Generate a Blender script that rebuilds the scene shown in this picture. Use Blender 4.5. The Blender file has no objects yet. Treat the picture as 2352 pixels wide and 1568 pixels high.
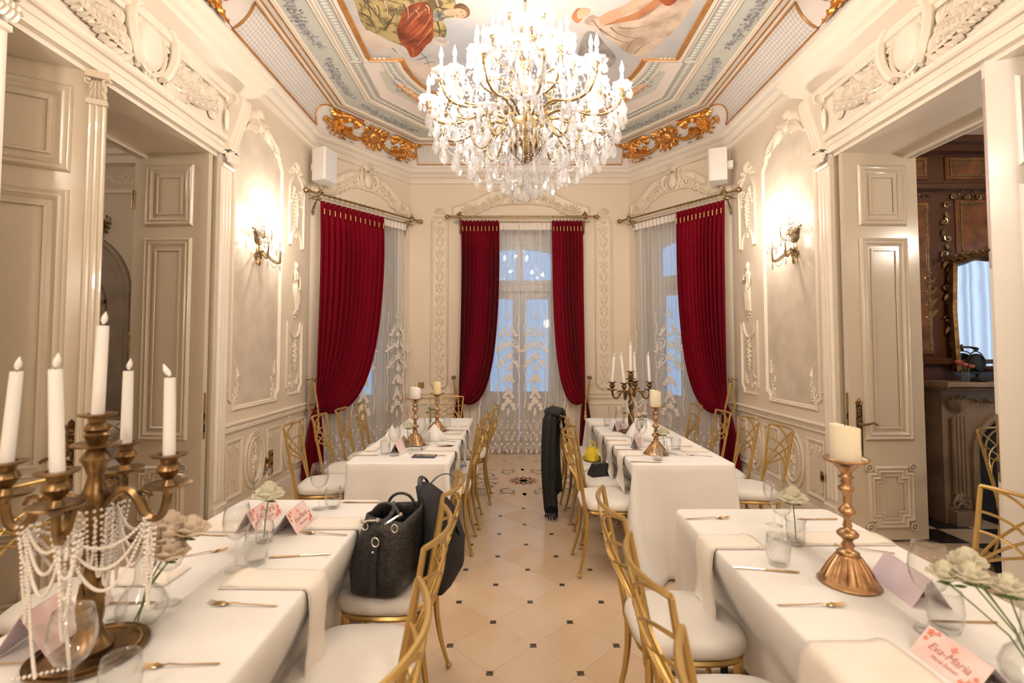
import bpy, math, random
from mathutils import Vector, Matrix
S = bpy.context.scene
COL = S.collection
PI = math.pi
rnd = random.Random(7)
sin, cos = math.sin, math.cos

# ---------------------------------------------------------------- camera
FPX, CAMZ, TILT, YC = 1120.0, 1.52, math.radians(2.4), 750.0
cd = bpy.data.cameras.new('camera'); cam = bpy.data.objects.new('camera', cd); COL.objects.link(cam)
cd.sensor_width = 36.0; cd.lens = FPX / 2352 * 36.0
cd.shift_y = (YC - 784) / 2352
cd.clip_start = 0.05; cd.clip_end = 200
cam.location = (0, 0, CAMZ); cam.rotation_euler = (PI / 2 + TILT, 0, 0)
cd.dof.use_dof = True; cd.dof.focus_distance = 4.6; cd.dof.aperture_fstop = 2.6
S.camera = cam

# ---------------------------------------------------------------- sky, lights, exposure
w = bpy.data.worlds.new('sky'); S.world = w; w.use_nodes = True
bg = w.node_tree.nodes['Background']
bg.inputs[0].default_value = (0.30, 0.50, 0.78, 1); bg.inputs[1].default_value = 0.8
S.view_settings.view_transform = 'Standard'; S.view_settings.look = 'None'
S.view_settings.exposure = 0.72; S.view_settings.gamma = 1.0
S.view_settings.use_curve_mapping = False
cy = S.cycles
cy.max_bounces = 6; cy.diffuse_bounces = 3; cy.glossy_bounces = 3; cy.transmission_bounces = 3
cy.transparent_max_bounces = 14; cy.adaptive_threshold = .05; cy.adaptive_min_samples = 16; cy.use_light_tree = False; cy.caustics_reflective = False; cy.caustics_refractive = False
cy.sample_clamp_indirect = 6.0
WARM = (1.0, 0.885, 0.77)
CHX, CHY = 0.09, 3.2          # chandelier axis
def lamp(name, loc, power, col=WARM, r=0.03):
    l = bpy.data.lights.new(name, 'POINT'); l.energy = power; l.color = col; l.shadow_soft_size = r
    o = bpy.data.objects.new(name, l); o.location = loc; COL.objects.link(o); return o
for k in range(8):
    a = 2 * PI * k / 8 + 0.2
    lamp('candle_light', (CHX + 0.64 * cos(a), CHY + 0.64 * sin(a), 3.20), 11)
for k in range(6):
    a = 2 * PI * k / 6 + 0.5
    lamp('candle_light', (CHX + 0.3 * cos(a), CHY + 0.3 * sin(a), 3.62), 4)
for sx, x in ((-1, -2.17), (1, 2.39)):
    for yy in (4.74, 1.5):  # nearer pair added as unseen fill, no sconces built there
        for dy, dz in ((-0.09, 2.80), (0.09, 2.80), (0, 2.55)):
            lamp('sconce_and_fill_light', (x, yy + dy, dz), 4.2, (1, .90, .79), .015)
lamp('side_room_fill', (-4.4, 3.4, 3.0), 22, WARM, .1)  # added lamps without fixtures, brightening the rooms beyond the doorways
lamp('side_room_fill', (4.3, 2.6, 2.6), 34, WARM, .1)
for sx in (-1, 1): lamp('fill_light', (0.1+sx*1.0, -.45, 2.25), 27, WARM, .12)  # added fill behind the camera, no fixture there

# ---------------------------------------------------------------- materials
def mat(name, col, rough=0.5, metal=0.0, noise=None, bump=None, sheen=0.0, coat=0.0, emit=None, spec=0.5):
    """noise=(scale, second colour, detail, low, high); bump=(scale, strength)"""
    m = bpy.data.materials.new(name); m.use_nodes = True
    nt = m.node_tree; b = nt.nodes['Principled BSDF']
    b.inputs['Base Color'].default_value = (*col, 1); b.inputs['Roughness'].default_value = rough
    b.inputs['Metallic'].default_value = metal; b.inputs['Specular IOR Level'].default_value = spec
    if sheen:
        b.inputs['Sheen Weight'].default_value = sheen; b.inputs['Sheen Roughness'].default_value = .4
    if coat: b.inputs['Coat Weight'].default_value = coat
    if noise or bump:
        tc = nt.nodes.new('ShaderNodeTexCoord')
    if noise:
        n = nt.nodes.new('ShaderNodeTexNoise'); n.inputs['Scale'].default_value = noise[0]; n.inputs['Detail'].default_value = noise[2]
        r = nt.nodes.new('ShaderNodeValToRGB'); r.color_ramp.elements[0].color = (*col, 1); r.color_ramp.elements[1].color = (*noise[1], 1)
        r.color_ramp.elements[0].position = noise[3]; r.color_ramp.elements[1].position = noise[4]
        nt.links.new(tc.outputs['Object'], n.inputs['Vector']); nt.links.new(n.outputs['Fac'], r.inputs[0])
        nt.links.new(r.outputs[0], b.inputs['Base Color'])
    if bump:
        n2 = nt.nodes.new('ShaderNodeTexNoise'); n2.inputs['Scale'].default_value = bump[0]; n2.inputs['Detail'].default_value = 3
        bm_ = nt.nodes.new('ShaderNodeBump'); bm_.inputs['Strength'].default_value = bump[1]; bm_.inputs['Distance'].default_value = .01
        nt.links.new(tc.outputs['Object'], n2.inputs['Vector']); nt.links.new(n2.outputs['Fac'], bm_.inputs['Height'])
        nt.links.new(bm_.outputs[0], b.inputs['Normal'])
    if emit:
        b.inputs['Emission Color'].default_value = (*emit[0], 1); b.inputs['Emission Strength'].default_value = emit[1]
    return m
def clear(name, tint, gloss, rough=0.03, edge=.55):
    """thin clear material: transparent body with fresnel reflections"""
    m = bpy.data.materials.new(name); m.use_nodes = True; nt = m.node_tree; nt.nodes.clear()
    o = nt.nodes.new('ShaderNodeOutputMaterial'); t = nt.nodes.new('ShaderNodeBsdfTransparent'); g = nt.nodes.new('ShaderNodeBsdfGlossy')
    t.inputs[0].default_value = (*tint, 1); g.inputs['Roughness'].default_value = rough
    lw = nt.nodes.new('ShaderNodeLayerWeight'); lw.inputs[0].default_value = .35
    ma = nt.nodes.new('ShaderNodeMath'); ma.operation = 'MULTIPLY_ADD'; ma.inputs[1].default_value = edge; ma.inputs[2].default_value = gloss
    ma.use_clamp = True
    pw = nt.nodes.new('ShaderNodeMath'); pw.operation = 'POWER'; pw.inputs[1].default_value = 2.2
    mx = nt.nodes.new('ShaderNodeMixShader')
    nt.links.new(lw.outputs['Facing'], pw.inputs[0]); nt.links.new(pw.outputs[0], ma.inputs[0]); nt.links.new(ma.outputs[0], mx.inputs[0])
    nt.links.new(t.outputs[0], mx.inputs[1]); nt.links.new(g.outputs[0], mx.inputs[2]); nt.links.new(mx.outputs[0], o.inputs[0])
    return m
M = {}
M['wall'] = mat('cream wall paint', (.80, .685, .54), .55, noise=(1.2, (.76, .65, .51), 4, .3, .7))
M['trim'] = mat('ivory trim paint', (.82, .73, .61), .35)
M['relief'] = mat('ivory stucco relief', (.83, .72, .575), .4)
M['damask'] = mat('pale damask wall cloth', (.70, .60, .475), .45, noise=(5, (.60, .51, .40), 6, .38, .66), bump=(60, .15))
M['door'] = mat('shade-toned cream door paint', (.60, .505, .375), .22, coat=.4)  # even cream, darkened and warmed to carry the shade on the leaves
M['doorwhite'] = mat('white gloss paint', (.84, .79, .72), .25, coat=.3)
M['ceil'] = mat('blush white ceiling', (.84, .76, .70), .6)
M['ceilgrey'] = mat('soft grey moulding', (.68, .63, .57), .5)
M['green'] = mat('sage painted field', (.60, .61, .55), .6, noise=(9, (.56, .58, .53), 3, .35, .7))
M['sage'] = mat('sage leaf relief', (.70, .73, .67), .6)
M['band'] = mat('grey laurel band', (.47, .45, .41), .6)
M['garland'] = mat('grey painted garland', (.22, .215, .23), .6, noise=(40, (.50, .50, .49), 3, .4, .6))
M['coral'] = mat('copper painted branch', (.62, .27, .10), .45, noise=(25, (.78, .50, .32), 3, .4, .65))
M['gilt'] = mat('gilded stucco', (.80, .40, .10), .33, .75, noise=(18, (.55, .24, .05), 3, .4, .75))
M['giltline'] = mat('gilded moulding', (.66, .33, .10), .4, .55, noise=(8, (.48, .22, .06), 4, .4, .7))
M['brass'] = mat('antique brass', (.43, .31, .15), .3, .9, noise=(30, (.20, .13, .06), 3, .42, .72))
M['darkbrass'] = mat('aged bronze', (.26, .155, .06), .32, .85, noise=(22, (.085, .055, .028), 4, .4, .7))
M['copper'] = mat('copper-toned brass', (.45, .27, .135), .3, .9, noise=(35, (.20, .12, .065), 3, .50, .70))
M['chair'] = mat('gold painted steel', (.52, .345, .115), .3, .65)
M['seat'] = mat('ivory velour seat', (.80, .75, .69), .85, bump=(120, .1), sheen=.3)
M['cloth'] = mat('white table linen', (.84, .81, .775), .8, noise=(2.2, (.86, .835, .80), 3, .3, .7), bump=(220, .06), sheen=.15)
M['napkin'] = mat('ivory linen napkin', (.86, .79, .70), .8, bump=(260, .08))
M['velvet'] = mat('crimson velvet', (.205, .002, .012), .9, noise=(70, (.12, .001, .007), 4, .35, .7), bump=(150, .25), sheen=.04, spec=.1)
M['rope'] = mat('gold cord', (.58, .36, .12), .45, .25, bump=(150, .6))
M['wax'] = mat('white candle wax', (.86, .83, .80), .35)
M['waxy'] = mat('yellow candle wax', (.88, .74, .42), .35)
M['waxc'] = mat('cream candle wax', (.86, .78, .60), .35)
M['wick'] = mat('wick', (.05, .04, .03), .9)
M['pearl'] = mat('pearl', (.86, .79, .72), .2, coat=.5)
M['glass'] = clear('clear glass', (.985, .985, .982), .035, .02, .9)
M['glassthick'] = clear('thick glass', (.972, .978, .975), .045, .02, .9)
def crystal_mat():
    m = clear('cut crystal', (.97, .97, .98), .30, .08, .6); nt = m.node_tree; o = [n for n in nt.nodes if n.type == 'OUTPUT_MATERIAL'][0]
    src = o.inputs[0].links[0].from_socket; tl = nt.nodes.new('ShaderNodeBsdfTranslucent'); tl.inputs[0].default_value = (.95, .95, .97, 1)
    df = nt.nodes.new('ShaderNodeBsdfDiffuse'); df.inputs[0].default_value = (.95, .95, .97, 1); a = nt.nodes.new('ShaderNodeMixShader'); b = nt.nodes.new('ShaderNodeMixShader'); b.inputs[0].default_value = .22  # white share of the body stands in for glare around the bulbs
    nt.links.new(tl.outputs[0], a.inputs[1]); nt.links.new(df.outputs[0], a.inputs[2]); nt.links.new(src, b.inputs[1]); nt.links.new(a.outputs[0], b.inputs[2]); nt.links.new(b.outputs[0], o.inputs[0]); return m
M['crystal'] = crystal_mat()
M['water'] = clear('water', (.95, .97, .97), .05)
M['bulb'] = mat('lit flame bulb', (1, .95, .85), .3, emit=((1, .93, .84), 14))
M['black'] = mat('black leather', (.018, .017, .018), .35, bump=(60, .5), noise=(50, (.03, .028, .028), 3, .4, .6))
M['blackcloth'] = mat('black cloth', (.014, .014, .016), .8, bump=(120, .4))
M['silver'] = mat('polished steel', (.75, .74, .72), .2, 1)
M['cutlery'] = mat('champagne gold cutlery', (.66, .45, .23), .18, .95)
M['pinkcard'] = mat('pink card', (.90, .60, .55), .7, noise=(14, (.90, .72, .68), 3, .35, .65))
M['lilac'] = mat('lilac card', (.70, .58, .64), .7)
M['ink'] = mat('rose ink', (.82, .30, .22), .7)
M['inkdark'] = mat('brown ink', (.62, .28, .24), .7)
M['rose'] = mat('cream rose petals', (.88, .84, .66), .6, noise=(20, (.90, .88, .80), 2, .3, .7))
M['rosep'] = mat('peach rose petals', (.92, .76, .60), .6, noise=(20, (.90, .78, .62), 2, .3, .7))
def petal(name, c):
    m = mat(name, c, .6); nt = m.node_tree; b = nt.nodes['Principled BSDF']; o = [n for n in nt.nodes if n.type == 'OUTPUT_MATERIAL'][0]
    t = nt.nodes.new('ShaderNodeBsdfTranslucent'); t.inputs[0].default_value = (*c, 1); x = nt.nodes.new('ShaderNodeMixShader'); x.inputs[0].default_value = .55
    nt.links.new(b.outputs[0], x.inputs[1]); nt.links.new(t.outputs[0], x.inputs[2]); nt.links.new(x.outputs[0], o.inputs[0]); return m
M['rose'] = petal('cream rose petal', (.95, .92, .78)); M['rosep'] = petal('peach rose petal', (1.0, .89, .75))
M['bulb'].cycles.emission_sampling = 'NONE'
M['stem'] = mat('green stem', (.12, .19, .05), .5)
M['speaker'] = mat('white loudspeaker shell', (.80, .76, .72), .45)
M['grille'] = mat('white speaker cloth', (.78, .76, .75), .8, bump=(400, .3))
M['tile'] = mat('cream marble tile', (.68, .50, .33), .22, noise=(3.4, (.73, .56, .40), 6, .35, .7), coat=.15)
M['tileb'] = mat('cream marble tile, redder', (.69, .50, .33), .24, noise=(4.5, (.64, .45, .29), 6, .40, .7), coat=.15)
M['tilec'] = mat('cream marble tile, paler', (.72, .545, .38), .2, noise=(2.4, (.67, .495, .33), 7, .38, .68), coat=.15)
M['grout'] = mat('tile bedding', (.52, .38, .25), .6)
M['inset'] = mat('dark stone inset', (.055, .04, .03), .25, noise=(60, (.14, .11, .08), 3, .45, .65))
M['inred'] = mat('red marble inlay', (.36, .15, .09), .25)
M['ingrey'] = mat('grey marble inlay', (.22, .20, .17), .25)
M['intan'] = mat('tan marble inlay', (.50, .32, .17), .25)
M['wood'] = mat('dark walnut', (.10, .032, .009), .28, noise=(7, (.26, .095, .024), 6, .35, .68), coat=.3)
M['wooddark'] = mat('dark walnut frame', (.085, .028, .009), .3, coat=.3)
M['stone'] = mat('carved brown marble', (.30, .20, .12), .35, noise=(6, (.20, .13, .08), 5, .4, .7))
M['stoneg'] = mat('grey-brown stone', (.34, .27, .20), .5, noise=(5, (.26, .20, .145), 5, .4, .7))
M['dark'] = mat('soot black', (.012, .011, .010), .6)
M['mirror'] = mat('mirror', (.85, .88, .92), .02, 1)
M['dial'] = mat('yellow clock dial', (.60, .42, .14), .5)
M['petalred'] = mat('dried red rose', (.40, .10, .06), .7)
M['yellow'] = mat('yellow fabric', (.85, .62, .03), .6)
M['screen'] = mat('dark phone glass', (.03, .04, .05), .08, coat=1)
M['phonecase'] = mat('slate phone case', (.06, .07, .11), .4)
M['plate'] = mat('brass socket plate', (.42, .28, .10), .3, .8)
M['hall'] = mat('beige plaster', (.62, .52, .40), .6)
M['blacktile'] = mat('black marble tile', (.02, .018, .016), .2)
M['whitetile'] = mat('tan marble tile', (.45, .33, .22), .25)

# ---------------------------------------------------------------- mesh building
class MB:
    def __init__(s): s.v = []; s.f = []; s.m = Matrix.Identity(4); s.uv = {}
    def add(s, vs, fs):
        o = len(s.v); m = s.m
        s.v.extend([tuple(m @ Vector(p)) for p in vs])
        s.f.extend([tuple(i + o for i in f) for f in fs]); return o
    def box(s, x0, x1, y0, y1, z0, z1):
        s.add([(x0,y0,z0),(x1,y0,z0),(x1,y1,z0),(x0,y1,z0),(x0,y0,z1),(x1,y0,z1),(x1,y1,z1),(x0,y1,z1)],
              [(0,3,2,1),(4,5,6,7),(0,1,5,4),(1,2,6,5),(2,3,7,6),(3,0,4,7)])
    def cbox(s, x0, x1, y0, y1, z0, z1, c):      # box with chamfered vertical-normal (+z) face edges
        s.add([(x0,y0,z0),(x1,y0,z0),(x1,y1,z0),(x0,y1,z0),(x0,y0,z1-c),(x1,y0,z1-c),(x1,y1,z1-c),(x0,y1,z1-c),
               (x0+c,y0+c,z1),(x1-c,y0+c,z1),(x1-c,y1-c,z1),(x0+c,y1-c,z1)],
              [(0,3,2,1),(0,1,5,4),(1,2,6,5),(2,3,7,6),(3,0,4,7),(4,5,9,8),(5,6,10,9),(6,7,11,10),(7,4,8,11),(8,9,10,11)])
    def tube(s, pts, r, n=6, cap=True, closed=False, flat=1.0, fdir=None):
        pts = [Vector(p) for p in pts]; k = len(pts)
        rs = r if isinstance(r, (list, tuple)) else [r] * k
        vs = []; u = None
        for i, p in enumerate(pts):
            if closed: t = pts[(i + 1) % k] - pts[i - 1]
            else: t = pts[min(i + 1, k - 1)] - pts[max(i - 1, 0)]
            if t.length < 1e-9: t = Vector((0, 0, 1))
            t.normalize()
            if fdir is not None:
                d = Vector(fdir); u = d.cross(t)
                if u.length < 1e-6: u = Vector((1, 0, 0))
                u.normalize(); w_ = d
            else:
                if u is None:
                    a = Vector((0, 0, 1)) if abs(t.z) < .9 else Vector((1, 0, 0)); u = a.cross(t)
                else: u = u - t * u.dot(t)
                if u.length < 1e-6: u = Vector((1, 0, 0)).cross(t)
                u.normalize(); w_ = t.cross(u)
            for j in range(n):
                a = 2 * PI * j / n
                vs.append(p + (u * cos(a) + w_ * sin(a) * flat) * rs[i])
        fs = []
        for i in range(k if closed else k - 1):
            a, b = i * n, ((i + 1) % k) * n
            for j in range(n): fs.append((a + j, a + (j + 1) % n, b + (j + 1) % n, b + j))
        if cap and not closed: fs.append(tuple(range(n - 1, -1, -1))); fs.append(tuple((k - 1) * n + j for j in range(n)))
        s.add(vs, fs)
    def lathe(s, prof, n=12, c=(0, 0, 0), fl=0, fa=0):
        vs = []; k = len(prof)
        for (r, z) in prof:
            for j in range(n):
                a = 2 * PI * j / n; q = r * (1 + fa * cos(fl * a)) if fl else r
                vs.append((c[0] + q * cos(a), c[1] + q * sin(a), c[2] + z))
        fs = [(i * n + j, i * n + (j + 1) % n, (i + 1) * n + (j + 1) % n, (i + 1) * n + j) for i in range(k - 1) for j in range(n)]
        if prof[0][0] > 1e-5: fs.append(tuple(range(n - 1, -1, -1)))
        if prof[-1][0] > 1e-5: fs.append(tuple((k - 1) * n + j for j in range(n)))
        s.add(vs, fs)
    def ball(s, c, r, n=8, k=5, sc=(1, 1, 1)):
        vs = [(c[0], c[1], c[2] - r * sc[2])]
        for i in range(1, k):
            a = -PI / 2 + PI * i / k
            for j in range(n):
                b = 2 * PI * j / n; vs.append((c[0] + r * sc[0] * cos(a) * cos(b), c[1] + r * sc[1] * cos(a) * sin(b), c[2] + r * sc[2] * sin(a)))
        vs.append((c[0], c[1], c[2] + r * sc[2])); L = len(vs) - 1
        fs = [(0, 1 + (j + 1) % n, 1 + j) for j in range(n)]
        fs += [(1 + i * n + j, 1 + i * n + (j + 1) % n, 1 + (i + 1) * n + (j + 1) % n, 1 + (i + 1) * n + j) for i in range(k - 2) for j in range(n)]
        fs += [(1 + (k - 2) * n + j, 1 + (k - 2) * n + (j + 1) % n, L) for j in range(n)]
        s.add(vs, fs)
    def prism(s, poly, z0, z1):
        n = len(poly)
        s.add([(x, y, z0) for x, y in poly] + [(x, y, z1) for x, y in poly],
              [tuple(range(n - 1, -1, -1)), tuple(range(n, 2 * n))] + [(i, (i + 1) % n, n + (i + 1) % n, n + i) for i in range(n)])
    def sweep(s, poly, prof, closed=True):
        """profile of (inward offset, height) mitred along a 2D path; inward = left of travel"""
        n = len(poly); vs = []; k = len(prof); P = [Vector(p) for p in poly]
        for i in range(n):
            if closed: a, b = P[i] - P[i - 1], P[(i + 1) % n] - P[i]
            else: a = P[i] - P[i - 1] if i else P[1] - P[0]; b = P[i + 1] - P[i] if i < n - 1 else a
            a = a.normalized(); b = b.normalized()
            na, nb = Vector((-a.y, a.x)), Vector((-b.y, b.x)); mm = na + nb
            mm = mm / max(.25, mm.dot(na)) if mm.length > 1e-6 else na
            for (o, h) in prof: q = P[i] + mm * o; vs.append((q.x, q.y, h))
        fs = []
        for i in range(n if closed else n - 1):
            a, b = i * k, ((i + 1) % n) * k
            for j in range(k - 1): fs.append((a + j, b + j, b + j + 1, a + j + 1))
        s.add(vs, fs)
    def grid(s, fn, nu, nv):
        vs = [fn(i / nu, j / nv) for j in range(nv + 1) for i in range(nu + 1)]
        s.add(vs, [(j * (nu + 1) + i, j * (nu + 1) + i + 1, (j + 1) * (nu + 1) + i + 1, (j + 1) * (nu + 1) + i) for j in range(nv) for i in range(nu)])
    def build(s, name, m, parent=None, smooth=True, kind=None, label=None, uv=None, solid=0, auto=True):
        me = bpy.data.meshes.new(name); me.from_pydata(s.v, [], s.f)
        if smooth:
            me.polygons.foreach_set('use_smooth', [True] * len(me.polygons))
            if auto: me.set_sharp_from_angle(angle=math.radians(42))
        if uv:
            l = me.uv_layers.new(name='UVMap')
            for lo in me.loops: l.data[lo.index].uv = uv[lo.vertex_index]
        me.materials.append(M[m] if isinstance(m, str) else m)
        o = bpy.data.objects.new(name, me); COL.objects.link(o)
        if parent is not None: o.parent = parent
        if kind: o['kind'] = kind
        if label: o['label'] = label
        if solid:
            md = o.modifiers.new('s', 'SOLIDIFY'); md.thickness = solid; md.offset = 0
        return o
def mk(fn, name, m, parent=None, **k):
    b = MB(); fn(b); return b.build(name, m, parent, **k)
def tag(o, label, cat, group=None, kind=None):
    o['label'] = label; o['category'] = cat
    if group: o['group'] = group
    if kind: o['kind'] = kind
    return o
def thing(name, label, cat, loc=(0, 0, 0), rz=0, group=None):
    o = bpy.data.objects.new(name, None); COL.objects.link(o); o.empty_display_size = .1
    o.location = loc; o.rotation_euler = (0, 0, rz); return tag(o, label, cat, group)
def struct(o, label=None):
    o['kind'] = 'structure'
    if label: o['label'] = label
    return o
KIDS = {}
def dup(root, loc, rz=0, label=None, group=None, sc=1.0):
    if root.name not in KIDS:
        d = {}
        for o in list(COL.objects):
            if o.parent: d.setdefault(o.parent.name, []).append(o)
        KIDS[root.name] = d
    d = KIDS[root.name]
    def cp(o, par):
        c = o.copy(); COL.objects.link(c); c.parent = par
        for ch in d.get(o.name, []): cp(ch, c)
        return c
    r = cp(root, None); r.location = loc; r.rotation_euler = (0, 0, rz); r.scale = (sc, sc, sc)
    if label: r['label'] = label
    if group: r['group'] = group
    return r
def put(proto, first, loc, rz=0, label=None, sc=1.0, group=None):
    """the first time moves the prototype itself, then copies it"""
    if first:
        proto.location = loc; proto.rotation_euler = (0, 0, rz); proto.scale = (sc,) * 3
        if label: proto['label'] = label
        if group: proto['group'] = group
        return proto
    return dup(proto, loc, rz, label, group, sc)
class Placer:
    def __init__(s, make): s.make = make; s.proto = None
    def __call__(s, loc, rz=0, label=None, sc=1.0, group=None):
        if s.proto is None:
            s.proto = s.make(); dup_cache(s.proto)
            s.src = s.proto; return put(s.proto, True, loc, rz, label, sc, group)
        return dup(s.proto, loc, rz, label, group, sc)
def dup_cache(root):
    d = {}
    for o in list(COL.objects):
        if o.parent: d.setdefault(o.parent.name, []).append(o)
    KIDS[root.name] = d
def at(px, py, z):
    """the point at height z that the photograph shows at pixel (px, py)"""
    c, s_ = cos(TILT), sin(TILT); u = YC - py
    d = Vector((px - 1176, FPX * c - u * s_, FPX * s_ + u * c))
    t = (z - CAMZ) / d.z; return Vector((d.x * t, d.y * t, z))
def aty(px, py, y):
    c, s_ = cos(TILT), sin(TILT); u = YC - py
    d = Vector((px - 1176, FPX * c - u * s_, FPX * s_ + u * c)); t = y / d.y
    return Vector((d.x * t, y, CAMZ + d.z * t))
def frame(o, u, v):
    """matrix for a local (a, b, c) frame: a along u, b along v, c out of the surface"""
    u = Vector(u).normalized(); v = Vector(v).normalized(); n = u.cross(v)
    return Matrix(((u.x, v.x, n.x, o[0]), (u.y, v.y, n.y, o[1]), (u.z, v.z, n.z, o[2]), (0, 0, 0, 1)))

# ---------------------------------------------------------------- stucco ornament vocabulary, drawn in (a, b) with relief c
def bez(p0, p1, p2, p3, n=10):
    out = []
    for i in range(n + 1):
        t = i / n; q = 1 - t
        out.append(tuple(q**3 * a + 3*q*q*t * b + 3*q*t*t * c + t**3 * d for a, b, c, d in zip(p0, p1, p2, p3)))
    return out
def spiral(b, x, y, r, a0, turns=1.25, ccw=1, w=.3, c=0.0, n=14):
    pts = []; rs = []
    for i in range(n + 1):
        t = i / n; R = r * (1 - t) ** .8; a = a0 + ccw * turns * 2 * PI * t
        pts.append((x + R * cos(a), y + R * sin(a), c + r * .1 * t)); rs.append(r * w * (1 - .55 * t))
    b.tube(pts, rs, 5, flat=.8, fdir=(0, 0, 1)); b.ball((x, y, c + r * .12), r * .24, 6, 4)
def leaf(b, x, y, ang, L, W=None, c=0.0, h=None, curl=0.0):
    W = W or L * .38; h = h or W * .45; n = 4
    vs = []; ca, sa = cos(ang), sin(ang)
    for i in range(n + 1):
        t = i / n; wv = W * .5 * sin(PI * min(1, t * .93 + .07)) ** .8 * (1 if i < n else .05)
        yy = curl * L * t * t
        for k, (o, hh) in enumerate(((-wv, 0), (0, h * (.35 + .65 * sin(PI * t))), (wv, 0))):
            lx, ly = t * L, o + yy
            vs.append((x + lx * ca - ly * sa, y + lx * sa + ly * ca, c + hh))
    fs = []
    for i in range(n):
        for k in range(2): a = i * 3 + k; fs.append((a, a + 3, a + 4, a + 1))
    b.add(vs, fs)
def frond(b, x, y, ang, L, n=5, c=0.0, curl=.3, W=.42):
    """acanthus: a curling rib with lobes both sides"""
    px, py, a = x, y, ang; st = L / n
    pts = []
    for i in range(n + 1):
        pts.append((px, py, c + L * .05)); s_ = L * W * (1 - .7 * i / n)
        if i < n:
            leaf(b, px, py, a + .85, s_, s_ * .5, c); leaf(b, px, py, a - .85, s_, s_ * .5, c)
        px += st * cos(a); py += st * sin(a); a += curl * 1.2 / n * 2
    leaf(b, pts[-1][0], pts[-1][1], a, st * 1.2, st * .6, c)
    b.tube(pts, [L * .05 * (1 - .6 * i / n) for i in range(n + 1)], 4, flat=.8, fdir=(0, 0, 1))
def flower(b, x, y, r, n=6, c=0.0, rot=0):
    for i in range(n): leaf(b, x, y, rot + 2 * PI * i / n, r, r * .7, c, r * .25)
    b.ball((x, y, c + r * .15), r * .28, 6, 4)
def scrollband(b, x0, x1, y, h, c=0.0, n=4, up=1):
    """running acanthus scroll between x0 and x1"""
    st = (x1 - x0) / n; pts = []
    for i in range(n * 8 + 1):
        t = i / 8; pts.append((x0 + t * st, y + h * .22 * sin(PI * t) * up, c))
    b.tube(pts, h * .045, 5, flat=.8, fdir=(0, 0, 1))
    for i in range(n):
        cx = x0 + (i + .5) * st; sg = up if i % 2 == 0 else -up
        spiral(b, cx, y - sg * h * .12, h * .26, PI / 2 * sg, 1.3, -sg, .26, c)
        frond(b, cx - st * .3, y + sg * h * .1, sg * 1.1, h * .34, 4, c, .4 * sg)
        frond(b, cx + st * .25, y + sg * h * .12, sg * .5, h * .34, 4, c, -.4 * sg)
        leaf(b, cx + st * .45, y, -sg * 1.0, h * .3, h * .12, c)
def cartouche(b, x, y, w_, h, c=0.0, over=1.0):
    """oval boss with ring, surrounded by scrolls and leaves"""
    vs = []; n = 20
    for k, (q, z) in enumerate(((1, 0), (.95, .05), (.7, .10), (.35, .125))):
        for i in range(n): a = 2 * PI * i / n; vs.append((x + .5 * w_ * q * cos(a), y + .5 * h * q * sin(a), c + z * w_ * over))
    vs.append((x, y, c + .13 * w_ * over))
    fs = [(k * n + i, k * n + (i + 1) % n, (k + 1) * n + (i + 1) % n, (k + 1) * n + i) for k in range(3) for i in range(n)] + [(3 * n + i, 3 * n + (i + 1) % n, 4 * n) for i in range(n)]
    b.add(vs, fs)
    b.tube([(x + .57 * w_ * cos(2*PI*i/24), y + .57 * h * sin(2*PI*i/24), c + .02 * w_) for i in range(24)], w_ * .055, 5, closed=True, flat=1, fdir=(0, 0, 1))
def oval(x, y, rx, ry, n=28, a0=0): return [(x + rx * cos(a0 + 2*PI*i/n), y + ry * sin(a0 + 2*PI*i/n)) for i in range(n)]
MOULD = [(-.0, .0), (.0, .012), (.010, .018), (.018, .012), (.026, .014), (.034, .006), (.034, 0)]
def mould(s_=1.0, h=1.0): return [(o * s_, z * h) for o, z in MOULD]
# ================================================================ THE ROOM
XC = 0.11; HW = 2.53; BW = 1.60; YK, YB = 5.80, 7.05; YM = 3.15
XL, XR = XC - HW, XC + HW
def octo(o=0.0):
    """room plan, counter-clockwise, offset inwards by o"""
    b = MB(); P = [(XL, 2*YM-YK), (XC-BW, 2*YM-YB), (XC+BW, 2*YM-YB), (XR, 2*YM-YK), (XR, YK), (XC+BW, YB), (XC-BW, YB), (XL, YK)]
    if o: b.sweep(P, [(o, 0)]); return [(v[0], v[1]) for v in b.v]
    return P
ZT, ZC = 3.95, 4.40
FL_ = frame((XL, 0, 0), (0, 1, 0), (0, 0, 1))                    # left wall: a = y, b = z, c into the room
FR_ = Matrix(((0, 0, -1, XR), (1, 0, 0, 0), (0, 1, 0, 0), (0, 0, 0, 1)))
DL = Vector((XC-BW-XL, YB-YK)).length
FDL = frame((XL, YK, 0), (XC-BW-XL, YB-YK, 0), (0, 0, 1))
FDR = Matrix(((-FDL[0][0], 0, -FDL[0][2], XR), (FDL[1][0], 0, FDL[1][2], YK), (0, 1, 0, 0), (0, 0, 0, 1)))
FB = Matrix(((1, 0, 0, XC), (0, 0, -1, YB), (0, 1, 0, 0), (0, 0, 0, 1)))   # back wall: a = x from the centre line
JN, JF, JT = 2.25, 3.95, 3.11; THK = .62
def wallmb(Mx, a0, a1, h, holes, th):
    b = MB(); b.m = Mx; cur = a0
    for (x0, x1, z0, z1) in holes:
        b.box(cur, x0, 0, h, -th, 0); b.box(x0, x1, z1, h, -th, 0)
        if z0 > 0: b.box(x0, x1, 0, z0, -th, 0)
        cur = x1
    b.box(cur, a1, 0, h, -th, 0); return b
WH = [(-.60, .60, 0, 3.22)]; DH = [(.26, 1.32, 0, 3.22)]
w_left = struct(wallmb(FL_, 2*YM-YK-.2, YK, 4.5, [(JN, JF, 0, JT)], THK).build('wall_left', 'wall', smooth=False))
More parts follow.
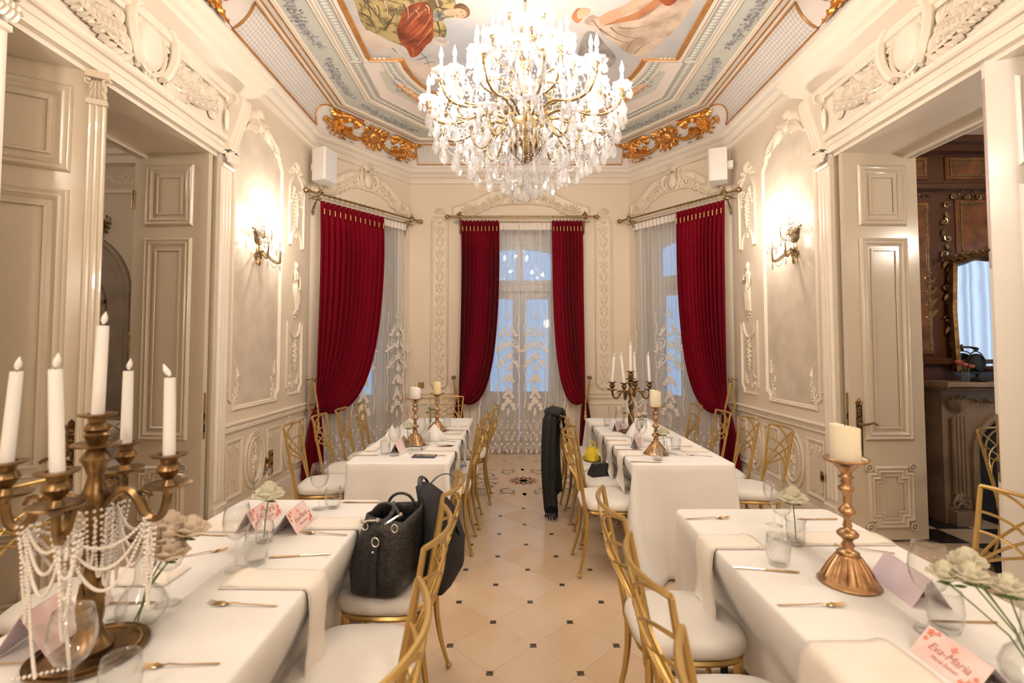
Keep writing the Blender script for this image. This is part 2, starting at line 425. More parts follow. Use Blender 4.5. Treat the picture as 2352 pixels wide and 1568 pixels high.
w_right = struct(wallmb(FR_, 2*YM-YK-.2, YK, 4.5, [(JN, JF, 0, JT)], THK).build('wall_right', 'wall', smooth=False))
w_back = struct(wallmb(FB, -BW, BW, 4.5, WH, .45).build('wall_back', 'wall', smooth=False))
w_dl = struct(wallmb(FDL, 0, DL, 4.5, DH, .45).build('wall_back_left', 'wall', smooth=False))
w_dr = struct(wallmb(FDR, 0, DL, 4.5, DH, .45).build('wall_back_right', 'wall', smooth=False))
b = MB(); y0, y1 = 2*YM-YB, 2*YM-YK
b.box(XC-BW, XC+BW, y0-.2, y0, 0, 4.5)
for s in (-1, 1):
    b.add([(XC+s*BW, y0, 0), (XC+s*HW, y1, 0), (XC+s*HW, y1-.25, 0), (XC+s*BW, y0-.2, 0), (XC+s*BW, y0, 4.5), (XC+s*HW, y1, 4.5), (XC+s*HW, y1-.25, 4.5), (XC+s*BW, y0-.2, 4.5)],
          [(0,1,2,3),(4,5,6,7),(0,1,5,4),(1,2,6,5),(2,3,7,6),(3,0,4,7)])
struct(b.build('wall_front', 'wall', smooth=False))

# floor: bedding slab, marble squares laid on the diagonal, small dark squares where their corners meet
fl = MB(); fl.box(-7.5, 7.5, -1.2, 8.2, -.2, -.0012)
floor = struct(fl.build('floor', 'grout', smooth=False))
G = .4243; X0, Y0 = .108, 2.553
def tile_mesh(m, nm, jit):
    b = MB(); h = G / 2 - .0006; c = .0166
    o = [(-c, -h + c), (c, -h + c), (h - c, -c), (h - c, c), (c, h - c), (-c, h - c), (-h + c, c), (-h + c, -c)]
    q = .0015
    b.add([(x, y, -.006) for x, y in o] + [(x * .9988, y * .9988, 0) for x, y in o], [tuple(range(8, 16))] + [(i, (i+1) % 8, 8+(i+1) % 8, 8+i) for i in range(8)])
    me = bpy.data.meshes.new(nm); me.from_pydata(b.v, [], b.f); me.materials.append(M[m]); return me
TM = [tile_mesh(m, 'floor_tile', 0) for m in ('tile', 'tileb', 'tilec', 'tile')]
ib = MB(); ib.box(-.016, .016, -.016, .016, -.006, .0003); im = bpy.data.meshes.new('stone_inset'); im.from_pydata(ib.v, [], ib.f); im.materials.append(M['inset'])
tiles = []
for i in range(-7, 8):
    for j in range(-9, 13):
        if (i + j) % 2: tx, ty = X0 + i * G / 2, Y0 + j * G / 2
        else: continue
        tiles.append((tx, ty)); 
tiles = []; insets = []
for j in range(-8, 24):
    for i in range(-14, 15):
        x, y = X0 + i * G / 2, Y0 + j * G / 2
        if not (XL - .7 < x < XR + .7 and 2*YM-YB-.1 < y < YB + .1): continue
        (insets if (i + j) % 2 == 0 else tiles).append((x, y))
def shown(p): return p[1] > 1.2 and abs(p[0] - .1) < .25 + .88 * p[1]
tiles.sort(key=lambda p: (not shown(p), abs(p[0] - .1) + .15 * p[1]))
for k, (x, y) in enumerate(tiles[:290]):
    o = bpy.data.objects.new('floor_tile', TM[(k * 7) % 4]); COL.objects.link(o); o.parent = floor; o.location = (x, y, 0); o.rotation_euler = (0, 0, PI / 2 * (k % 4))
b = MB()
for (x, y) in tiles[290:]: h = G / 2 - .0012; b.add([(x, y-h, 0), (x+h, y, 0), (x, y+h, 0), (x-h, y, 0)], [(0, 1, 2, 3)])
b.build('outlying_tiles', 'tile', floor, smooth=False, kind='stuff')
insets = [p for p in insets if not (4.75 < p[1] < 6.45 and abs(p[0] - .12) < .9)]
insets.sort(key=lambda p: (not shown(p), abs(p[0] - .1) + .15 * p[1]))
for k, (x, y) in enumerate(insets[:200]):
    o = bpy.data.objects.new('stone_inset', im); COL.objects.link(o); o.parent = floor; o.location = (x, y, 0)
b = MB()
for (x, y) in insets[200:]: b.box(x-.016, x+.016, y-.016, y+.016, -.006, .0004)
b.build('outlying_insets', 'inset', floor, smooth=False, kind='stuff')
# scrolling marble rosette inlaid before the middle window
def inlay(fn, name, m):
    b = MB(); fn(b); b.v = [(x, y, z) for x, y, z in b.v]; return b.build(name, m, floor, smooth=False)
RX, RY = .13, 5.62
def flatleaf(b, x, y, a, L, W, z=.0012):
    n = 6; up = [(t * L, W * .5 * sin(PI * t ** .8)) for t in [i / n for i in range(n + 1)]]
    p = up + [(u, -v) for u, v in up[-2:0:-1]]
    b.add([(x + u * cos(a) - v * sin(a), y + u * sin(a) + v * cos(a), z) for u, v in p], [tuple(range(len(p)))])
def strip(b, pts, w0, w1, z=.0014):
    vs = []; n = len(pts)
    for i, p in enumerate(pts):
        q = Vector(pts[min(i+1, n-1)]) - Vector(pts[max(i-1, 0)]); q.normalize(); ww = w0 + (w1 - w0) * i / (n - 1)
        vs += [(p[0] - q.y * ww, p[1] + q.x * ww, z), (p[0] + q.y * ww, p[1] - q.x * ww, z)]
    b.add(vs, [(2*i, 2*i+1, 2*i+3, 2*i+2) for i in range(n - 1)])
def spir2(cx, cy, r, a0, turns, ccw, n=22): return [(cx + r * (1 - i/n*.85) * cos(a0 + ccw*turns*2*PI*i/n), cy + r * (1 - i/n*.85) * sin(a0 + ccw*turns*2*PI*i/n)) for i in range(n + 1)]
b = MB(); b.add([(RX + .9*cos(2*PI*i/40), RY + .62*sin(2*PI*i/40), .0008) for i in range(40)], [tuple(range(40))]); b.build('rosette_ground', 'tilec', floor, smooth=False)
def r1(b):
    for s in (-1, 1):
        for t in (-1, 1):
            strip(b, [(RX + s*x, RY + t*y) for x, y in spir2(.42, .22, .17, -2.2, 1.3, 1)], .022, .010)
            strip(b, [(RX + s*x, RY + t*y) for x, y in spir2(.68, .12, .11, 2.6, 1.2, -1)], .018, .008)
            strip(b, [(RX + s*x, RY + t*y) for x, y in spir2(.16, .40, .11, -1.6, 1.2, 1)], .018, .008)
inlay(r1, 'grey_scroll_inlay', 'ingrey')
def r2(b):
    for i in range(12): flatleaf(b, RX, RY, 2*PI*i/12, .19, .085)
    for s in (-1, 1):
        for k in range(3): flatleaf(b, RX + s*.80, RY, (0 if s > 0 else PI) + (k-1)*.8, .10, .05)
        for t in (-1, 1):
            for k in range(4): flatleaf(b, RX + s*(.30 + .11*k), RY + t*(.06 + .03*k), t*(1.2 if s > 0 else 1.9) + .2*k, .09, .04, .0018)
inlay(r2, 'red_petal_inlay', 'inred')
def r3(b):
    for i in range(10): flatleaf(b, RX, RY, 2*PI*(i+.5)/10, .12, .05, .002)
    for s in (-1, 1):
        for k in range(4): flatleaf(b, RX + s*.1*k, RY + .46, PI/2 - s*.4*k, .10, .045); flatleaf(b, RX + s*.1*k, RY - .46, -PI/2 + s*.4*k, .10, .045)
        for t in (-1, 1): strip(b, [(RX + s*x, RY + t*y) for x, y in spir2(.44, .47, .09, 0, 1.1, 1)], .015, .006)
inlay(r3, 'tan_leaf_inlay', 'intan')

# baseboard, dado rail and cornice run round the room
base_prof = [(0, 0), (.022, 0), (.022, .10), (.016, .115), (.016, .125), (.006, .14), (0, .145)]
rail_prof = [(0, .785), (.02, .79), (.024, .80), (.016, .806), (.018, .84), (.032, .848), (.036, .862), (.012, .870), (0, .872)]
def open_runs():
    yield 'left', [(XL, YK), (XL, 4.05)]
    yield 'right', [(XR, 4.05), (XR, YK)]
    for nm, Fm, A0, A1 in (('back_left', FDL, 0, .20), ('back_left_inner', FDL, 1.38, DL), ('back_right', FDR, 0, .20), ('back_right_inner', FDR, 1.38, DL), ('back_a', FB, -BW, -.68), ('back_b', FB, .68, BW)):
        p, q = Fm @ Vector((A0, 0, 0)), Fm @ Vector((A1, 0, 0)); n_ = Fm.to_3x3() @ Vector((0, 0, 1)); d_ = q - p
        if (-d_.y * n_.x + d_.x * n_.y) < 0: p, q = q, p
        yield nm, [(p.x, p.y), (q.x, q.y)]
rb = MB(); bb = MB(); dots = MB()
for nm, path in open_runs():
    rb.sweep(path, rail_prof, closed=False); bb.sweep(path, base_prof, closed=False)
    p, q = Vector(path[0]), Vector(path[1]); L = (q - p).length; d_ = (q - p) / L; n_ = Vector((-d_.y, d_.x)); k = int(L / .03)
    for i in range(k):
        c_ = p + d_ * (i + .5) * L / k + n_ * .018
        fm = frame((c_.x, c_.y, .823), (d_.x, d_.y, 0), (0, 0, 1)); dots.m = fm if fm[0][2] * n_.x + fm[1][2] * n_.y > 0 else frame((c_.x, c_.y, .823), (-d_.x, -d_.y, 0), (0, 0, 1))
        leaf(dots, -.012, -.009, .7, .03, .014, 0, .007)
base_o = struct(bb.build('baseboard_room', 'trim')); rail = struct(rb.build('trim_1', 'relief'))
dots.build('rope_ornament', 'relief', rail, kind='stuff')
oc = octo()
cor = [(0, 3.90), (.03, 3.905), (.035, 3.93), (.02, 3.94), (.02, 3.965), (.055, 3.985), (.075, 4.01), (.075, 4.03), (.10, 4.045), (.115, 4.07), (.115, 4.095), (.10, 4.105)]
struct(mk(lambda b: b.sweep(oc, cor), 'trim_2', 'trim'))
struct(mk(lambda b: b.sweep(oc, [(.075, 4.012), (.082, 4.03), (.10, 4.046)]), 'trim_3', 'ceilgrey'))
CV = [(.10, 4.105)] + [(.10 + .22 * (1 - cos(PI/2*i/8)), 4.12 + .262 * sin(PI/2*i/8)) for i in range(9)] + [(.33, ZC)]
ceil = struct(mk(lambda b: b.box(-2.9, 3.1, -1.2, 7.5, ZC, 4.55), 'ceiling', 'ceil', smooth=False))
mk(lambda b: b.sweep(oc, CV), 'cove', 'ceil', ceil)
def ring(b, o0, o1, z): b.sweep(oc, [(o0, z), (o1, z)])
def bead(b, o, r, z): b.sweep(oc, [(o + r * cos(PI*k/5), z - r * sin(PI*k/5)) for k in range(6)])
mk(lambda b: (bead(b, .335, .011, ZC-.003), bead(b, .402, .011, ZC-.003)), 'gilded_line', 'giltline', ceil)
mk(lambda b: b.sweep(oc, [(.345, ZC-.002), (.35, ZC-.012), (.385, ZC-.012), (.392, ZC-.002)]), 'grey_fillet', 'ceilgrey', ceil)
mk(lambda b: (b.sweep(oc, [(.412, ZC), (.42, ZC-.02), (.435, ZC-.012), (.445, ZC-.02), (.455, ZC)]), b.sweep(oc, [(.715, ZC), (.722, ZC-.018), (.735, ZC-.010), (.75, ZC-.022), (.765, ZC-.022), (.775, ZC)])), 'ceiling_moulding', 'trim', ceil)
mk(lambda b: ring(b, .46, .71, ZC-.003), 'sage_field', 'green', ceil)
mk(lambda b: ring(b, .78, .90, ZC-.003), 'grey_band', 'band', ceil)
mk(lambda b: b.sweep(oc, [(.90, ZC), (.905, ZC-.014), (.92, ZC-.014), (.925, ZC)]), 'inner_moulding', 'ceilgrey', ceil)
# painting frame outline: straight sides, a notch, an elliptical end
def paintline(o=0.0, n=22):
    ax, bx, yn, b_ = 1.52 + o, 1.20 + o, 4.76 + o * .2, 1.12 + o * .8
    up = [(XC + ax, yn)] + [(XC + bx * cos(PI*i/n), yn + b_ * sin(PI*i/n)) for i in range(n + 1)] + [(XC - ax, yn)]
    return up + [(x, 2*YM - y) for x, y in reversed(up)]
PL = paintline()
mk(lambda b: b.sweep(PL, [(-.035, ZC), (-.034, ZC-.016), (-.02, ZC-.022), (-.012, ZC-.014), (0, ZC-.02), (.008, ZC)]), 'painting_frame', 'giltline', ceil)
mk(lambda b: b.sweep(paintline(.06), [(-.02, ZC), (-.015, ZC-.02), (.01, ZC-.02), (.018, ZC)]), 'frame_moulding', 'trim', ceil)
mk(lambda b: b.sweep(paintline(.20), [(0, ZC-.0025), (.09, ZC-.0025)]), 'ring_band', 'band', ceil)
mk(lambda b: b.sweep(paintline(.225), [(-.012, ZC), (-.006, ZC-.014), (.006, ZC-.014), (.012, ZC)]), 'ring_moulding', 'ceilgrey', ceil)
# laurel: small leaves in threes along the two bands
FC = Matrix(((1, 0, 0, 0), (0, 1, 0, 0), (0, 0, -1, ZC - .003), (0, 0, 0, 1)))
lau = MB(); lau.m = FC
def laurel(path, step=.042, sz=.028):
    n = len(path)
    for i in range(n):
        p, q = Vector(path[i]), Vector(path[(i+1) % n]); L = (q-p).length
        if L < .02: continue
        a = math.atan2(q.y-p.y, q.x-p.x)
        for k in range(max(1, int(L/step))):
            c_ = p + (q-p) * ((k+.5) / max(1, int(L/step)))
            if c_.y < .2: continue
            for da in (-.7, 0, .7): leaf(lau, c_.x - .3*sz*cos(a), c_.y - .3*sz*sin(a), a + da, sz * 1.15, sz * .62, 0, .006)
laurel(octo(.84))
pr = MB(); pr.sweep(paintline(.20), [(.045, 0)]); laurel([(v[0], v[1]) for v in pr.v], .042)
lau.build('laurel_leaves', 'sage', ceil, kind='stuff')
# painted grey garlands in the sage field
def garland(b, x0, y0, x1, y1, sag, n=70, sz=.062):
    dx, dy = x1-x0, y1-y0; L = math.hypot(dx, dy); ux, uy = dx/L, dy/L; nx, ny = -uy, ux
    for i in range(n):
        t = (i + .5) / n; s_ = 4*t*(1-t); wdt = .016 + .03*s_
        for k in range(2):
            o = sag * s_ + rnd.uniform(-wdt, wdt)
            leaf(b, x0 + ux*L*t + nx*o, y0 + uy*L*t + ny*o, rnd.uniform(0, 2*PI), sz*rnd.uniform(.5, 1), sz*.35, 0, .006)
        if i % 5 == 2: flower(b, x0 + ux*L*t + nx*sag*s_, y0 + uy*L*t + ny*sag*s_, sz*.5, 5)
    for e, (x, y) in ((1, (x0, y0)), (-1, (x1, y1))):
        strip3 = [(x + ux*e*.1*q + nx*.02*sin(9*q), y + uy*e*.1*q + ny*(-.02 + .03*sin(12*q)), .003) for q in [i/8 for i in range(9)]]
        b.tube(strip3, .006, 4); flower(b, x, y, .03, 5)
        spiral(b, x - nx*.03 + ux*e*.08, y - ny*.03 + uy*e*.08, .03, 0, 1, e, .2)
gar = []
o1, o2 = octo(.585), octo(.585)
def seg_garlands(p, q, k, name='painted_garland'):
    p, q = Vector(p), Vector(q)
    for i in range(k):
        a, c_ = p.lerp(q, (i + .10) / k), p.lerp(q, (i + .90) / k)
        b = MB(); b.m = FC; garland(b, a.x, a.y, c_.x, c_.y, -.045, int(100 * (q-p).length / k)); b.build(name, 'garland', ceil)
P5 = octo(.585)
seg_garlands(P5[4], P5[5], 1); seg_garlands(P5[5], P5[6], 2); seg_garlands(P5[6], P5[7], 1)
seg_garlands((P5[7][0], P5[7][1]), (P5[7][0], .9), 5); seg_garlands((P5[3][0], .9), (P5[4][0], P5[4][1]), 5)
# copper branches in the four corner compartments
for s in (-1, 1):
    b = MB(); b.m = FC; ox, oy = XC + s*1.42, 5.02; tx, ty = XC + s*.62, 6.07
    fr = bez((ox, oy, .004), (ox - s*.12, oy+.42, .004), (tx + s*.45, ty-.16, .004), (tx, ty, .004), 26)
    b.tube(fr, .007, 4)
    for i, p in enumerate(fr[4:]):
        a = math.atan2(fr[min(i+5, 26)][1]-fr[i+3][1], fr[min(i+5, 26)][0]-fr[i+3][0])
        for sg in (-1, 1): leaf(b, p[0], p[1], a + sg*.75, .085, .04, 0, .014)
    flower(b, tx, ty, .05, 6)
    b.build('copper_branch', 'coral', ceil)
    b = MB(); b.m = FC
    for k in range(7): spiral(b, fr[4][0] + .05*sin(2*k), fr[4][1] + .04*k - .1, .035, k, 1, 1, .18)
    b.build('ribbon_knot', 'garland', ceil)
    q = [(XC + s*x, y) for x, y in ((1.50, 4.98), (1.50, 5.35), (.86, 6.17), (.20, 6.17), (.22, 6.10), (.85, 5.80), (1.22, 5.45), (1.36, 4.98))]
    if s < 0: q = q[::-1]
    b = MB(); b.add([(x, y, ZC-.0022) for x, y in q], [tuple(range(8))]); b.build('corner_field', 'green', ceil, smooth=False)

# trellis panels on the cove (painted lattice) with gilded borders
def lattice_mat():
    m = bpy.data.materials.new('painted trellis'); m.use_nodes = True; nt = m.node_tree; bs = nt.nodes['Principled BSDF']; bs.inputs['Roughness'].default_value = .6
    tc = nt.nodes.new('ShaderNodeTexCoord'); mp = nt.nodes.new('ShaderNodeMapping'); mp.inputs['Rotation'].default_value = (0, 0, PI/4); mp.inputs['Scale'].default_value = (34, 34, 34)
    ck = nt.nodes.new('ShaderNodeTexChecker'); ck.inputs['Scale'].default_value = 1.0
    ck.inputs['Color1'].default_value = (.80, .75, .71, 1); ck.inputs['Color2'].default_value = (.60, .56, .54, 1)
    nt.links.new(tc.outputs['UV'], mp.inputs[0]); nt.links.new(mp.outputs[0], ck.inputs[0]); nt.links.new(ck.outputs[0], bs.inputs[0]); return m
M['lattice'] = lattice_mat()
def cove_pt(t):    # t 0..1 up the cove -> (offset, z), a hair inside it
    a = PI/2 * t; return .10 + .22 * (1 - cos(a)) + .006, 4.12 + .262 * sin(a) - .004
def trellis(p, q, nrm, curve0, curve1, t0=.08, t1=.90):
    """panel from p to q (plan points on the wall line), nrm = inward normal; ends bow by curve"""
    p, q, nrm = Vector(p), Vector(q), Vector(nrm); L = (q-p).length; d_ = (q-p)/L; nu, nv = 24, 7; uv = []; b = MB()
    def pos(u, v, lift=0):
        t = t0 + (t1-t0)*v; o, z = cove_pt(t)
        e = 4*v*(1-v); s_ = u*L + (1-u)*curve0*e - u*curve1*e + (1-u)*.0
        w_ = p + d_*s_ + nrm*(o+lift); return (w_.x, w_.y, z - lift*.6)
    for j in range(nv+1):
        for i in range(nu+1): b.v.append(pos(i/nu, j/nv)); uv.append((i/nu*L, j/nv*.34))
    b.f = [(j*(nu+1)+i, j*(nu+1)+i+1, (j+1)*(nu+1)+i+1, (j+1)*(nu+1)+i) for j in range(nv) for i in range(nu)]
    pan = b.build('trellis_panel', 'lattice', ceil, uv=uv)
    e = [pos(i/12, 0, .003) for i in range(12)] + [pos(1, j/8, .003) for j in range(8)] + [pos(1-i/12, 1, .003) for i in range(12)] + [pos(0, 1-j/8, .003) for j in range(8)]
    mk(lambda b: b.tube(e, .010, 5, closed=True), 'gilded_border', 'giltline', pan)
trellis((XL, 3.92), (XL, 5.66), (1, 0), .09, .12); trellis((XR, 3.92), (XR, 5.66), (-1, 0), .09, .12)
trellis((XL, .64), (XL, 2.38), (1, 0), .09, .09); trellis((XR, .64), (XR, 2.38), (-1, 0), .09, .09)
trellis((XC-BW+.12, YB), (XC+BW-.12, YB), (0, -1), 0, 0, .10, .88)
# gilded cartouches with cornucopias on the diagonal coves and over the doorways
def gilt_group(p, q, nrm, half=.66, core=True, name='gilded_cartouche', sc=1.22):
    p, q, nrm = Vector(p), Vector(q), Vector(nrm); d_ = (q-p).normalized(); c_ = (p+q)/2
    o, z = cove_pt(.45); t = Vector((nrm.x*.62, nrm.y*.62, .78)).normalized()
    u = Vector((d_.x, d_.y, 0)); m_ = frame((c_.x + nrm.x*o, c_.y + nrm.y*o, z), u, t)
    if m_[2][2] > 0: m_ = frame((c_.x + nrm.x*o, c_.y + nrm.y*o, z), -u, t)
    b = MB()
    if core:
        cartouche(b, 0, 0, .12, .13, .01, 1.6)
        for k in range(12):
            a = 2*PI*k/12; frond(b, .085*cos(a), .085*sin(a), a, .085, 3, .01, .5, .6)
        for s in (-1, 1):
            spiral(b, s*.13, .08, .055, PI/2, 1.2, s, .35, .02); spiral(b, s*.12, -.06, .045, -PI/2, 1.2, -s, .35, .02)
            horn = bez((s*.10, -.02, .03), (s*.20, -.13, .05), (s*.30, -.09, .05), (s*.40, -.05, .03), 12)
            b.tube(horn, [.016 + .034*(i/12)**1.5 for i in range(13)], 8)
            for k in range(9): flower(b, s*(.42 + rnd.uniform(-.03, .09)), -.03 + rnd.uniform(-.08, .06), .030, 5, .02)
            for k in range(8): frond(b, s*.43, -.02, (0 if s > 0 else PI) + (k-3.5)*.36, .12, 3, .01, .3, .55)
            arc = bez((s*.18, .10, .015), (s*.28, .16, .02), (s*.42, .17, .02), (s*.50, .06, .015), 14); b.tube(arc, .013, 6)
            for i in (2, 4, 6, 8, 10, 12):
                aa = math.atan2(arc[i][1]-arc[i-1][1], arc[i][0]-arc[i-1][0]); frond(b, arc[i][0], arc[i][1], aa + s*.7, .09, 3, .01, .4, .6); frond(b, arc[i][0], arc[i][1], aa - s*.6, .08, 3, .01, -.4, .6)
            for (fx, fy, fa) in ((.22, .03, .6), (.30, .06, 1.2), (.36, .04, .9), (.27, -.03, -.3), (.20, .10, .2), (.34, -.14, -.6), (.24, -.15, -1.0)): frond(b, s*fx, fy, fa if s > 0 else PI-fa, .11, 4, .012, .4*s, .6)
            frond(b, s*.50, .10, (.3 if s > 0 else PI-.3), .14, 4, .01, .5*s, .6); leaf(b, s*.58, -.0, -1.2, .08, .04, .01, .03)
            tulip = (s*.60, .02); leaf(b, tulip[0], tulip[1], -PI/2-.2, .07, .04, .012, .03); leaf(b, tulip[0], tulip[1], -PI/2+.25, .07, .035, .012, .03)
    else:
        for s in (-1, 1):
            arc = bez((s*.03, .10, .02), (s*.16, .18, .03), (s*.26, .10, .03), (s*.20, -.02, .02), 14); b.tube(arc, .016, 6)
            spiral(b, s*.14, .06, .07, PI/2, 1.3, -s, .3, .02); spiral(b, s*.10, -.06, .05, -PI/2, 1.3, s, .3, .02)
            for k in range(6): frond(b, s*.20, -.02, (0 if s > 0 else PI) + (k-3)*.42, .17, 4, .01, .4*s, .6)
            for k in range(4): flower(b, s*(.34 + .04*k), -.08 - .02*k, .034, 5, .02)
            frond(b, s*.06, -.02, -PI/2 + s*.3, .15, 4, .01, .3, .6)
        cartouche(b, 0, .0, .10, .12, .01, 1.5)
    out = []
    for (x, y, z_) in b.v:               # lay the ornament along the curve of the cove
        x *= sc*.96; t_ = max(.02, min(.98, .47 + y*sc/.40)); o, zz = cove_pt(t_); an = PI/2*t_; l = z_*sc+.004
        no, nz = cos(an)*1.0, -sin(an); no, nz = (math.cos(an), -math.sin(an))
        q = c_ + d_*x; out.append((q.x + nrm.x*(o + l*max(.25, cos(an))), q.y + nrm.y*(o + l*max(.25, cos(an))), zz - l*max(.25, sin(an))))
    b.v = out
    g = b.build(name, 'gilt', ceil); return g
gilt_group(oc[7], oc[6], (FDL[0][2], FDL[1][2])); gilt_group(oc[5], oc[4], (FDR[0][2], FDR[1][2]))
gilt_group((XL, 2.3), (XL, 4.0), (1, 0), core=False, sc=1.6); gilt_group((XR, 2.3), (XR, 4.0), (-1, 0), core=False, sc=1.6)

# ceiling painting: a pale clouded sky with two reclining figures, flat paint
m = mat('painted sky', (.62, .56, .52), .6, noise=(1.3, (.42, .44, .47), 5, .38, .62)); M['sky'] = m
b = MB(); b.add([(x, y, ZC-.001) for x, y in paintline(-.01)][::-1], [tuple(range(len(PL)))]); paint = b.build('painting', 'sky', ceil, smooth=False)
PM = {}
def pm(k, col, c2, sc=8, lo=.4, hi=.6): M['p_'+k] = mat('painted ' + k, col, .65, noise=(sc, c2, 5, lo, hi))
pm('ochre', (.44, .34, .15), (.14, .105, .05), 11, .44, .60); pm('red', (.36, .085, .03), (.15, .03, .015), 6); pm('flesh', (.72, .44, .30), (.62, .34, .22), 3)
pm('hair', (.12, .06, .03), (.22, .12, .06), 12); pm('cream', (.66, .52, .40), (.42, .31, .23), 5); pm('copper', (.50, .22, .10), (.36, .15, .07), 6)
pm('grey', (.36, .33, .31), (.22, .20, .19), 6); pm('fold', (.17, .04, .02), (.2, .05, .03)); pm('cfold', (.36, .27, .20), (.3, .2, .15)); pm('pearlface', (.62, .56, .50), (.4, .36, .33), 9); pm('bodice', (.10, .10, .11), (.3, .28, .22), 20)
pm('blush', (.72, .60, .50), (.62, .52, .44), 3); pm('darkfold', (.08, .06, .03), (.12, .09, .04))
lay = [0]
def smooth2(P, n=5):
    out = []; k = len(P)
    for i in range(k):
        p0, p1, p2, p3 = P[i-1], P[i], P[(i+1) % k], P[(i+2) % k]
        for j in range(n):
            t = j/n; out.append(tuple(.5*((2*p1[c]) + (-p0[c]+p2[c])*t + (2*p0[c]-5*p1[c]+4*p2[c]-p3[c])*t*t + (-p0[c]+3*p1[c]-3*p2[c]+p3[c])*t**3) for c in (0, 1)))
    return out
def ppoly(name, m, pts):
    lay[0] += 1; z = ZC - .0012 - .00012*lay[0]; q = [(at(x, y, ZC).x, at(x, y, ZC).y) for x, y in pts]
    b = MB(); b.add([(x, y, z) for x, y in smooth2(q)], [tuple(range(len(q)*5))]); return b.build(name, m, paint, smooth=False)
def pstrokes(name, m, lines, w_=.010):
    lay[0] += 1; z = ZC - .0012 - .00012*lay[0]; b = MB()
    for L in lines:
        P = [at(x, y, ZC) for x, y in L]; q = [(p.x, p.y) for p in P]
        if len(q) == 3: q = [((1-t)**2*q[0][0]+2*t*(1-t)*q[1][0]+t*t*q[2][0], (1-t)**2*q[0][1]+2*t*(1-t)*q[1][1]+t*t*q[2][1]) for t in [i/6 for i in range(7)]]
        strip(b, q, w_, w_*.25, z)
    b.build(name, m, paint, smooth=False)
C4 = lambda P: [(400 + x/2.94, y/2.94) for x, y in P]
ppoly('painted_cloud', 'p_blush', C4([(1230, 200), (1400, 250), (1560, 400), (1700, 420), (1860, 500), (1760, 560), (1600, 470), (1500, 330), (1330, 330)]))
ppoly('painted_robe', 'p_ochre', C4([(1180, -300), (1800, -300), (1900, 20), (1930, 60), (1900, 110), (1820, 130), (1840, 200), (1820, 260), (1760, 270), (1600, 250), (1560, 310), (1470, 280), (1330, 210), (1290, 190), (1240, 80)]))
ppoly('painted_cloak', 'p_red', C4([(1690, 10), (1740, 70), (1750, 180), (1745, 265), (1700, 310), (1650, 370), (1600, 385), (1570, 330), (1530, 290), (1505, 210), (1525, 140), (1570, 50)]))
pstrokes('painted_folds', 'p_fold', [C4(L) for L in ([(1690, 30), (1600, 120), (1540, 230)], [(1720, 90), (1650, 170), (1560, 240)], [(1730, 150), (1680, 240), (1600, 300)], [(1735, 220), (1680, 280), (1620, 350)], [(1640, 60), (1570, 140), (1530, 200)])], .012)
pstrokes('cloak_highlights', 'p_copper', [C4(L) for L in ([(1700, 60), (1630, 120), (1560, 200)], [(1735, 110), (1690, 200), (1590, 270)], [(1738, 190), (1690, 260), (1640, 310)], [(1660, 50), (1600, 90), (1550, 160)], [(1600, 320), (1630, 350), (1610, 375)])], .007)
pstrokes('robe_pattern', 'p_darkfold', [C4(L) for L in ([(1250+60*i, 20+(37*i) % 60), (1280+60*i, 50+(53*i) % 70), (1260+60*i, 95+(41*i) % 60)] for i in range(9))], .006)
pstrokes('robe_light', 'p_cream', [C4(L) for L in ([(1280+70*i, -10+(47*i) % 80), (1310+70*i, 20+(31*i) % 80), (1300+70*i, 60+(59*i) % 80)] for i in range(8))], .006)
pstrokes('robe_folds', 'p_darkfold', [C4(L) for L in ([(1240, -40), (1350, 60), (1420, 180)], [(1300, -80), (1400, 0), (1560, 30)], [(1260, 90), (1330, 100), (1360, 200)], [(1420, 200), (1470, 140), (1500, 60)], [(1770, 130), (1800, 190), (1790, 250)], [(1760, 40), (1840, 70), (1880, 60)])], .010)
ppoly('painted_bodice', 'p_bodice', C4([(1750, 80), (1800, 70), (1830, 90), (1820, 130), (1760, 140)]))
ppoly('painted_neck', 'p_flesh', C4([(1820, 90), (1830, 65), (1900, 62), (1900, 90), (1860, 105)]))
ppoly('painted_hair', 'p_hair', C4([(1890, 40), (1940, 20), (1990, 55), (1995, 100), (1960, 122), (1930, 110), (1900, 70)]))
ppoly('painted_face', 'p_flesh', C4([(1880, 85), (1890, 60), (1930, 55), (1970, 75), (1972, 105), (1940, 122), (1895, 112)]))
pstrokes('painted_features', 'p_hair', [C4(L) for L in ([(1935, 75), (1950, 82)], [(1945, 100), (1958, 106)], [(1905, 100), (1915, 108)])], .006)
ppoly('painted_mask', 'p_pearlface', C4([(1745, 260), (1790, 245), (1850, 270), (1850, 300), (1800, 310), (1750, 290)]))
C9 = lambda P: [(900 + x/3.267, y/3.267) for x, y in P]
ppoly('painted_drapery', 'p_cream', C9([(1500, 110), (1560, 130), (1640, 120), (1800, 30), (2300, -320), (2420, -300), (2200, 130), (1960, 370), (1850, 420), (1760, 390), (1680, 330), (1580, 250), (1500, 200), (1440, 160)]))
ppoly('painted_sash', 'p_copper', C9([(1590, 190), (1700, 140), (1830, 90), (1990, -20), (2040, 0), (1880, 130), (1760, 160), (1640, 180)]))
ppoly('painted_mantle', 'p_grey', C9([(1440, 260), (1520, 240), (1600, 330), (1680, 430), (1640, 500), (1560, 490), (1480, 440), (1400, 430)]))
ppoly('painted_arm', 'p_flesh', C9([(1560, 130), (1640, 80), (1760, 30), (1980, -120), (2010, -60), (1800, 80), (1660, 160), (1580, 180)]))
ppoly('painted_hair', 'p_copper', C9([(1350, 120), (1380, 70), (1420, 60), (1440, 110), (1400, 170), (1360, 150)]))
ppoly('painted_face', 'p_flesh', C9([(1390, 90), (1420, 60), (1480, 65), (1490, 100), (1440, 125), (1400, 140)]))
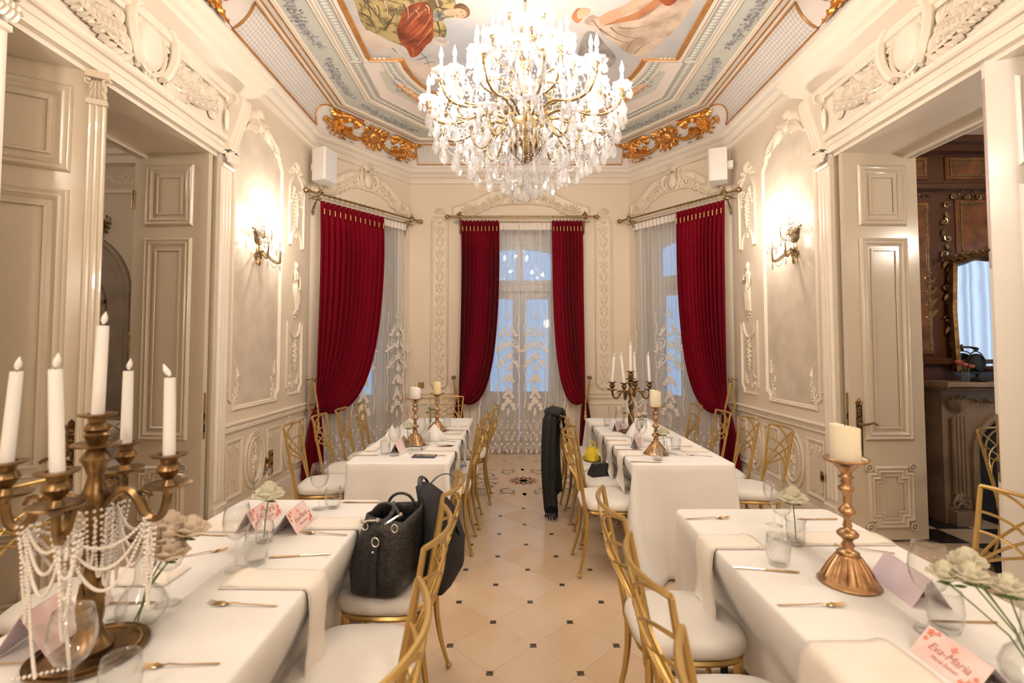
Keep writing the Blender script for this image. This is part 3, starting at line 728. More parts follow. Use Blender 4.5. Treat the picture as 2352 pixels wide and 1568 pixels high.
pstrokes('drapery_folds', 'p_cfold', [C9(L) for L in ([(1560, 210), (1660, 300), (1800, 330)], [(1640, 200), (1700, 280), (1880, 290)], [(1500, 140), (1540, 190), (1590, 260)], [(1700, 200), (1800, 230), (1950, 180)], [(1760, 380), (1780, 300), (1900, 250)], [(1820, 400), (1880, 330), (1960, 300)], [(1850, 140), (1960, 100), (2100, -60)])], .010)
ppoly('painted_red_cloth', 'p_red', C9([(1990, -40), (2060, 40), (2140, 0), (2180, -120), (2080, -140)]))
pstrokes('painted_flowers', 'p_grey', [C4(L) for L in ([(1660, 350), (1720, 400), (1720, 450)], [(1640, 400), (1680, 400), (1740, 360)], [(1690, 430), (1740, 410), (1770, 420)])], .006)
# ================================================================ WALL DECORATION
def closed_mould(b, P, s_=1.0, h=1.0): b.sweep(P, mould(s_, h))
def face(b, P, c): b.add([(x, y, c) for x, y in P], [tuple(range(len(P)))])
def statue(b, x, z0, h, mir=1):
    """small relief of a draped standing figure, one continuous lofted body"""
    prof = [(0, .055, .012, 0), (.03, .07, .03, .01), (.10, .055, .030, .012), (.22, .062, .034, .01), (.35, .078, .040, 0), (.46, .090, .046, -.006), (.54, .080, .042, -.004), (.60, .062, .036, .003),
            (.68, .070, .040, .006), (.76, .085, .042, .004), (.80, .078, .036, .002), (.825, .034, .022, 0), (.85, .026, .020, 0), (.875, .040, .030, 0), (.92, .048, .036, .003), (.96, .044, .032, .003), (.985, .03, .022, 0), (1, .01, .01, 0)]
    n = 10; vs = []
    for (t, wx, d, off) in prof:
        for j in range(n):
            a = 2*PI*j/n; rip = 1 + (.10*sin(5*a + 9*t) if t < .6 else 0)
            vs.append((x + mir*off*h*3 + wx*h*rip*cos(a), z0 + t*h, d*h*1.5*max(-.1, sin(a))*rip + .004))
    b.add(vs, [(i*n+j, i*n+(j+1) % n, (i+1)*n+(j+1) % n, (i+1)*n+j) for i in range(len(prof)-1) for j in range(n)])
    b.tube([(x-mir*.085*h, z0+.76*h, .04*h), (x-mir*.13*h, z0+.62*h, .06*h), (x-mir*.02*h, z0+.66*h, .09*h)], [.022*h, .020*h, .014*h], 6)
    b.tube([(x+mir*.085*h, z0+.76*h, .04*h), (x+mir*.12*h, z0+.60*h, .05*h), (x+mir*.07*h, z0+.46*h, .07*h)], [.022*h, .020*h, .014*h], 6)
    for k in range(5): b.tube([(x+(k-2)*.03*h, z0+.50*h, .06*h), (x+(k-2)*.035*h+mir*.02*h, z0+.28*h, .062*h), (x+(k-2)*.026*h, z0+.05*h, .045*h)], .007*h, 4)
    b.box(x-.06*h, x+.06*h, z0-.03*h, z0, 0, .04*h)
def side_wall(Fm, par, sgn):
    """everything on the long wall between the doorway and the corner; a grows away from the camera"""
    def mm(fn, name, m, **k):
        b = MB(); b.m = Fm @ Matrix.Diagonal((1, 1, 1.5 if 'ornament' in name else 1, 1)); fn(b); return b.build(name, m, par, **k)
    # big damask panel with swept arch
    a0, a1, z0, zs = 4.16, 5.06, .97, 3.36
    P = [(a0+.06, z0), (a1-.06, z0), (a1-.06, z0+.06), (a1, z0+.10), (a1, zs), (a1-.06, zs+.07), (a1-.12, zs+.21), (a1-.30, zs+.30), ((a0+a1)/2, zs+.33), (a0+.30, zs+.30), (a0+.12, zs+.21), (a0+.06, zs+.07), (a0, zs), (a0, z0+.10), (a0+.06, z0+.06)]
    mm(lambda b: face(b, P, .004), 'damask_panel', 'damask', smooth=False)
    mm(lambda b: closed_mould(b, P, 1.2, 1.3), 'panel_moulding', 'relief')
    def orn(b):
        for x, s in ((a0+.12, 1), (a1-.12, -1)):
            for k in range(5): spiral(b, x + s*.02*(k % 2), z0+.08+.05*k, .042-.004*k, k*1.3, 1.1, s, .3)
            frond(b, x, z0+.28, PI/2, .12, 4, 0, .2*s, .5); frond(b, x - s*.03, z0+.08, PI/2+s*.5, .11, 3)
            frond(b, a0+.10 if s > 0 else a1-.10, zs+.10, PI/2-s*.3, .16, 4, 0, -.4*s, .55)
        c_ = (a0+a1)/2
        for s in (-1, 1):
            frond(b, c_+s*.06, zs+.28, (0 if s > 0 else PI)-s*.15, .26, 6, 0, -.4*s, .5); spiral(b, c_+s*.10, zs+.22, .05, PI/2, 1.2, s, .3)
            frond(b, c_+s*.30, zs+.20, -s*.5+(0 if s > 0 else PI), .16, 4, 0, -.5*s, .5)
        cartouche(b, c_, zs+.27, .11, .10, .004, 1.2)
        for k in range(5): leaf(b, c_, zs+.34, PI/2+(k-2)*.45, .10, .045, 0, .02)
    mm(orn, 'panel_ornament', 'relief')
    # narrow panel in three pieces
    n0, n1 = 5.22, 5.60; nc = (n0+n1)/2
    U = [(n0, 2.63), (n0+.07, 2.63)] + [(nc-.12*cos(PI*i/8), 2.66+.15*sin(PI*i/8)) for i in range(9)] + [(n1-.07, 2.63), (n1, 2.63), (n1, 3.28), (n1-.06, 3.40), (nc+.03, 3.47), (nc-.03, 3.47), (n0+.06, 3.40), (n0, 3.28)]
    mm(lambda b: closed_mould(b, U, .8), 'panel_moulding', 'relief')
    Lp = [(n0+.05, 1.0), (n1-.05, 1.0), (n1-.05, 1.05), (n1, 1.09), (n1, 1.80), (n1-.06, 1.80)] + [(nc+.12*cos(PI*i/8), 1.78-.14*sin(PI*i/8)) for i in range(9)] + [(n0+.06, 1.80), (n0, 1.80), (n0, 1.09), (n0+.05, 1.05)]
    mm(lambda b: closed_mould(b, Lp, .8), 'panel_moulding', 'relief')
    def o2(b):
        for s in (-1, 1):
            spiral(b, nc+s*.07, 3.50, .05, -PI/2, 1.2, s, .35); frond(b, nc+s*.03, 3.44, (0 if s > 0 else PI)+s*.5, .15, 4, 0, -.5*s, .55)
            frond(b, nc+s*.10, 3.30, -PI/2+s*.1, .15, 4, 0, 0, .5)
            spiral(b, nc+s*.09, 1.12, .045, 0, 1.2, s, .3); spiral(b, nc+s*.10, 1.19, .035, 0, 1.2, -s, .3); frond(b, nc+s*.10, 1.2, PI/2, .09, 3)
        for k in range(5): leaf(b, nc, 3.48, PI/2+(k-2)*.4, .12, .05, 0, .02)
        for zz, hh in ((2.88, .34), (1.28, .34)):
            for k in range(9):
                z = zz+hh*k/8; r = .028+.02*sin(PI*k/8)
                flower(b, nc+.012*sin(3*k), z, r, 5, .004, k)
                for s in (-1, 1): leaf(b, nc, z, PI/2+s*1.2, .06, .025, 0)
        frond(b, nc, 2.74, PI/2, .10, 3); frond(b, nc, 1.84, PI/2, .11, 3)
    mm(o2, 'panel_ornament', 'relief')
    mm(lambda b: statue(b, nc, 1.90, .57, sgn), 'relief_figure', 'relief')
    # dado: rectangles and beaded ovals
    for (c_, rx) in ((4.62, .185), (5.33, .14)):
        O = oval(c_, .47, rx, .27)
        mm(lambda b: (b.sweep(O, mould(1.1)), b.sweep(oval(c_, .47, rx*.68, .27*.78), mould(.6))), 'oval_moulding', 'relief')
        def o3(b):
            for i in range(40):
                t = 2*PI*i/40; b.ball((c_+rx*.76*cos(t), .47+.27*.84*sin(t), .006), .0065, 5, 3)
            flower(b, c_, .47, .045, 8, 0); flower(b, c_, .60, .03, 5); flower(b, c_, .34, .03, 5)
            for s in (-1, 1):
                frond(b, c_, .47+s*.06, s*PI/2, .09, 3); spiral(b, c_, .47+s*.285, .03, 0, 1, s, .35); spiral(b, c_+.03, .47+s*.255, .025, 0, 1, -s, .35)
        mm(o3, 'oval_ornament', 'relief')
    for (p0, p1) in ((4.14, 4.40), (4.84, 5.16), (5.50, 5.74)):
        Q = [(p0, .22), (p1, .22), (p1, .72), (p0, .72)]
        mm(lambda b: closed_mould(b, Q, .8), 'panel_moulding', 'relief')
        def o4(b):
            for x in (p0+.07, p1-.07):
                for z in (.30, .64): spiral(b, x, z, .03, z*9, 1.2, 1, .35); frond(b, x, z-.03, PI/2, .08, 3); frond(b, x, z, -PI/2, .06, 3)
        mm(o4, 'panel_ornament', 'relief')
    # doorway surround with fluted pilasters, brackets, frieze and hood
    def surround(b):
        for (x0, x1) in ((JN-.15, JN), (JF, JF+.15)):
            b.box(x0, x1, 0, JT+.02, 0, .03)
            for k in range(3): xx = x0+.03+.09*k/2; b.tube([(xx, .28, .03), (xx, JT-.12, .03)], .014, 6)
            b.cbox(x0-.01, x1+.01, 0, .24, 0, .055, .01)
            b.cbox(x0-.004, x1+.004, JT-.10, JT-.07, 0, .06, .01); b.cbox(x0-.004, x1+.004, JT+.0, JT+.03, 0, .065, .01)
        b.box(JN-.15, JF+.15, JT, JT+.16, 0, .04)
        b.cbox(JN-.15, JF+.15, JT+.105, JT+.16, 0, .075, .012); b.cbox(JN-.15, JF+.15, JT+.055, JT+.075, 0, .05, .005)
        b.box(JN-.15, JF+.15, JT+.16, JT+.46, 0, .03)
    mm(surround, 'door_surround', 'trim', smooth=False)
    def caps(b):
        for x0 in (JN-.15, JF):
            c_ = x0+.075
            for k in range(5):
                for z in (JT-.065, JT-.03): leaf(b, c_+(k-2)*.03, z, PI/2+(k-2)*.15, .06, .04, .05, .025)
            for s in (-1, 1): spiral(b, c_+s*.065, JT-.01, .028, 0, 1.2, s, .4, .05)
    mm(caps, 'capital_ornament', 'trim')
    hp = [(0, JT+.46), (.06, JT+.465), (.07, JT+.49), (.09, JT+.50), (.09, JT+.56), (.20, JT+.60), (.205, JT+.63), (.24, JT+.65), (.25, JT+.70), (.29, JT+.72), (.29, JT+.75), (.30, JT+.76), (.30, JT+.78), (0, JT+.80)]
    def hood(b):   # moulded canopy: extrude the profile along a, return ends closed
        vs = []
        for a in (JN-.15, JF+.15):
            for o, z in hp:
                e = o*.55 if a > 3 else -o*.55; vs.append((a+e, z, o))
        k = len(hp); b.add(vs, [(i, i+1, k+i+1, k+i) for i in range(k-1)] + [tuple(range(k)), tuple(range(2*k-1, k-1, -1))])
    mm(hood, 'door_hood', 'trim', smooth=False)
    def bracket(b, x0):
        pr = bez((JT+.50, .13, 0), (JT+.52, .30, 0), (JT+.10, .02, 0), (JT+.04, .10, 0), 14)
        vs = []
        for i, (z, c_, _) in enumerate(pr):
            for xx in (x0, x0+.13): vs += [(xx, z, .02), (xx, z, c_)]
        fs = []
        for i in range(14): a = i*4; fs += [(a+1, a+5, a+7, a+3), (a, a+4, a+5, a+1), (a+2, a+3, a+7, a+6)]
        b.add(vs, fs)
        for xx in (x0+.02, x0+.065, x0+.11): b.tube([(xx, z, c_+.004) for z, c_, _ in pr], .009, 5)
        for s in (x0, x0+.13):
            b.tube([(s, JT+.46+.045*cos(t), .10+.045*sin(t)) for t in [2*PI*i/12 for i in range(12)]], .012, 5, closed=True)
            leaf(b, s, JT+.2, PI/2, .2, .05, .06)
        for k in range(3): leaf(b, x0+.065, JT+.04+.05*k, -PI/2+(k-1)*.5, .08, .04, .08)
    mm(lambda b: (bracket(b, JF+.01), bracket(b, JN-.14)), 'scroll_bracket', 'trim')
    def frieze(b):
        cx, cz = (JN+JF)/2, JT+.34; b2 = b
        cartouche(b, cx, cz+.03, .24, .32, .035, .9)
        for k in range(10):
            t = 2*PI*k/10+.3; spiral(b, cx+.17*cos(t), cz+.03+.20*sin(t), .055, t, 1.2, 1 if k % 2 else -1, .34, .03)
        for s in (-1, 1):
            b.tube(bez((cx+s*.12, cz+.23, .05), (cx+s*.24, cz+.20, .06), (cx+s*.20, cz-.02, .06), (cx+s*.10, cz-.14, .05), 12), .024, 6)
            frond(b, cx+s*.15, cz-.12, (0 if s > 0 else PI), .3, 6, .03, .2*s, .5)
            st = [(cx+s*(.2+.06*i), cz-.02-.05*sin(i*.5), .04) for i in range(9)]; b.tube(st, .008, 5)
            for i in range(14):
                x = cx+s*(.20+.036*i); z = cz-.03-.04*sin(i*.3)
                for d in (-1, 1): leaf(b, x, z, (0 if s > 0 else PI)+d*.7, .085, .04, .03, .03)
                if i % 3 == 1: flower(b, x, z+.03, .032, 5, .04)
                if i % 2: b.ball((x, z-.05, .045), .014, 6, 4)
            b.tube([(cx+s*(.25+.05*i), cz+.06+.03*sin(1.3*i), .035) for i in range(8)], .007, 5)
            for k in range(6): leaf(b, cx+s*(.28+.06*k), cz+.06+.03*sin(1.3*k), (0 if s > 0 else PI)+.6*(-1)**k, .06, .03, .03, .02)
            for k in range(5): frond(b, cx+s*(.22+.1*k), cz+.02+.05*(k % 2), (0 if s > 0 else PI)+s*.5*(-1)**k, .17, 5, .03, .3*(-1)**k, .6)
            for k in range(4): frond(b, cx+s*.70, cz-.12+.05*k, PI/2-s*(.2*k-.3), .13, 4, .03, .3*s, .55)
    mm(frieze, 'frieze_ornament', 'trim')
    # reveal lining: panelled soffit
    def soff(b):
        b.box(JN, JF, JT-.03, JT, -.62, 0)
        for c_ in (-.60, -.55): b.box(JN, JF, JT-.07, JT-.03, c_, c_+.03)
    mm(soff, 'reveal_lining', 'trim', smooth=False)
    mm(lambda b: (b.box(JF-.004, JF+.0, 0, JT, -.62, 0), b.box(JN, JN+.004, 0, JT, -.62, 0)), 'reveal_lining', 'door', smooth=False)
side_wall(FL_, w_left, 1); side_wall(FR_, w_right, -1)

def overdoor(Fm, par, c_, w_=.98):
    """low-relief arched hood above a window"""
    Fm = Fm @ Matrix.Diagonal((1, 1, 1.9, 1))
    def mm(fn, name, m):
        b = MB(); b.m = Fm; fn(b); return b.build(name, m, par)
    h = w_; z = 3.40
    def P(o):
        top = [(h-o, z+o*.6), (h-o, z+.17-o), (h-.13, z+.17-o), (h-.20, z+.21-o), (h-.34, z+.36-o), (.34, z+.42-o), (.16, z+.46-o)]
        top = [(h-o, z+.02+o), (h-o, z+.16), (h-.12, z+.19-o), (h*.62, z+.30-o), (h*.42, z+.40-o), (.12, z+.43-o)]
        bot = [(.12, z+.20+o), (h*.42, z+.17+o), (h*.62, z+.07+o), (h*.70, z+.02+o)]
        R = top[::-1][::-1]
        outl = [(c_+x, y) for x, y in [(h*.70, z+.02+o)] + top] + [(c_-x, y) for x, y in reversed(top)] + [(c_-x, y) for x, y in reversed(bot)] + [(c_+x, y) for x, y in bot[:3]]
        return outl
    Q = P(0)
    mm(lambda b: (face(b, Q, .012), b.sweep(Q, [(0, 0), (0, .020), (.012, .026), (.022, .014), (.03, .012)])), 'overdoor_panel', 'relief')
    def orn(b):
        cartouche(b, c_, z+.33, .13, .19, .014, 1.0)
        for s in (-1, 1):
            spiral(b, c_+s*.06, z+.46, .05, -PI/2, 1.2, s, .35, .012); spiral(b, c_+s*.10, z+.24, .05, PI/2, 1.2, -s, .3, .012)
            b.tube(bez((c_+s*.08, z+.42, .02), (c_+s*.17, z+.40, .03), (c_+s*.13, z+.26, .03), (c_+s*.07, z+.20, .02), 10), .014, 5)
            for i, (x, y, r) in enumerate(((.20, .31, .07), (.31, .27, .065), (.41, .22, .06), (.50, .17, .055), (.59, .12, .05), (.67, .09, .04))):
                q = h/.98; x *= q; y *= 1
                spiral(b, c_+s*x, z+y, r, (.5 if i % 2 else -1.5), 1.3, s*(1 if i % 2 else -1), .24, .012)
                frond(b, c_+s*x, z+y+(.05 if i % 2 else -.02), (0 if s > 0 else PI)-s*(.9 if i % 2 else -.5), .12, 4, .012, .5*s, .5)
                leaf(b, c_+s*(x+.03), z+y-.03, (0 if s > 0 else PI)+.5, .08, .035, .012)
            for k in range(7): leaf(b, c_+s*h*.74, z+.06, (PI/2)+s*(.9-.38*k), .16, .045, .012, .02)
            spiral(b, c_+s*h*.93, z+.05, .03, 0, 1.2, s, .35, .012)
        for k in range(5): leaf(b, c_, z+.47, PI/2+(k-2)*.5, .09, .045, .012, .03)
    mm(orn, 'overdoor_ornament', 'relief')
overdoor(FB, w_back, .02, 1.0); overdoor(FDL, w_dl, .80, .70); overdoor(FDR, w_dr, .80, .70)
def pilaster_panel(Fm, par, c_):
    Fm = Fm @ Matrix.Diagonal((1, 1, 1.6, 1))
    def mm(fn, name):
        b = MB(); b.m = Fm; fn(b); return b.build(name, 'relief', par)
    q = .125; P = [(c_-q+.03, .93), (c_-.03, .93), (c_-.03, .90), (c_+.03, .90), (c_+.03, .93), (c_+q-.03, .93), (c_+q-.03, .96), (c_+q, .99), (c_+q, 3.36), (c_+q-.03, 3.39), (c_+q-.03, 3.42), (c_-q+.03, 3.42), (c_-q+.03, 3.39), (c_-q, 3.36), (c_-q, .99), (c_-q+.03, .96)]
    mm(lambda b: b.sweep(P, mould(.8)), 'panel_moulding')
    def orn(b):
        for k in range(7): leaf(b, c_, 3.46, PI/2+(k-3)*.42, .10, .045, 0, .02)
        spiral(b, c_-.05, 3.47, .035, 0, 1.1, 1, .35); spiral(b, c_+.05, 3.47, .035, PI, 1.1, -1, .35)
        for i in range(14):
            z = 1.06+i*.168
            for s in (-1, 1):
                spiral(b, c_+s*.045, z, .036, (PI/2 if i % 2 else -PI/2), 1.3, s*(1 if i % 2 else -1), .26)
                leaf(b, c_, z+.06, PI/2+s*.55, .075, .028, 0, .012); leaf(b, c_+s*.02, z-.02, -PI/2+s*.6, .06, .024, 0, .010)
            flower(b, c_, z+.05, .026, 6, .003) if i % 3 == 0 else leaf(b, c_, z-.05, PI/2, .10, .034, 0, .014)
    mm(orn, 'panel_ornament')
pilaster_panel(FB, w_back, -1.16); pilaster_panel(FB, w_back, 1.22)
def plain_panel(Fm, par, x0, x1, z0, z1):
    b = MB(); b.m = Fm; closed_mould(b, [(x0, z0), (x1, z0), (x1, z1), (x0, z1)], .8)
    c_ = (x0+x1)/2; spiral(b, c_-.03, (z0+z1)/2, .03, 0, 1.2, 1, .3); spiral(b, c_+.03, (z0+z1)/2, .03, PI, 1.2, -1, .3); frond(b, c_, z0+.2, PI/2, .12, 3)
    b.build('panel_moulding', 'relief', par)
plain_panel(FB, w_back, -1.45, -.78, .22, .72); plain_panel(FB, w_back, .78, 1.5, .22, .72)
# window casings
def casing(Fm, par, x0, x1):
    b = MB(); b.m = Fm
    for (a, s) in ((x0, -1), (x1, 1)):
        p, q = sorted((a, a+s*.11)); b.box(p, q, 0, 3.26, 0, .018)
        for k in range(3): b.tube([(a+s*(.02+.035*k), 0, .018), (a+s*(.02+.035*k), 3.26, .018)], .010, 5)
    b.box(x0-.11, x1+.11, 3.22, 3.33, 0, .02); b.build('window_casing', 'trim', par)
casing(FB, w_back, -.60, .60); casing(FDL, w_dl, .26, 1.32); casing(FDR, w_dr, .26, 1.32)

# ================================================================ WINDOWS
def window(Fm, n, c_, hw, arch=True):
    root = bpy.data.objects.new('window_%d' % n, None); COL.objects.link(root); struct(root)
    def mm(fn, name, m, **k):
        b = MB(); b.m = Fm; fn(b); return b.build(name, m, root, **k)
    C0, C1 = -.30, -.24; x0, x1 = c_-hw, c_+hw
    mm(lambda b: (b.box(x0, x0+.07, 0, 3.22, C0, C1+.02), b.box(x1-.07, x1, 0, 3.22, C0, C1+.02), b.box(x0+.07, x1-.07, 3.06, 3.22, C0, C1+.018), b.cbox(x0+.07, x1-.07, 2.34, 2.46, C0, C1+.04, .012), b.box(x0+.07, x1-.07, 0, .06, C0, C1+.018)), 'window_frame', 'doorwhite', smooth=False)
    for s in (-1, 1):
        a, e = (x0+.07, c_-.004) if s < 0 else (c_+.004, x1-.07); st = .095
        def sash(b):
            b.box(a, a+st, .06, 2.34, C0, C1); b.box(e-st, e, .06, 2.34, C0, C1); b.box(a+st, e-st, .06, .20, C0, C1); b.box(a+st, e-st, .74, .86, C0, C1); b.box(a+st, e-st, 2.24, 2.34, C0, C1)
            b.box(a+st, e-st, .20, .74, C0+.02, C1-.02); b.box(a+st+.05, e-st-.05, .26, .68, C0+.01, C1-.006)
        sh = mm(sash, 'window_sash', 'doorwhite', smooth=False)
        b = MB(); b.m = Fm; b.box(a+st, e-st, .86, 2.24, -.272, -.268); b.build('pane', 'glass', sh, smooth=False)
        b = MB(); b.m = Fm; b.tube([(e-.03 if s < 0 else a+.03, 1.05, C1), (e-.03 if s < 0 else a+.03, 1.05, C1+.05), (e-.03 if s < 0 else a+.03, .95, C1+.05)], .008, 5)
        if s < 0: b.build('window_handle', 'brass', sh)
        def tr(b):   # arched transom light: stiles, sill and a spandrel filling above a segmental arch
            b.box(a, a+.05, 2.46, 3.06, C0, C1); b.box(e-.05, e, 2.46, 3.06, C0, C1); b.box(a+.05, e-.05, 2.46, 2.52, C0, C1)
            N = 10; f = lambda x: 2.86 + .13*math.sqrt(max(0, 1-((x-c_)/(hw-.07))**2))
            for i in range(N):
                u, v = a+.05+(e-a-.1)*i/N, a+.05+(e-a-.1)*(i+1)/N
                b.add([(u, f(u), C0), (v, f(v), C0), (v, 3.06, C0), (u, 3.06, C0), (u, f(u), C1), (v, f(v), C1), (v, 3.06, C1), (u, 3.06, C1)], [(0,3,2,1),(4,5,6,7),(0,1,5,4),(2,3,7,6)])
        t = mm(tr, 'transom', 'doorwhite', smooth=False)
        b = MB(); b.m = Fm; b.box(a+.05, e-.05, 2.52, 3.03, -.272, -.268); b.build('pane', 'glass', t, smooth=False)
window(FB, 1, 0, .60); window(FDL, 2, .79, .53); window(FDR, 3, .79, .53)

# ================================================================ DOORS (double leaves folded back into the reveals)
def rect(x0, x1, z0, z1): return [(x0, z0), (x1, z0), (x1, z1), (x0, z1)]
def notched(x0, x1, z0, z1, n=.05): return [(x0+n, z0), (x1-n, z0), (x1-n, z0+n), (x1, z0+n), (x1, z1-n), (x1-n, z1-n), (x1-n, z1), (x0+n, z1), (x0+n, z1-n), (x0, z1-n), (x0, z0+n), (x0+n, z0+n)]
def door(n, hinge, lock, m='door', plate=True, lever=1, capital=False, strip_rod=False):
    """leaf from the hinge line to the lock edge; local x along the leaf, y = thickness, z up"""
    d = Vector(lock) - Vector(hinge); L = d.length; T = .045
    root = MB(); root.box(0, L, -T/2, T/2, .02, 3.09); root = root.build('door_%d' % n, m, smooth=False); struct(root)
    root.location = (hinge[0], hinge[1], 0); root.rotation_euler = (0, 0, math.atan2(d.y, d.x))
    for side in (-1, 1):
        fm = Matrix(((1, 0, 0, 0), (0, 0, side, side*T/2), (0, 1, 0, 0), (0, 0, 0, 1)))
        for nm, P, s_ in (('top_panel', rect(.11, L-.13, 2.50, 2.97), 1.3), ('middle_panel', rect(.11, L-.13, .80, 2.38), 1.3), ('bottom_panel', notched(.12, L-.14, .12, .58), .9)):
            b = MB(); b.m = fm; b.sweep(P, [(-.012, 0), (-.008, .012), (.004, .02), (.014, .012), (.024, .010), (.034, .018), (.05, .004), (.055, .002)])
            ins = MB(); ins.sweep(P, [(.058*s_, 0)]); Q = [(v[0], v[1]) for v in ins.v]
            b.sweep(Q, [(0, .001), (.004, .010), (.016, .010), (.02, .006)])
            if nm == 'bottom_panel':
                for cx in (.12, L-.14):
                    for cz in (.12, .58): b.tube([(cx+.028*cos(t), cz+.028*sin(t), .010) for t in [2*PI*i/10 for i in range(10)]], .008, 5, closed=True); b.ball((cx, cz, .008), .013, 6, 4)
            b.build(nm, m, root)
    b = MB(); b.box(L-.001, L+.003, -.012, .012, .80, 1.16); b.build('lock_plate', 'plate', root, smooth=False)
    b = MB(); b.box(L, L+.004, -.008, .008, .95, 1.0); b.box(L, L+.004, -.008, .008, .85, .91); b.build('latch', 'dark', root, smooth=False)
    for z in (.35, 1.55, 2.70):
        b = MB(); b.lathe([(0, -.07), (.011, -.07), (.011, .07), (.006, .085), (0, .09)], 8, (-.006, -lever*T/2, z)); b.build('hinge', 'brass', root)
    for side in ((-1, 1) if plate else ()):
        b = MB(); b.m = Matrix(((1, 0, 0, L-.075), (0, 0, side, side*T/2), (0, 1, 0, .87), (0, 0, 0, 1)))
        O = [(-.022, -.20), (.022, -.20), (.024, 0), (.022, .20), (-.022, .20), (-.024, 0)]
        b.prism(O, 0, .006)
        for s in (-1, 1): leaf(b, 0, s*.20, s*PI/2, .055, .034, .002, .012); leaf(b, -.01, s*.19, s*(PI/2+.4), .04, .02, .004); leaf(b, .01, s*.19, s*(PI/2-.4), .04, .02, .004); flower(b, 0, s*.17, .02, 6, .006)
        for k in range(9):
            z = -.14+.035*k; leaf(b, -.016, z, .8, .045, .012, .005, .006); leaf(b, .016, z, PI-.8, .045, .012, .005, .006)
        pl = b.build('door_plate', 'darkbrass', root)
        h = MB(); h.m = b.m; h.lathe([(0, .004), (.016, .004), (.012, .02), (.008, .05), (.010, .058), (0, .06)], 8, (0, .05, 0))
        h.tube(bez((0, .05, .052), (-.04, .045, .056), (-.06, .075, .055), (-.10, .05, .05), 10) + [(-.112, .043, .048), (-.108, .034, .048)], [.008, .008, .009, .010, .010, .009, .009, .008, .008, .009, .009, .008, .006], 6)
        h.build('handle', 'brass', pl)
    if capital:
        b = MB(); y = -T/2
        b.box(L-.055, L+.03, y-.03, y, .02, 2.91)
        for k in range(3): b.tube([(L-.045+.03*k, y-.03, .2), (L-.045+.03*k, y-.03, 2.89)], .009, 5)
        b.box(L-.065, L+.04, y-.05, y, 3.04, 3.08); b.box(L-.06, L+.035, y-.042, y, 2.89, 2.92)
        b.m = Matrix(((1, 0, 0, L-.012), (0, 0, -1, y-.03), (0, 1, 0, 2.92), (0, 0, 0, 1)))
        for k in range(4):
            for z in (0, .045): leaf(b, -.036+.024*k, z, PI/2+(k-1.5)*.2, .07, .034, .004, .02)
        for s in (-1, 1): spiral(b, s*.04, .10, .024, 0, 1.2, s, .4, .01)
        b.build('capital', m, root)
    if strip_rod:
        b = MB(); b.box(L-.0005, L+.004, -.012, .012, 1.95, 3.0); b.build('bolt_strip', 'silver2', root, smooth=False)
        b = MB(); b.ball((L+.006, 0, 2.05), .008, 6, 4); b.build('bolt_knob', 'dark', root)
    return root
M['silver2'] = mat('worn bolt strip', (.52, .40, .36), .4, .3)
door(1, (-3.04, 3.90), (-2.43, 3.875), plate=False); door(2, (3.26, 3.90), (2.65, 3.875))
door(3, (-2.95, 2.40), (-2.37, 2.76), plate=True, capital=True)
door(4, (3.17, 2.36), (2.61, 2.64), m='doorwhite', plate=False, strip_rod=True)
# ================================================================ CURTAINS
def sheer_mat():
    m = bpy.data.materials.new('sheer voile'); m.use_nodes = True; nt = m.node_tree; nt.nodes.clear()
    o = nt.nodes.new('ShaderNodeOutputMaterial'); t = nt.nodes.new('ShaderNodeBsdfTransparent'); d = nt.nodes.new('ShaderNodeBsdfDiffuse'); tl = nt.nodes.new('ShaderNodeBsdfTranslucent')
    d.inputs[0].default_value = (.84, .79, .74, 1); tl.inputs[0].default_value = (.84, .79, .74, 1); t.inputs[0].default_value = (.97, .97, .98, 1)
    tc = nt.nodes.new('ShaderNodeTexCoord'); mp = nt.nodes.new('ShaderNodeMapping'); mp.inputs['Scale'].default_value = (1, 1, .02)
    n = nt.nodes.new('ShaderNodeTexNoise'); n.inputs['Scale'].default_value = 26; r = nt.nodes.new('ShaderNodeMapRange'); r.inputs[1].default_value = .35; r.inputs[2].default_value = .7; r.inputs[3].default_value = .34; r.inputs[4].default_value = .62
    a = nt.nodes.new('ShaderNodeMixShader'); a.inputs[0].default_value = .35; b = nt.nodes.new('ShaderNodeMixShader')
    nt.links.new(tc.outputs['Object'], mp.inputs[0]); nt.links.new(mp.outputs[0], n.inputs['Vector']); nt.links.new(n.outputs['Fac'], r.inputs[0])
    nt.links.new(d.outputs[0], a.inputs[1]); nt.links.new(tl.outputs[0], a.inputs[2]); nt.links.new(r.outputs[0], b.inputs[0]); nt.links.new(t.outputs[0], b.inputs[1]); nt.links.new(a.outputs[0], b.inputs[2]); nt.links.new(b.outputs[0], o.inputs[0]); return m
M['sheer'] = sheer_mat()
M['lace'] = mat('cream lace', (.80, .73, .66), .8)
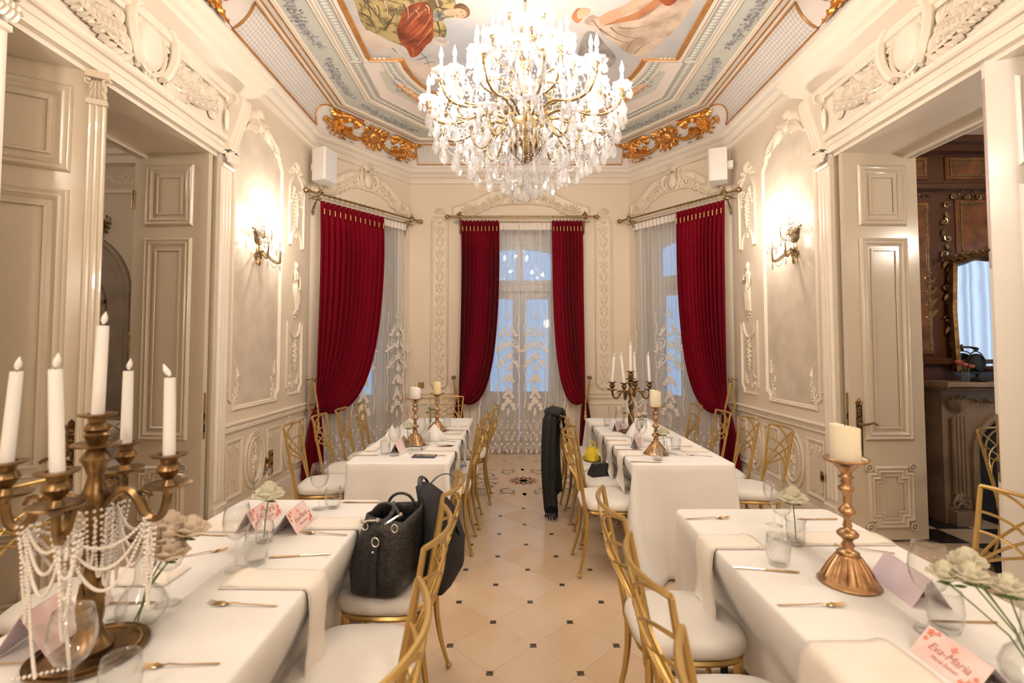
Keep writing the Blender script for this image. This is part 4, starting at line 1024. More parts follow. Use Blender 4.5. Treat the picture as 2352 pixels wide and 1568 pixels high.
def drape(Fm, name, label, T0, T1, hook, zt, at_, zk, tailw, c0=.13, np_=13, zb=.03, sag=(.42, .50), seed=0):
    """velvet curtain: pleats fall from the rod, sweep into the tie-back and drop to the floor as a tail"""
    r_ = random.Random(seed); s = 1 if T1 > T0 else -1
    ph = [r_.uniform(-.3, .3) for _ in range(6)]
    NU, NV, NT = np_*8, 34, 14
    def pleat(u): return sin(2*PI*np_*u + ph[0]*sin(6*u)) + .35*sin(2*PI*np_*2.1*u + ph[1]*9)
    wd = abs(T1-T0)
    def curve(u, t):
        P0 = (T0+(T1-T0)*u, zt); P1 = (T0+(T1-T0)*u + s*.01, zt-1.25-.25*u)
        P2 = (at_+s*(.00+sag[0]*u*wd/.6), zk+1.0*(1-u)+(-sag[1]*.42)*u); P3 = (at_+s*.03*u, zk+.10*(1-u))
        q = 1-t; return tuple(q**3*a+3*q*q*t*b+3*q*t*t*c+t**3*d for a, b, c, d in zip(P0, P1, P2, P3))
    b = MB(); vs = []
    for j in range(NV+1):
        t = j/NV
        for i in range(NU+1):
            u = i/NU; a, z = curve(u, t); env = min(1, .25+6*t) * (1-.55*t**3)
            amp = .046*env*(.65+.35*sin(7*u+ph[2]*5))
            c = c0 + amp*pleat(u) + .10*(t**2)*sin(PI*u)*(1-.3*t) + .03*t
            a2 = a + .010*cos(2*PI*np_*u)*env
            vs.append((a2, z, c))
    for j in range(1, NT+1):      # tail below the tie
        t = j/NT
        for i in range(NU+1):
            u = i/NU; w0 = .03; w_ = w0+(tailw-w0)*math.sqrt(t)
            a = at_ + s*(.015-w_*.62+w_*u) - s*.02*t; z0 = zk + .10*(1-u); z = z0+(zb-z0)*t
            c = c0+.03 + (.020+.03*t)*pleat(u*.75) + .02*(1-t)
            vs.append((a, z, c))
    b.m = Fm; n = NU+1
    b.add(vs, [(j*n+i, j*n+i+1, (j+1)*n+i+1, (j+1)*n+i) for j in range(NV+NT) for i in range(NU)])
    root = b.build(name, 'velvet'); tag(root, label, 'curtain', 'crimson velvet curtains'); root.data.materials[0] = M['velvet']
    md = root.modifiers.new('s', 'SOLIDIFY'); md.thickness = .006; md.offset = 0
    hd = MB(); hd.m = Fm                                                 # pinch-pleat heading
    k = np_
    for i in range(k):
        a = T0+(T1-T0)*(i+.5)/k; w_ = abs(T1-T0)/k
        hd.lathe_box = None
        q = [(-.46*w_, zt+.015, c0-.006), (-.20*w_, zt+.02, c0+.022), (.20*w_, zt+.02, c0+.022), (.46*w_, zt+.015, c0-.006)]
        m_ = [(-.30*w_, zt-.10, c0+.004), (-.12*w_, zt-.10, c0+.030), (.12*w_, zt-.10, c0+.030), (.30*w_, zt-.10, c0+.004)]
        hd.add([(a+x, z, c) for x, z, c in q+m_], [(0, 1, 5, 4), (1, 2, 6, 5), (2, 3, 7, 6)])
    hd.build('pleat_heading', 'velvet', root)
    for i in range(k):
        a = T0+(T1-T0)*(i+.5)/k
        g = MB(); g.m = Fm; z = zt-.105; g.lathe([(0, 0), (.006, .002), (.009, .012), (.006, .022), (.008, .034), (.005, .044), (.009, .055), (.006, .066), (0, .07)], 6)
        g.v = [tuple(Fm @ Vector((a + x_, z - .03 + z_, c0+.034 + y_))) for x_, y_, z_ in [tuple(Fm.inverted() @ Vector(v)) for v in g.v] for x_, y_, z_ in [(x_, z_, y_)]] if False else [tuple(Fm @ Vector((a + v0, z - .035 + v2, c0 + .036 + v1))) for v0, v1, v2 in [(r*cos(t), r*sin(t), zz) for (r, zz) in [(.002, 0), (.006, .004), (.009, .012), (.006, .022), (.008, .034), (.005, .044), (.009, .055), (.006, .066), (.002, .07)] for t in [2*PI*q/6 for q in range(6)]]]
        g.f = [(i_*6+j, i_*6+(j+1) % 6, (i_+1)*6+(j+1) % 6, (i_+1)*6+j) for i_ in range(8) for j in range(6)]
        g.build('gold_toggle', 'rope', root)
    # tie-back: rosette hook on the wall, twisted cord round the gather, tassel
    tb = MB(); tb.m = Fm; hx, hz = hook
    tb.tube([(hx, hz, 0), (hx, hz, .17)], .006, 6); flower(tb, hx, hz, .036, 9, .17); tb.ball((hx, hz, .18), .018, 8, 5); tb.ball((hx, hz, .006), .016, 8, 4)
    hk = tb.build('curtain_holdback', 'brass'); tag(hk, label.replace('crimson velvet curtain', 'brass rosette hook holding the cord').replace('narrow ', '').replace('wide ', ''), 'curtain hook', 'rosette curtain hooks')
    cb = MB(); cb.m = Fm
    for ph_ in (0, PI):
        def cord(P, n=46, r=.007):
            pts = []
            for i in range(n+1):
                t = i/n; x = sum(0 for _ in ()) ; k_ = min(len(P)-2, int(t*(len(P)-1))); f = t*(len(P)-1)-k_
                p = [P[k_][e]*(1-f)+P[k_+1][e]*f for e in range(3)]; tw = ph_+t*n*.9
                pts.append((p[0]+.006*cos(tw), p[1]+.006*.5*sin(tw), p[2]+.006*sin(tw)))
            cb.tube(pts, r, 5)
        kx, kz = at_-s*.005, zk+.04
        cord([(hx, hz, .17), (hx+(kx-hx)*.5, hz+(kz-hz)*.5, .20), (kx, kz, .235)])
        cord([(hx, hz, .155), (hx+(kx-hx)*.4-s*.02, hz+(kz-hz)*.5, .12), (kx-s*.05, kz+.02, .11), (kx-s*.055, kz-.03, .16), (kx, kz-.015, .225), (kx+s*.04, kz, .20)])
        cord([(kx, kz, .235), (kx+s*.004, kz-.16, .235)], 20)
    cd_ = cb.build('tieback_cord', 'rope'); tag(cd_, label.replace('crimson velvet curtain', 'twisted gold tasselled cord tying back the curtain').replace('narrow ', '').replace('wide ', ''), 'tieback', 'gold curtain tiebacks')
    ts = MB(); ts.m = Fm; tx, tz = at_+s*.0, zk-.13
    pr = [(.003, .03), (.012, .02), (.017, 0), (.013, -.012), (.016, -.02), (.020, -.05), (.024, -.10), (.021, -.105)]
    n = 12; ts.add([(tx+r*(1+.08*(j % 2))*cos(2*PI*j/n), tz+z, .235+r*sin(2*PI*j/n)) for r, z in pr for j in range(n)], [(i*n+j, i*n+(j+1) % n, (i+1)*n+(j+1) % n, (i+1)*n+j) for i in range(7) for j in range(n)])
    ts.build('tassel', 'rope', cd_)
    return root
drape(FB, 'velvet_curtain', 'narrow crimson velvet curtain on the left side of the middle window', -.84, -.30, (-.93, 1.09), 3.31, -.85, .74, .20, np_=10, sag=(.55, .55), seed=1)
drape(FB, 'velvet_curtain', 'narrow crimson velvet curtain on the right side of the middle window', .90, .46, (.985, 1.09), 3.31, .91, .74, .20, np_=9, sag=(.58, .55), seed=2)
drape(FDL, 'velvet_curtain', 'wide crimson velvet curtain at the window nearest the left doorway', .03, .97, (-.03, 1.14), 3.24, .0, .76, .26, np_=13, sag=(.50, .58), seed=3, c0=.15, zb=.03)
drape(FDR, 'velvet_curtain', 'wide crimson velvet curtain at the window nearest the right doorway', .0, .66, (-.05, 1.14), 3.24, .0, .76, .26, np_=12, sag=(.52, .55), seed=4, c0=.15, zb=.03)

def rod(Fm, a0, a1, z, label, rings, c=.15):
    root = MB(); root.m = Fm; root.tube([(a0, z, c), (a1, z, c)], .013, 10); root.tube([(a0+.03, z-.06, c-.07), (a1-.03, z-.06, c-.07)], .006, 8)
    root = root.build('curtain_rod', 'brass'); tag(root, label, 'curtain rod', 'brass curtain rods')
    for s, a in ((-1, a0), (1, a1)):
        b = MB(); b.m = Fm; pr = [(.013, 0), (.020, .006), (.020, .014), (.012, .02), (.026, .034), (.034, .052), (.028, .070), (.012, .082), (.008, .09), (.002, .094)]; n = 10
        b.add([(a+s*x, z+r*sin(2*PI*j/n), c+r*cos(2*PI*j/n)) for r, x in pr for j in range(n)], [(i*n+j, i*n+(j+1) % n, (i+1)*n+(j+1) % n, (i+1)*n+j) for i in range(9) for j in range(n)])
        b.build('finial', 'brass', root)
        b = MB(); b.m = Fm; x = a-s*.12
        b.tube([(x, z-.02, 0), (x, z-.02, c)], .009, 6); b.tube(bez((x, z-.20, .006), (x, z-.17, .05), (x, z-.10, .03), (x, z-.02, c), 10), .010, 6); flower(b, x, z+.02, .045, 7, c+.005); leaf(b, x, z-.13, -PI/2, .11, .03, .03, .02); spiral(b, x, z-.04, .03, 0, 1, s, .3, c-.02); leaf(b, x, z+.03, PI/2, .05, .03, c)
        b.build('rod_bracket', 'brass', root)
    rg = MB(); n = 12
    rg.tube([(0, .022*sin(2*PI*i/n), .022*cos(2*PI*i/n)) for i in range(n)], .0032, 5, closed=True)
    me = bpy.data.meshes.new('curtain_ring'); me.from_pydata(rg.v, [], rg.f); me.materials.append(M['brass'])
    for a in rings:
        o = bpy.data.objects.new('curtain_ring', me); COL.objects.link(o); o.parent = root; o.matrix_local = Fm @ Matrix.Translation((a, z-.008, c))
    return root
rod(FB, -.98, 1.05, 3.385, 'brass curtain rod with ball finials above the middle window', [-.80+.052*i for i in range(10)] + [.48+.05*i for i in range(9)])
rod(FDL, -.11, 1.56, 3.335, 'brass curtain rod at the window nearest the left doorway', [.07+.072*i for i in range(13)], .17)
rod(FDR, -.13, 1.54, 3.335, 'brass curtain rod at the window nearest the right doorway', [.04+.054*i for i in range(12)], .17)
def sheer(Fm, label, a0, a1, zt, seed, c0=.055, lace_c=None, lace_w=.25):
    r_ = random.Random(seed); nf = int((a1-a0)/.06)
    def f(u, v):
        a = a0+(a1-a0)*u + .02*sin(3*v+seed)*v; return (a, zt-(zt-.025)*v, c0+.016*sin(2*PI*nf*u+1.2*sin(4*u))*(.6+.6*v) + .012*sin(2*PI*nf*.43*u+2*v))
    b = MB(); b.m = Fm; b.grid(f, nf*6, 12); root = b.build('sheer_curtain', 'sheer'); tag(root, label, 'curtain', 'white lace sheers')
    b = MB(); b.m = Fm                        # heading tape and hem
    b.grid(lambda u, v: (a0+(a1-a0)*u, zt+.02-.10*v, c0+.018+.010*sin(2*PI*nf*u)), nf*4, 1); b.build('heading_tape', 'lace', root)
    b = MB(); b.m = Fm
    for a in (lace_c if lace_c else [(a0+a1)/2]):
        def cc(a_): return c0+.030
        L = MB(); w_ = lace_w
        spiral(L, a, 1.95, w_*.25, PI/2, 1.3, 1, .10); spiral(L, a, 1.95, w_*.25, PI/2, 1.3, -1, .10)
        for s in (-1, 1):
            for k in range(5):
                z = 1.80-.22*k; q = w_*(.5+.4*sin(k*1.3))
                spiral(L, a+s*q*.6, z, q*.38, PI/2*(-1)**k, 1.4, s*(-1)**k, .13)
                spiral(L, a+s*q*.6, z-.11, q*.24, 0, 1.2, -s, .12)
                for j in range(4): leaf(L, a+s*q*(.3+.2*j), z-.04*j, -PI/2+s*(.5+.4*j), .07, .028, 0, .003)
                flower(L, a+s*q*.9, z-.05, .03, 5, 0)
            L.tube([(a+s*w_*.85+.01*sin(30*t), 2.0-1.35*t, 0) for t in [i/40 for i in range(41)]], .006, 4)
            for k in range(8): flower(L, a+s*w_*.5*sin(k), .75-.05*(k % 3), .035, 5)
        for k in range(7): flower(L, a+.02*sin(5*k), 1.7-.16*k, .042, 6, 0, k); leaf(L, a, 1.62-.16*k, -PI/2+.4*sin(k), .12, .04, 0, .003)
        b.add([(x, y, c0+.032+.35*z+.0002*(i_ % 7)) for i_, (x, y, z) in enumerate(L.v)], L.f)
    n = int((a1-a0)/.09)                      # scalloped lace border at the foot
    for k in range(n):
        x = a0+(k+.5)*(a1-a0)/n
        for z, q in ((.10, .038), (.26, .03), (.42, .024)):
            o = len(b.v); t = MB(); spiral(t, x+.02*sin(k+z*9), z, q, k, 1.3, (-1)**k, .16); leaf(t, x, z-.02, -PI/2+.5*sin(2*k), q*1.8, q*.9, 0, .002); flower(t, x+.03, z+.05, q*.6, 5)
            b.add([(p[0], p[1], c0+.030+.4*p[2]) for p in t.v], t.f)
    b.build('lace_motif', 'lace', root)
    for a in (a0+.03, a1-.03):
        b = MB(); b.m = Fm; pts = [(a+.012*sin(20*t)+.006*sin(53*t), 1.75*t+.1 if t < 1 else 1.85, c0+.03) for t in [i/60 for i in range(61)]]
        b.tube(pts, [.008+.006*abs(sin(1.1*i)) for i in range(61)], 4, flat=.3); b.build('lace_edging', 'lace', root)
    return root
sheer(FB, 'white lace sheer curtain across the middle window, patterned with scrolls', -.60, .66, 3.29, 1, lace_c=[-.16, .22], lace_w=.17)
sheer(FDL, 'white lace sheer curtain across the window nearest the left doorway', .12, 1.42, 3.26, 2, lace_c=[.72, 1.28], lace_w=.20)
sheer(FDR, 'white lace sheer curtain across the window nearest the right doorway', .14, 1.42, 3.26, 3, lace_c=[.84], lace_w=.24)

# ================================================================ LOUDSPEAKERS, SOCKETS
def speaker(x, y, z, rz, label):
    t = thing('loudspeaker', label, 'loudspeaker', (x, y, z), rz, 'white wall loudspeakers')
    b = MB(); P = [(-.10, -.11), (.10, -.11), (.125, .05), (.10, .10), (-.10, .10), (-.125, .05)]
    P = [(-.115, .085), (-.105, .10), (.105, .10), (.115, .085), (.085, -.09), (-.085, -.09)][::-1]
    b.prism(P, -.19, .19); b.build('cabinet', 'speaker', t, smooth=False)
    b = MB(); b.cbox(-.108, .108, -.182, .182, 0, .008, .004); b.m = Matrix.Identity(4); b.v = [(x_, .10+z_, y_) for x_, y_, z_ in b.v]; b.build('speaker_grille', 'grille', t, smooth=False)
    b = MB(); b.box(-.03, .03, -.15, -.09, -.04, .04); b.tube([(0, -.12, -.05), (0, -.12, .05)], .02, 8); b.build('wall_bracket', 'speaker', t, smooth=False)
    return t
speaker(-2.22, 5.66, 3.645, math.atan2(-(-1), .9)-PI/2+.35-1.45, 'white loudspeaker high in the corner beside the left window')
speaker(2.44, 5.66, 3.645, 1.1-0.0, 'white loudspeaker high in the corner beside the right window')
def socket(Fm, a, z, n, label, vert=False):
    b = MB(); b.m = Fm; w_, h = (.085*n, .085) if not vert else (.085, .085*n)
    b.cbox(a-w_/2, a+w_/2, z-h/2, z+h/2, 0, .012, .006); r = b.build('wall_socket', 'plate', smooth=False); tag(r, label, 'socket')
    for k in range(n):
        o = (k-(n-1)/2)*.083; ca, cz = (a+o, z) if not vert else (a, z+o)
        b = MB(); b.m = Fm; b.cbox(ca-.028, ca+.028, cz-.028, cz+.028, .012, .018, .003); bz = b.build('bezel', 'plate', r, smooth=False)
        b = MB(); b.m = Fm; b.prism([(ca+.020*cos(2*PI*i/10), cz+.020*sin(2*PI*i/10)) for i in range(10)], .017, .019); b.build('socket_face', 'dark' if label.find('switch') < 0 else 'plate', bz, smooth=False)
    return r
socket(FL_, 4.835, .36, 2, 'brass-framed black sockets, the nearer column of two on the left dado', True); 
s_ = socket(FL_, 4.93, .36, 3, 'brass-framed black sockets, the farther column of two on the left dado', True)
socket(FR_, 4.13, .42, 2, 'brass double socket on the dado of the right wall')
socket(FB, -1.50+.08, .97, 1, 'small brass switch plate beside the left window bay', False)

# ================================================================ CRYSTAL LIGHTS
def kite(b, c, L, w_, n=6):
    x, y, z = c; vs = [(x, y, z)]
    for q, h in ((.55, .25), (1, .62), (.6, .88)):
        for j in range(n): a = 2*PI*j/n; vs.append((x+w_*q*cos(a), y+w_*q*sin(a)*.55, z-L*h))
    vs.append((x, y, z-L)); fs = [(0, 1+j, 1+(j+1) % n) for j in range(n)]
    fs += [(1+k*n+j, 1+(k+1)*n+j, 1+(k+1)*n+(j+1) % n, 1+k*n+(j+1) % n) for k in range(2) for j in range(n)] + [(1+2*n+j, 3*n+1, 1+2*n+(j+1) % n) for j in range(n)]
    b.add(vs, fs)
def drop_mesh(L, w_):
    b = MB(); b.ball((0, 0, -.008), .008, 6, 4); kite(b, (0, 0, -.014), L, w_)
    me = bpy.data.meshes.new('crystal_drop'); me.from_pydata(b.v, [], b.f); me.materials.append(M['crystal']); return me
DROP = [drop_mesh(.055, .013), drop_mesh(.075, .017), drop_mesh(.11, .026)]
def chain(b, p, q, sag, n, r=.007):
    for i in range(n):
        t = (i+.5)/n; b.ball((p[0]+(q[0]-p[0])*t, p[1]+(q[1]-p[1])*t, p[2]+(q[2]-p[2])*t-sag*4*t*(1-t)), r, 5, 3)
def unit_meshes(R, zc, zin, rin, low):
    """arm in the local x-z plane, dish, candle sleeve, flame"""
    out = {}
    b = MB(); b.tube(bez((rin, 0, zin), (rin+.35*(R-rin), 0, zin+.12), (rin+.45*(R-rin), 0, low), (R*.80, 0, low), 10) + bez((R*.80, 0, low), (R*.93, 0, low), (R, 0, low+.04), (R, 0, zc), 8)[1:], .0085, 6)
    b.tube([(rin+.25*(R-rin)+.028*(1-i/10)*cos(1+i*.6), 0, zin+.08+.028*(1-i/10)*sin(1+i*.6)) for i in range(11)], .005, 5)
    b.lathe([(.004, -.05), (.012, -.035), (.007, -.02), (.016, -.004), (.020, .006), (0, .008)], 8, (R, 0, zc)); out['arm'] = (b, 'brass')
    b = MB(); b.lathe([(.012, .004), (.030, 0), (.052, .010), (.062, .026), (.060, .030), (.048, .016), (.028, .007), (.012, .008)], 16, (R, 0, zc), 8, .10)
    b.lathe([(.014, .01), (.020, .03), (.028, .045), (.022, .045), (.012, .03)], 12, (R, 0, zc), 6, .08); out['drip_dish'] = (b, 'crystal')
    b = MB(); b.lathe([(.011, .01), (.011, .095), (.007, .10), (0, .10)], 8, (R, 0, zc)); out['candle_sleeve'] = (b, 'wax')
    b = MB(); b.lathe([(.004, .10), (.0125, .115), (.014, .128), (.010, .148), (.004, .170), (.0015, .180), (0, .182)], 8, (R, 0, zc)); out['flame_bulb'] = (b, 'bulb')
    res = {}
    for k, (b, m) in out.items():
        me = bpy.data.meshes.new(k); me.from_pydata(b.v, [], b.f); me.polygons.foreach_set('use_smooth', [True]*len(me.polygons)); me.materials.append(M[m]); res[k] = me
    return res
ch = thing('chandelier', 'huge tiered crystal chandelier with lit candle bulbs over the aisle', 'chandelier', (CHX, CHY, 0))
b = MB(); b.lathe([(0, 2.80), (.012, 2.79), (.02, 2.83), (.012, 2.86), (.03, 2.90), (.03, 3.0), (.016, 3.02), (.016, 3.14), (.04, 3.18), (.025, 3.22), (.014, 3.28), (.014, 3.36), (.04, 3.42), (.02, 3.47), (.012, 3.6), (.035, 3.66), (.014, 3.72), (.010, 3.9), (.03, 3.98), (.010, 4.04), (.007, 4.3), (.05, 4.34), (.09, 4.385), (.09, 4.398), (0, 4.399)], 12)
b.build('stem', 'brass', ch)
b = MB(); b.lathe([(0, 2.745), (.03, 2.75), (.07, 2.79), (.095, 2.85), (.105, 2.92), (.118, 2.935), (.118, 2.955), (.125, 2.965), (.125, 3.01), (.11, 3.02), (0, 3.03)], 24, (0, 0, 0), 12, .03)
for k in range(12):
    a = 2*PI*k/12; b.m = Matrix.Rotation(a, 4, 'Z') @ frame((.098, 0, 2.87), (0, 1, 0), (-.1, 0, 1)); leaf(b, 0, -.05, PI/2+.3, .08, .03, 0, .012); leaf(b, 0, -.05, PI/2-.3, .08, .03, 0, .012); spiral(b, .012, .03, .014, 0, 1, 1, .3)
b.m = Matrix.Identity(4); b.build('gilded_basket', 'brass', ch)
for z, r in ((3.13, .022), (3.31, .03), (3.53, .026), (3.78, .022), (4.12, .02)):
    b = MB(); b.lathe([(0, -.05), (r, -.04), (r*1.6, -.01), (r*.9, .02), (r*1.3, .05), (0, .06)], 12, (0, 0, z), 8, .08); b.build('crystal_baluster', 'crystal', ch)
for z, r in ((3.20, .10), (3.46, .08), (3.68, .07), (3.94, .06)):
    b = MB(); b.lathe([(.02, 0), (r*.6, .0), (r, .03), (r*1.05, .05), (r*.98, .05), (r*.55, .012), (.02, .01)], 16, (0, 0, z), 8, .1); b.build('crystal_bowl', 'crystal', ch)
tiers = [(.64, 3.115, 3.02, .11, 2.98, 12, .13), (.49, 3.25, 3.02, .10, 3.07, 12, .40), (.33, 3.44, 3.22, .04, 3.30, 8, .10), (.19, 3.65, 3.46, .035, 3.54, 5, .35), (.36, 2.97, 2.98, .11, 2.84, 8, .05)]
spots = []; dz = MB()
for ti, (R, zc, zin, rin, low, n, ph) in enumerate(tiers):
    U = unit_meshes(R, zc, zin, rin, low); tips = []
    for k in range(n):
        a = 2*PI*k/n+ph; arm = bpy.data.objects.new('arm', U['arm']); COL.objects.link(arm); arm.parent = ch; arm.rotation_euler = (0, 0, a)
        for nm in ('drip_dish', 'candle_sleeve', 'flame_bulb'):
            o = bpy.data.objects.new(nm, U[nm]); COL.objects.link(o); o.parent = arm
        x, y = R*cos(a), R*sin(a); tips.append((x, y, zc))
        for j in range(6): t = a+2*PI*j/6; spots.append((x+.055*cos(t), y+.055*sin(t), zc+.012, 0 if j % 2 else 1, t))
        spots.append((x, y, zc-.05, 2, a))
    for k in range(n):
        p, q = tips[k], tips[(k+1) % n]; chain(dz, p, q, .08, 14 if R > .4 else 9); chain(dz, (p[0]*.3, p[1]*.3, zc+.10), p, .10, 16, .006)
        m_ = ((p[0]+q[0])/2*.97, (p[1]+q[1])/2*.97, zc-.085); spots.append((*m_, 1, k))
for (R, z, n, k) in ((.63, 3.00, 30, 1), (.60, 2.93, 20, 2), (.54, 2.88, 18, 2), (.46, 2.82, 16, 2), (.36, 2.76, 14, 2), (.25, 2.71, 12, 2), (.15, 2.67, 10, 2), (.07, 2.63, 6, 2), (.48, 3.06, 22, 1), (.33, 3.20, 18, 1), (.58, 3.10, 26, 0)):
    ring_ = []
    for j in range(n):
        a = 2*PI*j/n+R*9; x, y = R*cos(a), R*sin(a); spots.append((x, y, z-.02*(j % 2), k, a)); ring_.append((x, y, z))
        chain(dz, (x, y, z), (x*.9, y*.9, z+.11), 0, 7, .006)
    for j in range(n): chain(dz, ring_[j], ring_[(j+1) % n], .015, 6, .006)
for j in range(22):
    a = 2*PI*j/22; chain(dz, (.115*cos(a), .115*sin(a), 2.95), (.13*cos(a), .13*sin(a), 2.72-.05*(j % 3)), 0, 20, .006); chain(dz, (.12*cos(a), .12*sin(a), 2.96), (.35*cos(a), .35*sin(a), 2.82), .07, 16, .006)
spots.append((0, 0, 2.60, 2, 0)); chain(dz, (0, 0, 2.74), (0, 0, 2.60), 0, 9, .008)
dz.build('bead_chains', 'crystal', ch, kind='stuff', smooth=False)
rnd.shuffle(spots); spots.sort(key=lambda s: s[3], reverse=True)
for (x, y, z, k, a) in spots[:295]:
    o = bpy.data.objects.new('crystal_drop', DROP[k]); COL.objects.link(o); o.parent = ch; o.location = (x, y, z); o.rotation_euler = (rnd.uniform(-.08, .08), rnd.uniform(-.08, .08), a)
b = MB()
for (x, y, z, k, a) in spots[295:]: kite(b, (x, y, z), (.055, .075, .11)[k], (.013, .017, .026)[k], 5)
b.build('small_crystals', 'crystal', ch, smooth=False, kind='stuff')

def sconce(Fm, a, z, label):
    r0 = Fm @ Vector((a, z, 0)); t = thing('wall_sconce', label, 'wall lamp', (0, 0, 0), 0, 'crystal wall sconces'); t.location = r0
    loc = Matrix.Translation(-r0) @ Fm @ Matrix.Translation((a, z, 0))
    loc.translation = (0, 0, 0)
    Y = Matrix(((1, 0, 0, 0), (0, 0, 1, 0), (0, 1, 0, 0), (0, 0, 0, 1)))
    def mb(): b = MB(); b.m = loc; return b
    b = mb(); cartouche(b, 0, 0, .07, .12, .0, 1.2)
    for s in (-1, 1): spiral(b, s*.03, -.07, .03, PI/2, 1.2, -s, .3, .01); frond(b, 0, .05, PI/2+s*.3, .15, 5, .01, .3*s, .5); leaf(b, 0, -.07, -PI/2+s*.3, .09, .04, .01, .02)
    b.build('back_plate', 'brass', t)
    b = mb(); bb2 = MB()
    for i in range(26):
        k = i/26; w_ = .045*sin(PI*min(1, k+.12))+.006
        for s in (-1, 0, 1): bb2.ball((s*w_*(.6+.4*(i % 2)), .08+.25*k, .03+.012*(i % 3)), .009, 5, 3)
    b.add(bb2.v, bb2.f); b.build('crystal_spire', 'crystal', t)
    drops = MB(); ch_ = MB()
    for (dx, out, cz, low) in ((-.115, .16, .03, -.10), (.115, .16, .03, -.10), (-.07, .10, .19, .10), (.07, .10, .19, .10), (0, .22, -.02, -.13)):
        b = mb(); b.tube(bez((0, low+.06, .02), (dx*.3, low+.12, out*.4), (dx*.7, low-.04, out*.7), (dx, low+.0, out), 10)+[(dx, cz-.01, out+.003)], [.009]*11+[.007], 6)
        b.tube([(dx*.4+.02*(1-i/9)*cos(i*.7), low+.07+.02*(1-i/9)*sin(i*.7), out*.45) for i in range(10)], .005, 5); arm = b.build('arm', 'brass', t)
        for nm, pr, m in (('drip_dish', [(.010, 0), (.030, 0), (.046, .012), (.044, .016), (.026, .006), (.010, .005)], 'crystal'), ('candle_sleeve', [(.010, .0), (.010, .085), (0, .088)], 'wax'), ('flame_bulb', [(.004, .088), (.012, .10), (.013, .112), (.009, .132), (.003, .152), (0, .16)], 'bulb')):
            c_ = MB(); c_.lathe(pr, 10, (0, 0, 0)); b = mb(); b.add([(x+dx, z_+cz, y+out) for x, y, z_ in c_.v], c_.f); b.build(nm, m, arm)
        for j in range(5):
            k_ = MB(); kite(k_, (0, 0, 0), .05, .011, 5); q = 2*PI*j/5; b = mb(); b.add([(x+dx+.04*cos(q), z_+cz, y+out+.04*sin(q)) for x, y, z_ in k_.v], k_.f); b.build('crystal_drop', 'crystal', t, smooth=False)
        k_ = MB(); kite(k_, (0, 0, 0), .07, .015, 5); b = mb(); b.add([(x+dx, z_+low-.02, y+out) for x, y, z_ in k_.v], k_.f); b.build('crystal_drop', 'crystal', t, smooth=False)
    c2 = MB(); chain(c2, (-.115, .16, 0), (.115, .16, 0), .12, 22, .006); chain(c2, (-.115, .16, 0), (0, .22, -.04), .05, 14, .006); chain(c2, (.115, .16, 0), (0, .22, -.04), .05, 14, .006)
    b = mb(); b.add([(x, z_-.06, y) for x, y, z_ in c2.v], c2.f); b.build('bead_chains', 'crystal', t, kind='stuff', smooth=False)
    return t
sconce(FL_, 4.60, 2.45, 'lit crystal wall sconce on the left wall')
sconce(FR_, 4.50, 2.45, 'lit crystal wall sconce on the right wall')
# ================================================================ THE ROOMS BEYOND THE DOORWAYS
def room(name, x0, x1, y0, y1, h, m, open_side, ch_=None):
    """three walls and a ceiling round a neighbouring room; the side shared with the dining room stays as it is"""
    b = MB(); b.box(x0, x1, y1, y1+.15, 0, h); b.build('wall_%s_far' % name, m, smooth=False)['kind'] = 'structure'
    b = MB(); b.box(x0, x1, y0-.15, y0, 0, h); b.build('wall_%s_near' % name, 'hall', smooth=False)['kind'] = 'structure'
    b = MB(); X = x0 if open_side > 0 else x1; b.box(X-.15, X, y0, y1, 0, h) if open_side > 0 else b.box(X, X+.15, y0, y1, 0, h); 
    o = b.build('wall_%s_side' % name, 'hall', smooth=False); o['kind'] = 'structure'
    b = MB(); b.box(x0-.15, x1+.15, y0-.15, y1+.15, h, h+.1); b.build('ceiling_%s' % name, 'hall', smooth=False)['kind'] = 'structure'
    return bpy.data.objects['wall_%s_far' % name]
SX = XL-THK; far = room('salon', -6.6, SX, .45, 5.6, 3.95, 'hall', 1)
fm = Matrix(((1, 0, 0, -5.1), (0, 0, -1, 5.6), (0, 1, 0, 0), (0, 0, 0, 1)))
def fmm(fn, name, m, par, F_, **k):
    b = MB(); b.m = F_; fn(b); return b.build(name, m, par, **k)
def arch(r, zc, n=20): return [(r, 0), (r, zc)] + [(r*cos(PI*i/n), zc+r*sin(PI*i/n)) for i in range(1, n)] + [(-r, zc), (-r, 0)]
A0 = arch(.62, 2.15)
fmm(lambda b: b.prism(A0, 0, .015), 'arched_recess', 'stoneg', far, fm)
fmm(lambda b: b.sweep(arch(.70, 2.15), [(-.02, 0), (-.015, .04), (.01, .06), (.03, .05), (.05, .03), (.09, .03), (.10, .015)], closed=False), 'arch_moulding', 'stoneg', far, fm)
fmm(lambda b: (b.sweep(arch(.45, 2.0), [(0, .015), (.005, .03), (.02, .03), (.03, .016)], closed=False), b.box(-.44, .44, 2.02, 2.06, .015, .03), b.box(-.3, -.28, .2, 2.0, .015, .03), b.box(.28, .30, .2, 2.0, .015, .03)), 'recess_moulding', 'stone', far, fm)
fmm(lambda b: [frond(b, .25*cos(t)*1.2, 2.85+.1*sin(t), t, .2, 4, .05, .5, .6) for t in (0.2, .8, 1.5, 2.3, 2.9)], 'arch_ornament', 'darkbrass', far, fm)
fmm(lambda b: (b.box(-1.5, 2.1, 3.30, 3.34, 0, .04), b.box(-1.5, 2.1, 3.62, 3.70, 0, .12), b.box(-1.5, 2.1, 3.70, 3.76, 0, .2), scrollband(b, -1.0, 1.9, 3.47, .22, .0, 10), [frond(b, -1+.3*k, 3.80, PI/2+.4*(-1)**k, .13, 3, .15) for k in range(10)]), 'salon_cornice', 'wall', far, fm)
